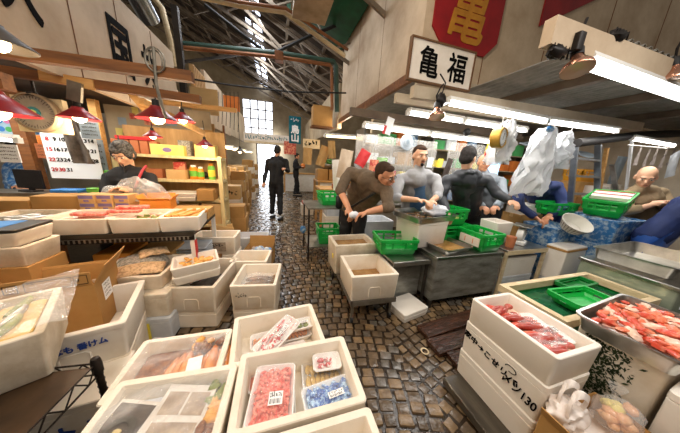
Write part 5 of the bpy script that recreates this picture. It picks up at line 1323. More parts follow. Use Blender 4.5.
a = MB(); a.box(.02, -.15, .205, .03, .15, .212); a.box(.14, -.15, .205, .15, .15, .212); a.build('red_band', 'p_red', q)
bin_('lower blue bin behind the tape sealed foam box', .46, .36, .50, (3.52, 1.80, 0), 0, False)
bin_('upper blue bin of nets behind the tape sealed foam box', .48, .38, .32, (3.52, 1.80, .502), 0, True)
t = thing('net_basket', 'round white net basket leaning on the blue bin of nets', 'basket', GD(577, 223, 2.48)); t.rotation_euler = (D2R(35), 0, D2R(-20))
a = MB(); a.lathe([(.145, 0), (.15, .012), (.142, .012), (.10, -.09), (.001, -.10), (.001, -.105), (.105, -.097), (.145, 0)], 26); a.build('basket', 'net_white', t)
a = MB()
for k in range(26): an = 2*PI*k/26; a.tube([(.146*math.cos(an), .146*math.sin(an), 0), (.104*math.cos(an), .104*math.sin(an), -.092)], .004, 5)
a.build('net_cord', 'steel_dull', t)
carton('low white carton with red bands behind the blue bins', .40, .22, .14, (3.45, 2.13, .90), 0, 'styro_white', None, False, 'white_carton')
carton('plain tall carton that the red banded white carton stands on', .44, .26, .90, (3.45, 2.13, 0), 0, 'cardboard', None, True)
crate('green crate in front of the step ladder, beyond the nets', .44, .24, .16, (3.55, 1.82, .96), D2R(-3), 'green_plastic')
# ================================================================= step ladder
t = thing('step_ladder', 'grey aluminium step ladder standing behind the blue bins', 'ladder', (4.75, 2.12, 0))
L0, L1 = GY(570, 204, 2.12), GY(575, 150, 2.12); R0, R1 = GY(597, 204, 2.12), GY(598, 152, 2.12)
for A, B in ((L0, L1), (R0, R1)):
    d_ = (B-A)/(B.z-A.z); a = MB(); a.bar(A-d_*A.z-Vector((4.75, 2.12, 0)), B+d_*.1-Vector((4.75, 2.12, 0)), .07, .03); a.build('rail', 'aluminium', t)
for z in (.3, .6, .9, 1.2, 1.47, 1.72):
    xl_ = L0.x+(L1.x-L0.x)*(z-L0.z)/(L1.z-L0.z); xr2 = R0.x+(R1.x-R0.x)*(z-R0.z)/(R1.z-R0.z)
    a = MB(); a.box(xl_-4.75, -.04, z-.015, xr2-4.75, .05, z+.015); a.build('rung', 'aluminium', t)
for A, B in ((GY(618, 204, 2.25), GY(612, 165, 2.25)),):
    d_ = (B-A)/(B.z-A.z); a = MB(); a.bar(A-d_*A.z-Vector((4.75, 2.12, 0)), B-Vector((4.75, 2.12, 0)), .06, .03); a.build('rear_leg', 'aluminium', t)
# ================================================================= hanging things on the right
def hang_bag(label, c, w_, h_, seed, m='bag_haze', top=None, nb=1):
    t = thing('hanging_bag', label, 'bag', c)
    for b_ in range(nb):
        sd = seed+b_*3.7; yo = .05*b_; tl = (b_-(nb-1)/2)*.07
        def fn(u, v, e):
            q = 1-v                                           # 0 top .. 1 bottom
            s = .12+.88*min(1, q*1.9)**.75
            x = (u-.5)*w_*s+tl*q*w_*2
            f = abs(noise.noise(Vector((u*4+sd, q*1.5, sd))))*.16*s+.05*s*noise.noise(Vector((u*11, q*5, sd)))+.025*noise.noise(Vector((u*22, q*14, sd)))
            bul = .07*math.sin(PI*u)*s*e
            dz = -h_*q*(1+.10*noise.noise(Vector((u*2.3, sd, 1)))*q+(.10*abs(2*u-1) if seed % 2 else .16*(u-.5))*q)
            return Vector((x+.03*noise.noise(Vector((u*3, q*4, sd)))*s, yo+f+bul, dz))
        a = MB()
        for e in (-1, 1): a.grid(lambda u, v: fn(u, v, e), 34, 26)
        a.build('bag', m, t, 50)
    a = MB()
    if top: a.tube([(0, 0, -.01), (.01, 0, .03), (top.x-c.x, top.y-c.y, top.z-c.z)], .004, 6); a.build('string', 'white_enamel', t)
    return t
c = GY(554, 127, 1.70); hang_bag('large white plastic bags hanging in a bunch over the scale table', c, .42, .70, 1, 'bag_haze', Vector((c.x-.02, 1.79, 2.1)), 3)
c = GY(571, 131, 1.78); hang_bag('white plastic bag with blue top hanging behind the large bunch', c, .28, .40, 4, 'bag_haze', Vector((c.x, 1.8, 2.1)), 2)
c = GY(514, 119, 1.72); hang_bag('narrow white plastic bag hanging right of the gold scale', c, .2, .40, 3, 'bag_haze', Vector((c.x, 1.8, 2.09)), 2)
a = MB(); a.ell((0, 0, 0), .05, .03, .03, 12, 8, None, .3, 2); tag(a.build('blue_clip', 'blue_plastic', None, 60, GY(550, 129, 1.68)), 'blue clip at the top of the bunch of hanging white bags', 'clip')
c = GY(499, 138, 1.72)
t = thing('hanging_scale', 'gold hanging scale with a white dial below the tube lights', 'scale', c, D2R(18))
a = MB(); a.lathe([(.001, .05), (.09, .05), (.098, .04), (.098, -.035), (.09, -.045), (.08, -.04), (.078, -.03)], 30, ax=(0, 1, 0)); a.build('case', 'scale_gold', t)
a = MB(); a.lathe([(.08, -.034), (.001, -.034)], 28, ax=(0, 1, 0)); d_ = a.build('dial', 'dial_white', t)
a = MB()
for k in range(20): an = 2*PI*k/20; a.bar((.058*math.cos(an), -.036, .058*math.sin(an)), (.072*math.cos(an), -.036, .072*math.sin(an)), .002, .002)
a.bar((0, -.037, -.02), (.01, -.037, .05), .005, .002); a.build('dial_mark', 'print_dark', d_)
a = MB(); a.tube([(0, 0, .09), (0, 0, .13), (.0, 0, 2.07-c.z)], .005, 6); a.lathe([(.02, .09), (.014, .12), (.001, .125)], 14); a.build('hook', 'steel', t)
a = MB(); a.tube([(0, 0, -.095), (0, 0, -.16), (.02, 0, -.18), (.02, 0, -.2)], .005, 6); a.build('lower_hook', 'steel', t)
# tube lights
fl = [('tube light below the shop sign, left one of the long front row', GY(447, 103, 1.8), GY(546, 122, 1.8)), ('tube light over the hanging bags, right one of the long front row', GY(547, 122, 1.8), GY(616, 131.5, 1.8)),
      ('tube light beside the reflector lamp, left one of the second row', GY(408, 113, 2.25), GY(462, 121.5, 2.25)), ('tube light behind the gold scale, right one of the second row', GY(464, 122, 2.25), GY(525, 131, 2.25)),
      ('tube light over the two aproned men, left one of the back row', GY(364, 126, 2.65), GY(428, 134.5, 2.65)), ('tube light over the man in the dark jacket, right one of the back row', GY(430, 135, 2.65), GY(492, 142.5, 2.65)),
      ('big bright tube light under the wooden canopy beam at the top right', GY(585, 63, 1.0), GY(700, 103, 1.0)), ('tube light over the bald man', GY(632, 139, 1.9), GY(674, 146, 1.9)),
      ('tube light above the pole at the far right edge', GY(655, 106+30, 2.4), GY(690, 143, 2.4))]
for i, (l, A, B) in enumerate(fl):
    if i == 8: continue
    fluorescent(l, A, B, .02 if i != 6 else .03, True, hw=.09)
fluorescent('warm tube light in the stall past the leaning man', GY(325, 136, 4.2), GY(371, 139, 4.2), .02, True, 'warm_tube')
for k, (A, B, l, m) in enumerate(((GY(395, 100, 2.2), GY(560, 125, 2.2), 'weathered white rail above the second row of tube lights', 'plaster'), (GY(350, 113, 2.7), GY(520, 138, 2.7), 'weathered rail above the back row of tube lights', 'ceil_rib'))):
    a = MB(); a.bar(A+Vector((0, 0, .02)), B+Vector((0, 0, .02)), .05, .09); tag(a.build('light_rail', m), l, 'rail')
a = MB(); a.bar(GY(412, 92, 1.85), GY(640, 127, 1.85), .06, .10); tag(a.build('light_rail', 'plaster'), 'white painted rail above the front row of tube lights', 'rail')
a = MB(); A, B = GY(548, 32, 1.0), GY(720, 91, 1.0); a.bar(A, B, .06, .13); tag(a.build('canopy_beam', 'fascia_dirty'), 'thick pale wooden beam above the big bright tube light', 'beam')
heat_lamp('copper reflector lamp at the left end of the canopy beam', GY(577, 62, .95), .072, (-.2, -.35, -1)); p = GY(574, 50, .95)
a = MB(); a.rbox(.05, .05, 0, .09, .008, .003); tag(a.build('lamp_box', 'black_metal', None, 35, GY(574, 52, .965)), 'small dark switch box behind the copper reflector lamp', 'box')
for k, (px, py, l) in enumerate(((556, 52, 'dark metal bracket on the end of the canopy beam'), (617, 36, 'dark bundle of wire lying on top of the canopy beam'))):
    a = MB(); a.ell((0, 0, 0), .06, .03, .035, 12, 7, None, .5, k+2, 4)
    for q in range(5): a.tube([(-.07+.03*q, 0, -.03), (-.04+.03*q, -.01, .03), (-.02+.03*q, 0, -.02)], .005, 5)
    tag(a.build('wire_bundle' if k else 'bracket', 'black_metal', None, 60, GY(px, py, .98)), l, 'wire' if k else 'bracket')
heat_lamp('copper reflector lamp at the right edge of the photo', GY(675, 71, .96), .07, (.1, -.2, -1))
heat_lamp('copper reflector lamp hanging below the shop sign', GY(437, 112, 1.75), .07, (-.1, -.3, -1))
a = MB(); a.ell((0, 0, 0), .05, .03, .06, 12, 7, None, .4, 2, 4); a.tube([(0, 0, .05), (.02, 0, .14), (-.05, 0, .2)], .006, 6); tag(a.build('bracket', 'black_metal', None, 60, GY(441, 100, 1.76)), 'dark clamp that holds the reflector lamp below the shop sign', 'bracket')
a = MB(); a.ell((0, 0, 0), .05, .05, .05, 12, 8); tag(a.build('black_ball', 'cord_black', None, 60, GY(467, 132, 2.5)), 'black ball hanging beside the back row of tube lights', 'ball')
# ================================================================= signs
A, B = GY(412, 37, 2.0), GY(474, 83, 2.0)
c = (A+B)/2; w_, h_ = abs(B.x-A.x)-.07, .33
t = thing('shop_sign', 'white shop sign with two black brush characters below the red sign', 'sign', (c.x-.02, 2.0, c.z-.035))
t.rotation_euler.y = D2R(.5)
a = MB(); a.box(-w_/2, 0, -h_/2, w_/2, .03, h_/2); a.build('board', 'sign_white', t)
a = MB()
for (x0, z0, x1, z1) in ((-w_/2-.015, -h_/2-.015, w_/2+.015, -h_/2), (-w_/2-.015, h_/2, w_/2+.015, h_/2+.015), (-w_/2-.015, -h_/2, -w_/2, h_/2), (w_/2, -h_/2, w_/2+.015, h_/2)): a.box(x0, -.008, z0, x1, .035, z1)
a.build('frame', 'sign_frame', t)
for ch, x in (('亀', -.16), ('福', .17)): lettering(ch, .235, (x, -.002, 0), (1, 0, 0), (0, 0, 1), 'ink_black', t, 'brush_character', bold=.016, sy=1.15)
a = MB(); a.tube([(-.2, .02, h_/2), (-.2, .28, h_/2+.12)], .01, 6); a.tube([(.2, .02, h_/2), (.2, .28, h_/2+.12)], .01, 6); a.build('bracket', 'black_metal', t)
def red_sign(label, x0, x1, z0, z1, ch, cut=.16, poly=None):
    t = thing('red_sign', label, 'sign', ((x0+x1)/2, 2.28, (z0+z1)/2)); w_, h_ = x1-x0, z1-z0
    pol = poly or [(-w_/2+cut, -h_/2), (w_/2-cut, -h_/2), (w_/2, -h_/2+cut), (w_/2, h_/2-cut), (w_/2-cut, h_/2), (-w_/2+cut, h_/2), (-w_/2, h_/2-cut), (-w_/2, -h_/2+cut)]
    a = MB(); a.prism(pol, (0, 0, 0), (1, 0, 0), (0, 0, 1), (0, 1, 0), .018); a.build('board', 'sign_red', t)
    if ch: lettering(ch, h_*.66, (-.02, -.003, -.10), (1, 0, 0), (0, 0, 1), 'sign_gold', t, 'gold_character', bold=.018, sx=.85, shear=.22)
    return t
A = GY(430, 46, 2.28); B = GY(497, 44, 2.28)
red_sign('red eight sided sign with a large gold character', A.x, B.x, GY(460, 56, 2.28).z+.05, GY(460, 56, 2.28).z+1.02, '亀')
A = GY(540, 26, 2.28)
red_sign('second red sign, only its lower corner showing at the top of the photo', A.x, A.x+1.2, A.z, A.z+1.2, '', .02, [(-.6, -.6), (.6, .05), (.6, .6), (-.6, .6)])
a = MB(); a.box(-.05, 0, -.10, .05, .004, .10); o = tag(a.build('paper_tag', 'p_white', None, 35, GY(389, 126, 2.5)), 'white paper tag hanging by the back row of tube lights', 'tag'); o.rotation_euler.y = D2R(14)
a = MB(); a.box(-.018, -.006, -.05, .018, -.001, .05); a.build('red_mark', 'p_red', o).location = (-.045, 0, -.06)
# ================================================================= inside of the right stall
a = MB(); a.slab(lambda u, v: (0, 0, 0), 1, 1, .001)
def vinyl(label, p0, p1, Y, m='vinyl', n=60):
    A, B = GY(p0[0], p0[1], Y), GY(p1[0], p1[1], Y); w_ = B.x-A.x
    t = MB(); vs = []; 
    fn = lambda u, v: (A.x+w_*u, Y+.02*math.sin(u*30)+.02*noise.noise(Vector((u*8, v*3, 1))), A.z+(B.z-A.z)*v)
    t.grid(fn, n, 12); return tag(t.build('vinyl_curtain', m, None, 70), label, 'curtain')
vinyl('clear vinyl curtain hanging behind the two aproned men', (352, 205), (437, 142), 3.05)
vinyl('clear vinyl curtain at the right of the man in the grey sweatshirt', (440, 200), (490, 146), 3.15, n=40)
t = thing('back_shelf', 'cluttered shelf along the back of the right stall', 'shelf', (3.4, 3.95, 0))
for z in (.8, 1.15, 1.5, 1.85):
    a = MB(); a.box(-1.9, -.2, z-.02, 2.6, .2, z); a.build('shelf_board', 'wall_far', t)
for x in (-1.9, -.4, 1.1, 2.55):
    a = MB(); a.box(x, -.2, 0, x+.04, .2, 2.1); a.build('upright', 'steel_dull', t)
rr = random.Random(77); names = {'p_red': 'red', 'p_green': 'green', 'p_yellow': 'yellow', 'blue_plastic': 'blue', 'p_white': 'white', 'cardboard': 'brown', 'p_orange': 'orange', 'goods_dark': 'dark', 'styro_grey': 'pale grey'}
for z in (.8, 1.15, 1.5, 1.85):
    x = 1.56
    while x < 5.85:
        w_ = rr.uniform(.12, .34); h_ = rr.uniform(.12, .27); m = rr.choice(list(names))
        if x < 3.02 < x+w_+.05 or x < 4.52 < x+w_+.05: x += .1; continue
        carton(names[m]+' box among the clutter on the back shelf of the right stall', w_, .24, h_, (x+w_/2, 3.93, z+.001), 0, m, names[m]+' boxes on the right stall back shelf', False, 'stored_box', cat='box')
        x += w_+rr.uniform(.02, .12)
def hung(name, label, cat, px0, py0, px1, py1, Y, m, th=.02, rot=0, grp=None):
    A, B = GY(px0, py1, Y), GY(px1, py0, Y); w_, h_ = B.x-A.x, B.z-A.z
    a = MB(); a.slab(lambda u, v: ((u-.5)*w_, .02*math.sin(u*7+1)*(1-v)+.01*noise.noise(Vector((u*5, v*5, px0))), (v-.5)*h_), 10, 10, .004)
    o = a.build(name, m, None, 60, ((A.x+B.x)/2, Y, (A.z+B.z)/2)); o.rotation_euler.y = rot
    return tag(o, label, cat, grp)
hung('hanging_yellow_notice', 'yellow notice behind the man in the grey sweatshirt', 'notice', 437, 159, 444, 167, 3.0, 'p_yellow')
hung('hanging_white_notice', 'small white notice beside the yellow notice', 'notice', 427, 158, 434, 167, 3.0, 'p_white')
hung('hanging_red_cloth', 'red cloth hanging behind the leaning man', 'cloth', 357, 150, 369, 166, 2.95, 'p_red', rot=D2R(25))
hung('hanging_orange_cloth', 'orange pink cloth beside the red cloth', 'cloth', 369, 160, 379, 172, 2.95, 'goods_red')
hung('hanging_paper_sack', 'pale paper sack hanging left of the leaning man', 'sack', 338, 150, 352, 178, 3.0, 'fascia', rot=D2R(8))
hung('hanging_paper_sack', 'second pale paper sack behind the shoulder of the leaning man', 'sack', 332, 160, 342, 190, 3.3, 'paper', rot=D2R(-6))
hung('hanging_green_sheet', 'green plastic sheet behind the leaning man', 'sheet', 376, 158, 388, 168, 3.1, 'goods_green')
hung('hanging_red_banner', 'red strip of cloth behind the gold scale', 'cloth', 484, 152, 500, 159, 2.6, 'p_red')
hung('hanging_yellow_banner', 'yellow strip behind the gold scale', 'cloth', 485, 142, 493, 154, 2.65, 'p_yellow')
hung('hanging_panel_sheet', 'pale bright panel right of the gold scale', 'panel', 485, 160, 502, 175, 2.75, 'glow_panel')
hung('dark_coat', 'dark coat hanging behind the man in the dark jacket', 'coat', 437, 158, 450, 200, 2.75, 'goods_dark', rot=D2R(14))
t = thing('round_fan', 'round grey fan on the wall above the man in the grey sweatshirt', 'fan', GY(408, 142, 2.95))
a = MB()
for r_ in (.12, .09, .06, .03): a.lathe([(r_-.004, 0), (r_, .004), (r_+.004, 0), (r_, -.004), (r_-.004, 0)], 30, ax=(0, 1, 0))
for k in range(12): an = PI*k/12; a.bar((-.12*math.cos(an), 0, -.12*math.sin(an)), (.12*math.cos(an), 0, .12*math.sin(an)), .004, .004)
a.build('guard', 'tarp_grey', t)
a = MB(); a.lathe([(.03, .03), (.03, .10), (.001, .10)], 18, ax=(0, 1, 0)); a.lathe([(.115, .03), (.001, .032)], 24, ax=(0, 1, 0)); a.build('blades', 'styro_grey', t)
hung('hanging_blue_sheet', 'blue tinted plastic bag hanging beside the step ladder', 'bag', 607, 157, 628, 186, 2.35, 'tarp_grey')
crate('yellow crate stacked behind the step ladder, upper', .62, .3, .22, (GY(590, 178, 2.5).x, 2.62, GY(590, 182, 2.5).z), 0, 'yellow_crate', 'yellow crates behind the ladder')
carton('stack base of brown cartons under the yellow crate', .60, .3, GY(590, 182, 2.5).z-.001, (GY(590, 178, 2.5).x, 2.62, 0), 0, 'cardboard', None, True)
a = MB(); p = GY(600, 186, 2.3); q = GY(607, 148, 2.3); a.bar(p, q, .04, .04); d_ = (q-p)/(q.z-p.z); a = MB(); a.bar(p-d_*p.z, q, .045, .045); tag(a.build('yellow_pole', 'wood_pale'), 'yellow wooden pole leaning right of the step ladder', 'pole')
a = MB(); p = GY(626, 190, 2.1); q = GY(632, 140, 2.1); d_ = (q-p)/(q.z-p.z); a.bar(p-d_*p.z, q, .03, .03); tag(a.build('white_pole', 'p_white'), 'thin white pole left of the bald man', 'pole')
a = MB(); a.tube([GY(577, 143, 1.95), GY(640, 135, 1.95), GY(720, 132, 1.95)], .055, 12); tag(a.build('black_pipe', 'cord_black'), 'thick black pipe under the canopy at the right', 'pipe')
a = MB(); A, B = GY(562, 148, 2.0), GY(632, 140, 2.0); a.slab(lambda u, v: (A.x+(B.x-A.x)*u, 2.26+.3*v, A.z+.02+.09*v+.05*math.sin(u*6)+.03*noise.noise(Vector((u*6, v*4, 2)))), 22, 6, .02); tag(a.build('tarp', 'tarp_grey', None, 60), 'crumpled grey tarpaulin stuffed above the step ladder', 'tarpaulin')
for k in range(5):
    hung('hanging_towel', 'grey towel hanging on the line above the bald man', 'towel', 634+8.5*k, 146, 643+8.5*k, 165+(k % 2)*3, 1.95, 'towel', grp='towels above the bald man')
a = MB(); a.tube([GY(628, 145, 1.95), GY(690, 150, 1.95)], .008, 6); tag(a.build('towel_line', 'white_enamel'), 'thin line that carries the grey towels', 'line')
hung('hanging_white_sheet', 'white plastic sheet hanging at the right edge', 'sheet', 664, 152, 684, 176, 1.6, 'bag_white', rot=D2R(-25))
for k, (px, py, l) in enumerate(((590, 192, 'white carton leaning behind the green crate, left'), (603, 190, 'white carton leaning behind the green crate, right'))):
    p = GY(px, py, 2.45); carton(l, .34, .2, .22, (p.x, 2.4, p.z-.1), 0, 'styro_white', None, False, 'white_carton')
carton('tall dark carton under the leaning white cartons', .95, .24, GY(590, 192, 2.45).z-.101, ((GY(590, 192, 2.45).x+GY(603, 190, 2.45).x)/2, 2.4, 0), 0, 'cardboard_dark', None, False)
# ================================================================= pipes across the roof, cables, duct
a = MB(); a.tube([GY(180, 44, 4.4), GY(282, 54, 4.4), GY(334, 62, 4.4), GY(336, 66, 4.4), GY(337, 112, 4.4)], .045, 10); tag(a.build('green_pipe', 'green_pipe'), 'dark green pipe crossing under the roof and turning down at the right', 'pipe')
a = MB(); a.tube([GY(182, 47.5, 4.35), GY(282, 57.5, 4.35), GY(330, 65, 4.35), GY(331.5, 68, 4.35), GY(332, 110, 4.35)], .03, 10); tag(a.build('copper_pipe', 'copper_pipe'), 'copper coloured pipe running just below the green pipe', 'pipe')
a = MB(); a.tube([GY(195, -4, 3.6), GY(240, 6, 3.6), GY(284, 12, 3.6), GY(312, 32, 3.6), GY(345, 56, 3.6)], .03, 8); tag(a.build('conduit', 'wood_tank'), 'pale conduit bending down to the right under the roof', 'conduit')
a = MB(); a.tube([GY(195, -8, 3.55), GY(240, 2, 3.55), GY(286, 8.5, 3.55), GY(315, 28, 3.55), GY(348, 50, 3.55)], .02, 8); tag(a.build('conduit', 'copper_pipe'), 'thin reddish conduit beside the pale bent one under the roof', 'conduit')
a = MB(); a.tube([GY(178, 77, 4.0), GY(230, 85, 4.05), GY(290, 92, 4.1), GY(346, 93, 4.2)], .014, 6); tag(a.build('hanging_cable', 'cord_black'), 'dark cable sagging across the aisle below the pipes', 'cable')
a = MB(); a.tube([GY(205, 5, 4.6), GY(265, 52, 4.7), GY(268, 56, 4.7), GY(310, 36, 4.7), GY(345, 22, 4.7)], .03, 8); tag(a.build('hanging_cable', 'cord_black'), 'thick black cable dipping to the skylight under the roof', 'cable')
p = GY(312, -3, 3.0); t = thing('vent_duct', 'square metal duct at the top of the photo beside the roof pipes', 'duct', p)
a = MB(); a.rbox(.42, .5, -.12, .14, .01, .004); a.build('body', 'duct', t)
a = MB(); a.rbox(.45, .53, -.02, .0, .01, .003); a.build('flange', 'duct', t)
a = MB(); a.rbox(.14, .14, -.07, .07, .01, .004); tag(a.build('junction_box', 'copper_pipe', None, 35, GY(279, 57, 4.3)), 'small brown junction box on the crossing pipes', 'box')
# ================================================================= far aisle
p = GY(301, 117, 7.5); q = GY(289, 143, 7.5)
t = thing('hanging_banner', 'teal hanging banner with white characters far down the aisle', 'banner', ((p.x+q.x)/2, 7.5, (p.z+q.z)/2)); w_, h_ = p.x-q.x, p.z-q.z
a = MB(); a.slab(lambda u, v: ((u-.5)*w_, .015*math.sin(u*6), (v-.5)*h_), 8, 8, .004); a.build('cloth', 'banner_teal', t)
for ch, z in (('鳥', .02), ('山', -.24)): lettering(ch, w_*.72, (0, -.03, z), (1, 0, 0), (0, 0, 1), 'p_white', t, 'white_character', bold=.03)
a = MB(); strokes(a, Vector((-w_*.4, -.028, h_*.28)), (1, 0, 0), (0, 0, 1), w_*.8, h_*.14, 4, .02, 3); a.build('small_writing', 'p_white', t)
p = GY(289, 134, 8.2); q = GY(244, 141, 8.2)
t = thing('overhead_sign', 'long white sign strip across the far end of the aisle', 'sign', ((p.x+q.x)/2, 8.2, (p.z+q.z)/2-.02)); w_ = p.x-q.x; h_ = .26
a = MB(); a.box(-w_/2, 0, -h_/2, w_/2, .05, h_/2); a.build('board', 'sign_white', t)
a = MB(); strokes(a, Vector((-w_*.47, -.002, -h_*.3)), (1, 0, 0), (0, 0, 1), w_*.94, h_*.6, 18, .022, 12, .002); a.build('writing', 'teal', t)
a = MB(); a.box(-w_/2, -.02, -h_/2-.07, w_/2, .06, -h_/2); a.build('lower_rail', 'wood_tank', t)
t, w_, h_ = frame_panel('wooden_sign', 'pale wooden sign with dark characters over the far right stall', 'sign', 303, 140, 320, 148, 5.6, 'wood_tank')
a = MB(); strokes(a, Vector((-w_*.42, -.002, -h_*.3)), (1, 0, 0), (0, 0, 1), w_*.84, h_*.6, 4, .022, 2, .002); a.build('writing', 'ink_black', t)
t, w_, h_ = frame_panel('fascia_box', 'brown boxed fascia end high over the far right stall', 'panel', 313, 107, 333, 125, 5.38, 'cardboard', .3)
a = MB(); a.box(-w_/2-.03, -.03, -h_/2-.04, w_/2+.03, .3, -h_/2); a.build('lower_rail', 'wood_beam', t)
t, w_, h_ = frame_panel('poster_sheet', 'orange and cream patterned poster behind the standing man in black', 'poster', 284, 142, 296, 154, 8.0, 'goods_red')
for k, (a0, l) in enumerate((((303, 148, 312, 164, 5.3), 'brown card sheet hanging left in the far right stall'), ((318, 146, 328, 166, 5.0), 'tilted brown card sheet in the far right stall'), ((328, 141, 336, 158, 4.8), 'brown card sheet hanging behind the paper sacks'))):
    hung('hanging_card_sheet', l, 'card', *a0, 'cardboard_pale', rot=D2R((2, 16, -6)[k]))
# far right tables and boxes
def table(label, p, w_, d_, h_, m, name='table', solid=True):
    t = thing(name, label, 'table', p)
    a = MB(); a.box(-w_/2, -d_/2, h_-.04, w_/2, d_/2, h_); a.build('top', m, t)
    if solid:
        a = MB(); a.box(-w_/2+.03, -d_/2+.03, .05, w_/2-.03, -d_/2+.05, h_-.04); a.build('front_panel', 'paper', t)
    for sx in (-1, 1):
        for sy in (-1, 1):
            a = MB(); a.box(sx*(w_/2-.03)-.025, sy*(d_/2-.03)-.025, 0, sx*(w_/2-.03)+.025, sy*(d_/2-.03)+.025, h_-.04); a.build('leg', m, t)
    return t
table('wooden topped table at the right of the aisle, past the narrow steel table', (1.42, 4.95, 0), 1.0, .7, .88, 'wood_pale')
table('long pale table further down the right of the aisle', (1.75, 6.6, 0), 1.2, .9, .92, 'wood_pale')
table('wooden stall counter behind the standing man in black', (1.05, 10.6, 0), 1.5, .8, .9, 'wood_pale')
for k, (x, y, l) in enumerate(((1.32, 6.55, 'brown basket box left on the long pale table'), (1.68, 6.55, 'brown basket box right on the long pale table'))):
    carton(l, .32, .4, .34, (x, y, .921), 0, 'cardboard', None, True)
t = thing('potted_plant', 'green bushy plant in a grey bowl on the brown basket boxes', 'plant', (1.5, 6.55, 1.262))
a = MB(); a.lathe([(.001, 0), (.14, 0), (.24, .12), (.22, .16), (.001, .15)], 20); a.build('bowl', 'steel_dull', t)
a = MB(); rr = random.Random(5)
for i in range(60): a.ell((rr.uniform(-.2, .2), rr.uniform(-.2, .2), .17+rr.uniform(0, .12)), .06, .03, .02, 7, 4, Matrix.Rotation(rr.uniform(0, 3), 3, 'Z') @ Matrix.Rotation(rr.uniform(-1, 1), 3, 'X'))
tag(a.build('foliage', 'plant', t), kind='stuff')
closed_styro('foam box on the floor in the aisle, near the walking man', .34, .34, .30, (.80, 5.9, 0), 0, 'styro')
for k in range(4): carton(('red topped packet on the foam box in the aisle, left', 'red topped packet on the foam box in the aisle, right', 'red topped packet on the foam box in the aisle, back left', 'red topped packet on the foam box in the aisle, back right')[k], .13, .13, .06, (.73+.15*(k % 2), 5.83+.15*(k//2), .301), 0, 'goods_red', None, False, 'packet', cat='packet')
for k in range(2): closed_styro(('white foam box below the wooden topped table, left', 'white foam box below the wooden topped table, right')[k], .42, .36, .34, (1.18+.46*k, 4.42, 0), 0, 'styro')
closed_styro('white foam box on top of the pair before the wooden topped table', .42, .36, .26, (1.2, 4.42, .3405), 0, 'styro_grey')
carton('wooden box with pale lid beside the green crate, right of the aisle', .36, .3, .10, (1.42, 4.75, .881), 0, 'goods_brick', None, False)
# left far: stacks of cartons and foam boxes along the aisle
rr = random.Random(99); nst = 0
spots = [(-1.02, 3.62, 4), (-.70, 3.85, 3), (-1.15, 4.15, 5), (-.86, 4.45, 4), (-1.15, 4.75, 6), (-.88, 5.05, 5), (-1.12, 5.5, 5), (-.95, 6.0, 6), (-1.15, 6.5, 6), (-.98, 7.0, 5), (-1.1, 7.6, 6), (-1.0, 8.3, 6), (-1.1, 9.1, 6), (-1.0, 10.0, 6), (-1.1, 11.0, 6)]
for (x, y, n) in spots:
    z = 0; foam = rr.random() < .35
    for k in range(n):
        h_ = rr.uniform(.16, .27); w_ = rr.uniform(.32, .44); m = rr.choice(('cardboard', 'cardboard_pale', 'cardboard'))
        near = y < 4.6
        if foam and k % 2 == 0:
            o = closed_styro('pale foam box in the tall stacks along the left of the aisle', w_, .34, h_, (x+rr.uniform(-.02, .02), y, z), D2R(rr.uniform(-4, 4)), 'styro', 'foam boxes in the left aisle stacks')
        else:
            o = carton('brown carton in the tall stacks along the left of the aisle' if m == 'cardboard' else 'pale carton in the tall stacks along the left of the aisle', w_, .32, h_, (x+rr.uniform(-.02, .02), y, z), D2R(rr.uniform(-4, 4)), m, ('brown' if m == 'cardboard' else 'pale')+' cartons in the left aisle stacks', True, prn='print_dark' if rr.random() < .4 else None, seed=k)
        z += h_+.001
t = thing('brown_chest', 'orange brown chest with a black lid past the shelf unit', 'chest', (GY(229, 170, 4.45).x, 4.45, GY(229, 176, 4.45).z))
bpy.data.objects.remove(t)
for k, (x, z, m, l) in enumerate(((-1.0, 2.0, 'goods_brick', 'brick red vertical post far down the left side of the aisle'), (-.95, 2.0, 'wood_beam', 'brown vertical post far down the left side of the aisle'))):
    a = MB(); a.box(-.04, -.04, 0, .04, .04, 2.2); tag(a.build('wooden_post', m, None, 35, (-1.38+.1*k, 5.3+.9*k, 0)), l, 'post')
t, w_, h_ = frame_panel('wood_sheet', 'large plain board hung above the second left stall', 'board', 192, 90, 217, 113, 4.3, 'cardboard_pale', .03)
t, w_, h_ = frame_panel('wood_sheet', 'lower plain board hung over the lamp beside the shelf unit', 'board', 192, 124, 214, 146, 4.2, 'cardboard', .03)
t, w_, h_ = frame_panel('orange_sheet', 'orange sheet behind hanging cords past the left boards', 'sheet', 224, 97, 239, 110, 5.4, 'p_orange', .02)
for k in range(6):
    A = GY(218+4*k, 92, 5.2); B = GY(218+4*k, 122+2*k, 5.2); a = MB(); a.tube([A, (A+B)/2+Vector((.01, 0, 0)), B], .006, 6); tag(a.build('hanging_wire', 'roof_steel_dark'), 'dark cord hanging in the row past the left boards', 'cord', 'cords past the left boards')
for k in range(4):
    p = GY(236+6*k, 148+1.5*k, 6+1.2*k)
    fluorescent('warm tube light in the far stalls on the left', p+Vector((-.5, 0, .0)), p+Vector((-.05, 0, .0)), .02, True, 'warm_tube', 'warm tube lights in the far left stalls')
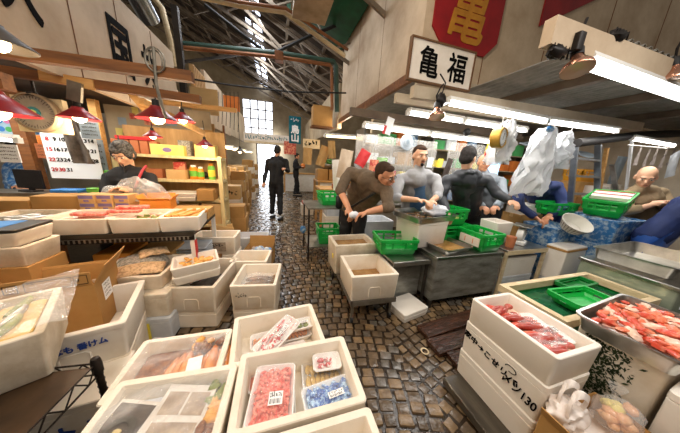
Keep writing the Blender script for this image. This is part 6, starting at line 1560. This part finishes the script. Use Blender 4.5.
# ================================================================= people
def CV(r, d, f):
    v = Vector((r, d, f)); return Vector((v.dot(U2), v.dot(U1), -v.dot(U3))).normalized()
def lerp(a, b, t): return a+(b-a)*t
def hand(mb, w, d, n, side, k=1.0, curl=.6):
    """palm, four fingers and a thumb; d = pointing direction, n = palm normal (fingers curl towards it)"""
    d = d.normalized(); n = (n-d*n.dot(d)).normalized(); s = d.cross(n)*side
    for q in (-1.5, -.5, .5, 1.5): mb.capsule(w+s*.010*q*k, w+d*.085*k+s*.0185*q*k, .017*k, .014*k, 8, 3)
    for q, L in ((-1.5, .062), (-.5, .074), (.5, .08), (1.5, .07)):
        a = w+d*.088*k+s*.0195*q*k
        b = a+(d*math.cos(curl)+n*math.sin(curl)).normalized()*L*.5*k; c = b+(d*math.cos(curl*2.1)+n*math.sin(curl*2.1)).normalized()*L*.5*k
        mb.capsule(a, b, .0105*k, .0095*k, 8, 3); mb.capsule(b, c, .0095*k, .008*k, 8, 3)
    a = w+d*.03*k+s*.022*k; b = a+(d*.7+s*.8+n*.3).normalized()*.042*k; c = b+(d*.9+s*.1+n*.45).normalized()*.032*k
    mb.capsule(a, b, .014*k, .011*k, 8, 3); mb.capsule(b, c, .011*k, .009*k, 8, 3)
def folds(mb, k):
    for v in mb.v:
        q = Vector((v.x*6, v.y*6, v.z*11))
        v += Vector((noise.noise(q), noise.noise(q+Vector((7, 3, 1))), .4*noise.noise(q+Vector((2, 9, 4)))))*.016*k
def person(label, J, f, up=None, skin='skin', top='grey_knit', sleeve=1.0, bottom='cloth_black', hair='hair_black', hstyle='short', vox=.009, k=1.0,
           shoes='rubber', apron=None, strap=None, glasses=False, hood=False, collar=True, tail=.0, beard=False):
    if J['pel'].z < .86: J['pel'] = Vector((J['pel'].x, J['pel'].y, .87))
    root = Vector((J['pel'].x, J['pel'].y, 0))
    J = {a: (b-root) for a, b in J.items()}
    t = thing('person', label, 'person', root)
    pel, nk, sl, sr, hd = J['pel'], J['nk'], J['sl'], J['sr'], J['head']
    s = (sr-sl).normalized(); sh = Vector((s.x, s.y, 0)).normalized(); spine = (nk-pel).normalized()
    fwd = Vector((-s.y, s.x, 0)).normalized()                       # s points to the wearer's right, so forward is s turned left
    sp = lerp(s, sh, .6).normalized()
    hl, hr = pel-sh*.085*k-Vector((0, 0, .02)), pel+sh*.085*k-Vector((0, 0, .02))
    al = J.get('al', Vector((hl.x-sh.x*.05, hl.y-sh.y*.05, .07))); ar = J.get('ar', Vector((hr.x+sh.x*.05, hr.y+sh.y*.05, .07)))
    kl = J.get('kl', lerp(hl, al, .5)+fwd*.04); kr = J.get('kr', lerp(hr, ar, .5)+fwd*.04)
    c1, c2 = lerp(nk, pel, .27), lerp(nk, pel, .68)
    def torso(mb, e):
        for q in (-1, 1):
            mb.capsule(c1+s*.085*q*k, c2+sp*.07*q*k, (.105+e)*k, (.092+e)*k, 14); mb.capsule(c2+sp*.07*q*k, pel+sh*.065*q*k, (.092+e)*k, (.10+e)*k, 14)
        mb.capsule(lerp(sl, sr, .1), lerp(sl, sr, .9), (.054+e)*k, (.054+e)*k, 14)
        mb.capsule(lerp(sl, nk, .6)+Vector((0, 0, .0)), lerp(sr, nk, .6), (.062+e)*k, (.062+e)*k, 12)
        mb.capsule(lerp(sl, sr, .5), c1, (.09+e)*k, (.11+e)*k, 14)
    def arm(mb, S, E, W, e, fr=1.0):
        mb.capsule(S, E, (.046+e)*k, (.04+e)*k, 12)
        if fr > 0: mb.capsule(E, lerp(E, W, fr), (.04+e)*k, (.04-.012*fr+e)*k, 12)
    def legs(mb, e):
        for H, K, A in ((hl, kl, al), (hr, kr, ar)):
            mb.capsule(H, K, (.083+e)*k, (.056+e)*k, 14); mb.capsule(K, A, (.056+e)*k, (.04+e)*k, 12)
    up = up or Vector((0, 0, 1)); u = (up-f*up.dot(f)).normalized(); r = f.cross(u)
    M = Matrix((r, f, u)).transposed()
    H = lambda x, y, z: hd+M @ Vector((x, y, z))*k
    b = MB()
    torso(b, 0); legs(b, 0)
    for S, E, W, sd, key in ((sl, J['el'], J['wl'], -1, 'nl'), (sr, J['er'], J['wr'], 1, 'nr')):
        arm(b, S, E, W, 0); d = (W-E).normalized()
        hd_dir = J.get('h'+key[1]+'d'); d = (hd_dir if hd_dir is not None else d)
        n = J.get(key); n = (n if n is not None else Vector((0, 0, -1))+fwd*.3)
        if abs(d.normalized().dot(n.normalized())) > .93: n = n-sh*sd*.8
        hand(b, W, d, n, -sd, k, .55)
    b.capsule(lerp(nk, c1, .25), H(0, -.02, -.05), .058*k, .052*k, 14)
    b.ell(H(0, -.012, .03), .074*k, .093*k, .09*k, 20, 12, M); b.ell(H(0, .022, -.03), .06*k, .068*k, .085*k, 18, 10, M)
    b.ell(H(0, .042, -.078), .044*k, .045*k, .034*k, 14, 8, M); b.ell(H(0, .076, -.094), .02*k, .016*k, .016*k, 10, 6, M)
    b.capsule(H(0, .086, .012), H(0, .104, -.026), .009*k, .0145*k, 10); b.capsule(H(-.032, .078, .024), H(.032, .078, .024), .014*k, .014*k, 10)
    b.capsule(H(-.017, .087, -.058), H(.017, .087, -.058), .009*k, .009*k, 8)
    for q in (-1, 1):
        b.ell(H(.076*q, -.004, -.008), .012*k, .021*k, .032*k, 10, 7, M); b.ell(H(.04*q, .06, -.022), .022*k, .022*k, .024*k, 10, 7, M)
    remesh(b, vox).build('body', skin, t, 80)
    # face
    for q in (-1, 1):
        a = MB(); a.ell(H(.031*q, .083, .003), .0135*k, .009*k, .007*k, 10, 6, M); ey = a.build('eye', 'eye_white', t)
        a = MB(); a.ell(H(.031*q, .0895, .003), .0065*k, .004*k, .0065*k, 8, 6, M); a.build('pupil', 'eye_dark', ey)
        a = MB(); a.capsule(H(.015*q, .0925, .026), H(.048*q, .082, .026), .0045*k, .0035*k, 6, 2); a.build('eyebrow', 'hair_black' if hair != 'hair_grey' else 'hair_grey', t)
    a = MB(); a.capsule(H(-.02, .0945, -.059), H(.02, .0945, -.059), .0035*k, .0035*k, 6, 2); a.build('mouth', 'mouth', t)
    if beard:
        a = MB(); a.ell(H(0, .088, -.088), .022*k, .012*k, .018*k, 10, 6, M); a.capsule(H(-.022, .093, -.048), H(.022, .093, -.048), .005*k, .005*k, 6, 2); a.build('goatee', 'hair_black', t)
    # hair
    a = MB()
    if hstyle == 'buzz':
        a.ell(H(0, -.024, .038), .0765*k, .0925*k, .087*k, 28, 16, M); a.ell(H(0, -.05, -.012), .066*k, .052*k, .062*k, 20, 12, M); a.ell(H(0, .03, .078), .054*k, .046*k, .030*k, 16, 10, M)
        for q in (-1, 1): a.ell(H(.05*q, -.022, .028), .0265*k, .05*k, .036*k, 14, 9, M)
    elif hstyle == 'short':
        a.ell(H(0, -.02, .042), .083*k, .094*k, .096*k, 30, 18, M, .10, 5, 7); a.ell(H(0, .045, .085), .056*k, .042*k, .03*k, 16, 10, M, .2, 3, 6); a.ell(H(0, -.042, -.012), .078*k, .064*k, .078*k, 22, 12, M, .05, 2, 5)
        for q in (-1, 1): a.ell(H(.055*q, .0, .02), .028*k, .055*k, .05*k, 14, 9, M)
    elif hstyle == 'shaggy':
        a.ell(H(0, -.02, .04), .086*k, .098*k, .096*k, 34, 20, M, .16, 5, 9); a.ell(H(0, -.045, -.02), .082*k, .066*k, .085*k, 22, 12, M, .12, 2, 7)
        for q in (-1, 0, 1): a.ell(H(.04*q, .058-.01*abs(q), .062), .028*k, .03*k, .026*k, 14, 9, M, .3, 3+q, 6)
        for q in (-1, 1): a.ell(H(.062*q, .01, .01), .024*k, .05*k, .055*k, 14, 9, M, .2, 2, 6)
    elif hstyle == 'bald': a.ell(H(0, -.052, .0), .078*k, .07*k, .058*k, 22, 12, M, .05, 2)
    if hstyle != 'bald': a = remesh(a, .007, 3)
    a.build('hair', hair, t, 80)
    # clothes
    a = MB(); torso(a, .017)
    arm(a, sl, J['el'], J['wl'], .016, sleeve); arm(a, sr, J['er'], J['wr'], .016, sleeve)
    if collar: a.capsule(lerp(nk, hd, .10), lerp(nk, hd, .28), .068*k, .06*k, 14)
    if hood:
        for q in range(7):
            an = PI*(q/6)*1.15-.3
            pt = lerp(nk, hd, .06)+sp*.09*math.cos(an)*k-fwd*.07*math.sin(an)*k; a.ell(pt, .04*k, .04*k, .032*k, 10, 7)
    a = remesh(a, vox, 7); folds(a, k); a.build('top', top, t, 80)
    a = MB(); legs(a, .02)
    for q in (-1, 1): a.capsule(pel+sh*.06*q*k, pel+sh*.06*q*k-Vector((0, 0, .05)), .116*k, .112*k, 14)
    a = remesh(a, vox*1.2, 5); folds(a, k); a.build('trousers', bottom, t, 80)
    for A in (al, ar):
        a = MB(); a.rbox(.1, .27, -A.z, -A.z+.06, .045, .015); a.ell((0, .0, -.0), .055, .085, .05, 12, 8)
        a.xf(Matrix.Rotation(math.atan2(-fwd.x, fwd.y), 4, 'Z')); a.xf(Matrix.Translation(A+fwd*.05)); a.build('boot', shoes, t, 60)
    if apron:
        am, z0, z1, w0 = apron
        A0, A1 = lerp(pel, nk, z0), lerp(pel, nk, z1)
        a = MB(); fr = spine.cross(sp); fr = fr if fr.dot(fwd) > 0 else -fr
        def fn(uu, vv):
            q = (uu-.5)*2; ww = w0*(1-.35*max(0, vv-.55)/.45)
            return lerp(A0, A1, vv)+sp*q*ww*k+fr*(.145-.085*q*q+.01*math.sin(vv*7+q*3))*k
        n1 = len(a.v); a.grid(fn, 16, 14)
        a.grid(lambda uu, vv: fn(uu, vv)-fr*.006, 16, 14); a.build('apron', am, t, 80)
    if strap:
        a = MB(); fr = spine.cross(sp); fr = fr if fr.dot(fwd) > 0 else -fr
        pts = [lerp(sr, sl, .95)+spine*.06]+[lerp(lerp(sr, sl, .85), pel+sh*.16, q/6)+fr*(.10+.05*math.sin(PI*q/6))*k for q in range(1, 6)]+[pel+sh*.17+fr*.02]
        a.tube(pts, .014, 8); a.build('strap', strap, t, 60)
        a = MB(); a.rbox(.2, .09, -.1, .09, .03, .02); a.xf(Matrix.Rotation(math.atan2(sh.y, sh.x)+.9, 4, 'Z')); a.xf(Matrix.Translation(pel+sh*.21-fr*.02+Vector((0, 0, .06)))); a.build('shoulder_bag', strap, t, 60)
    if glasses:
        a = MB()
        for q in (-1, 1): a.tube([H(.031*q+.021*math.cos(i*PI/6), .097, .002+.016*math.sin(i*PI/6)) for i in range(13)], .002*k, 5); a.tube([H(.052*q, .095, .004), H(.078*q, .0, .006)], .002*k, 5)
        a.tube([H(-.01, .1, .004), H(.01, .1, .004)], .002*k, 5); a.build('glasses', 'glass_frame', t, 60)
    return t
P = GD
person('man in a brown sweater with shaved head leaning over the foam boxes on the cart', dict(pel=P(354, 216, 2.85), nk=P(373, 178, 2.22), sr=P(350, 172, 2.36), sl=P(386, 190, 2.14), er=P(340, 190, 2.24), wr=P(348, 207, 2.12),
       el=P(388, 207, 2.05), wl=P(368, 212, 2.02), head=P(385, 175, 2.10)), CV(.72, .5, -.5), CV(-.45, -.85, -.05), 'skin', 'brown_knit', .12, 'cloth_black', 'hair_buzz', 'buzz', .008, 1.04, strap='rubber', glasses=True)
a = MB(); a.ell((0, 0, 0), .05, .03, .035, 14, 8, None, .35, 3, 3); tag(a.build('white_cloth', 'tissue', None, 70, P(354, 215, 2.0)), 'small white cloth in the hands of the man in the brown sweater', 'cloth')
person('man with a goatee in a grey sweatshirt and blue apron packing fish at the counter', dict(pel=P(412, 224, 3.0), nk=P(419, 173, 2.42), sr=P(400, 179, 2.42), sl=P(436, 179, 2.46), er=P(394, 198, 2.34), wr=P(417, 200, 2.14),
       el=P(438, 196, 2.36), wl=P(432, 201, 2.16), head=P(420, 156, 2.38)), CV(.12, .34, -.93), None, 'skin_pale', 'grey_knit', .25, 'cloth_black', 'hair_buzz', 'buzz', .008, 1.0, apron=('apron_blue', .1, .88, .16), beard=True)
person('man in a dark hooded jacket seen from behind, reaching right over the counter', dict(pel=P(465, 222, 3.15), nk=P(467, 173, 2.66), sl=P(447, 180, 2.66), sr=P(487, 180, 2.68), el=P(442, 199, 2.66), wl=P(447, 212, 2.52),
       er=P(497, 194, 2.62), wr=P(509, 200, 2.46), head=P(468, 158, 2.6)), CV(.72, .1, .55), None, 'skin_pale', 'jacket_dark', .95, 'cloth_black', 'hair_black', 'short', .009, 1.06, hood=True)
person('older man in grey with glasses standing behind the man in the dark jacket', dict(pel=P(487, 218, 3.75), nk=P(485, 176, 3.35), sr=P(472, 181, 3.35), sl=P(501, 181, 3.35), er=P(470, 198, 3.25), wr=P(482, 206, 2.95),
       el=P(504, 198, 3.1), wl=P(496, 206, 2.95), head=P(484, 163, 3.3)), CV(-.2, .35, -.9), None, 'skin', 'cloth_grey', 1.0, 'cloth_black', 'hair_grey', 'bald', .01, 1.1, glasses=True)
person('worker in navy bending behind the hanging white bags', dict(pel=P(548, 224, 3.5), nk=P(532, 181, 2.86), sr=P(517, 188, 2.86), sl=P(558, 186, 2.95), er=P(519, 206, 2.76), wr=P(535, 217, 2.66),
       el=P(563, 206, 2.84), wl=P(549, 216, 2.68), head=P(526, 170, 2.78)), CV(-.25, .55, -.8), None, 'skin', 'cloth_navy', .85, 'cloth_navy', 'hair_black', 'short', .01, 1.05, apron=('apron_vinyl', -.2, .8, .16))
person('balding man in a tan work shirt looking down behind the green crate', dict(pel=P(642, 232, 2.92), nk=P(641, 190, 2.70), sr=P(626, 195, 2.72), sl=P(663, 193, 2.78), er=P(626, 212, 2.64), wr=P(652, 205, 2.5),
       el=P(668, 208, 2.66), wl=P(660, 203, 2.52), head=P(646, 177, 2.64)), CV(-.75, .6, -.6), None, 'skin_pale', 'cloth_tan', .5, 'cloth_black', 'hair_grey', 'bald', .009, 1.08)
person('worker in navy with a blue vinyl apron bending at the right edge of the photo', dict(pel=P(652, 236, 2.32), nk=P(706, 196, 2.2), sr=P(700, 204, 2.02), sl=P(704, 196, 2.44), er=P(712, 225, 1.98), wr=P(716, 240, 1.86),
       el=P(725, 220, 2.4), wl=P(735, 236, 2.3), head=P(728, 192, 2.16)), CV(.85, .4, .1), None, 'skin', 'cloth_navy', .9, 'apron_vinyl', 'hair_black', 'short', .01, 1.1, apron=('apron_vinyl', -.3, .6, .2))
person('man in black walking away down the middle of the aisle', dict(pel=P(276, 183, 5.3), nk=P(277, 158, 5.3), sl=P(268, 161, 5.3), sr=P(286, 161, 5.3), el=P(266, 172, 5.35), wl=P(264, 182, 5.2), er=P(288, 171, 5.3), wr=P(285, 169, 5.05),
       head=P(277.5, 151, 5.3), al=P(272, 212, 5.35), ar=P(280, 213, 5.2)), CV(.1, 0, 1), None, 'skin', 'cloth_black', 1.0, 'cloth_black', 'hair_black', 'short', .012, 1.0)
person('man in black standing in the far aisle facing right with an orange parcel', dict(pel=P(296, 175, 8.9), nk=P(296, 160.5, 8.9), sl=P(296.5, 162.5, 9.1), sr=P(295, 162.5, 8.7), el=P(297, 168, 9.05), wl=P(301, 166, 9.0), er=P(296, 168.5, 8.7), wr=P(301, 167, 8.7),
       head=P(297, 156.3, 8.9), al=P(294.5, 193, 8.9), ar=P(298, 193, 8.9)), CV(1, .15, -.1), None, 'skin', 'cloth_black', 1.0, 'cloth_black', 'hair_black', 'short', .014, 1.0)
a = MB(); a.ell((0, 0, 0), .10, .09, .11, 12, 8, None, .2, 2); tag(a.build('orange_parcel', 'p_orange', None, 60, P(303, 166, 8.85)), 'orange parcel held by the man standing in the far aisle', 'parcel')
person('grey haired stall keeper in black with a red strap looking down behind the plastic bag', dict(pel=P(136, 218, 2.56), nk=P(129, 171, 2.42), sr=P(109, 178, 2.42), sl=P(151, 178, 2.46), er=P(106, 198, 2.34), wr=P(120, 190, 2.20),
       el=P(154, 197, 2.36), wl=P(131, 191, 2.20), head=P(123, 154, 2.34)), CV(.2, .75, -.75), None, 'skin_pale', 'cloth_black', .8, 'cloth_black', 'hair_grey', 'shaggy', .009, 1.08)
pk = bpy.data.objects[[o.name for o in bpy.data.objects if str(o.get('label', '')).startswith('grey haired stall')][0]]
a = MB(); r0 = pk.location
a.tube([P(146, 166, 2.42)-r0, P(142, 171, 2.33)-r0, P(138, 180, 2.28)-r0, P(134, 192, 2.28)-r0], .013, 8); a.build('apron_strap', 'strap_red', pk)
person('second stall keeper at the far left, half hidden by the lamp', dict(pel=P(30, 200, 2.86), nk=P(24, 163, 2.86), sr=P(12, 168, 2.86), sl=P(37, 168, 2.86), er=P(10, 182, 2.8), wr=P(18, 186, 2.7),
       el=P(39, 182, 2.8), wl=P(32, 186, 2.7), head=P(20, 151, 2.84)), CV(-.8, .25, -.5), None, 'skin', 'blue_plastic', 1.0, 'cloth_black', 'hair_black', 'short', .011, 1.05)
# ================================================================= light, world, camera
w = bpy.data.worlds.new('World'); SC.world = w; w.use_nodes = True
bg = w.node_tree.nodes['Background']; bg.inputs['Color'].default_value = lin('efe4d6'); bg.inputs['Strength'].default_value = .24
def area(name, loc, size, sy, e, col=(1, .93, .84), rot=(0, 0, 0)):
    l = bpy.data.lights.new(name, 'AREA'); l.shape = 'RECTANGLE'; l.size = size; l.size_y = sy; l.energy = e; l.color = col
    o = bpy.data.objects.new(name, l); COL.objects.link(o); o.location = loc; o.rotation_euler = rot; return o
area('hall_fill', (.2, -.5, 3.4), 2.2, 1.2, 34, (1, .88, .76), (D2R(12), 0, 0))  # unseen fill added above the crossing to light the foreground
area('hall_fill', (-1.1, .6, 2.9), 1.2, .2, 14, (1, .82, .62))  # warm fill added out of view over the left boxes
area('hall_fill', (.4, 1.4, 3.6), 1.6, .3, 26, (1, .9, .76), (0, D2R(-55), 0))  # fill without a fixture, added to brighten the right fascia
area('hall_fill', (1.7, .1, 2.7), 1.4, .2, 22, (1, .97, .93))  # fill added out of view to lift the right front boxes
area('stall_light', (2.6, 1.9, 2.05), 2.6, .25, 26, (1, .97, .93))
area('stall_light', (2.4, 2.9, 1.98), 2.6, .25, 20, (1, .97, .93))
area('stall_light', (4.4, 1.5, 2.1), 1.6, .25, 15, (1, .97, .94))
area('stall_light', (4.2, 3.2, 2.3), 2.2, .3, 16, (1, .96, .9))
area('stall_light', (-1.9, 3.0, 1.99), 1.4, .3, 14, (1, .9, .76))
area('stall_light', (-2.8, 2.8, 1.95), .9, .2, 14, (1, .95, .9))
for k, (x, y, z, e) in enumerate(((-1.5, 5.2, 2.2, 20), (1.7, 5.2, 2.2, 34), (1.7, 7.2, 2.3, 34), (-1.4, 8, 2.3, 26), (.2, 9.5, 3, 40))):
    l = bpy.data.lights.new('far_lamp', 'POINT'); l.energy = e; l.color = (1, .84, .62); l.shadow_soft_size = .12
    o = bpy.data.objects.new('far_lamp', l); COL.objects.link(o); o.location = (x, y, z)
area('roof_window', (-.4, 6.0, 4.7), .4, 5.5, 150, (.93, .96, 1))
area('door_daylight', (-.4, 12.6, 1.6), 1.2, 2.4, 60, (.9, .95, 1), (D2R(90), 0, 0))
cam = bpy.data.cameras.new('camera'); co = bpy.data.objects.new('camera', cam); COL.objects.link(co)
cam.sensor_width = 36; cam.sensor_fit = 'HORIZONTAL'; cam.lens = FL/680*36; cam.clip_start = .02; cam.clip_end = 100
wx = lambda c: Vector((U2[c], U1[c], -U3[c]))
R, D, F = wx(0), wx(1), wx(2); Up = -D; B = -F
co.matrix_world = Matrix(((R.x, Up.x, B.x, 0), (R.y, Up.y, B.y, 0), (R.z, Up.z, B.z, EYE), (0, 0, 0, 1)))
SC.camera = co
vs = SC.view_settings; vs.view_transform = 'Standard'; vs.look = 'None'; vs.gamma = 1; vs.use_curve_mapping = False; vs.exposure = .05
SC.display_settings.display_device = 'sRGB'
SC.cycles.use_denoising = True
SC.cycles.max_bounces = 8; SC.cycles.transparent_max_bounces = 16; SC.cycles.sample_clamp_indirect = 4
SC.cycles.caustics_reflective = False; SC.cycles.caustics_refractive = False
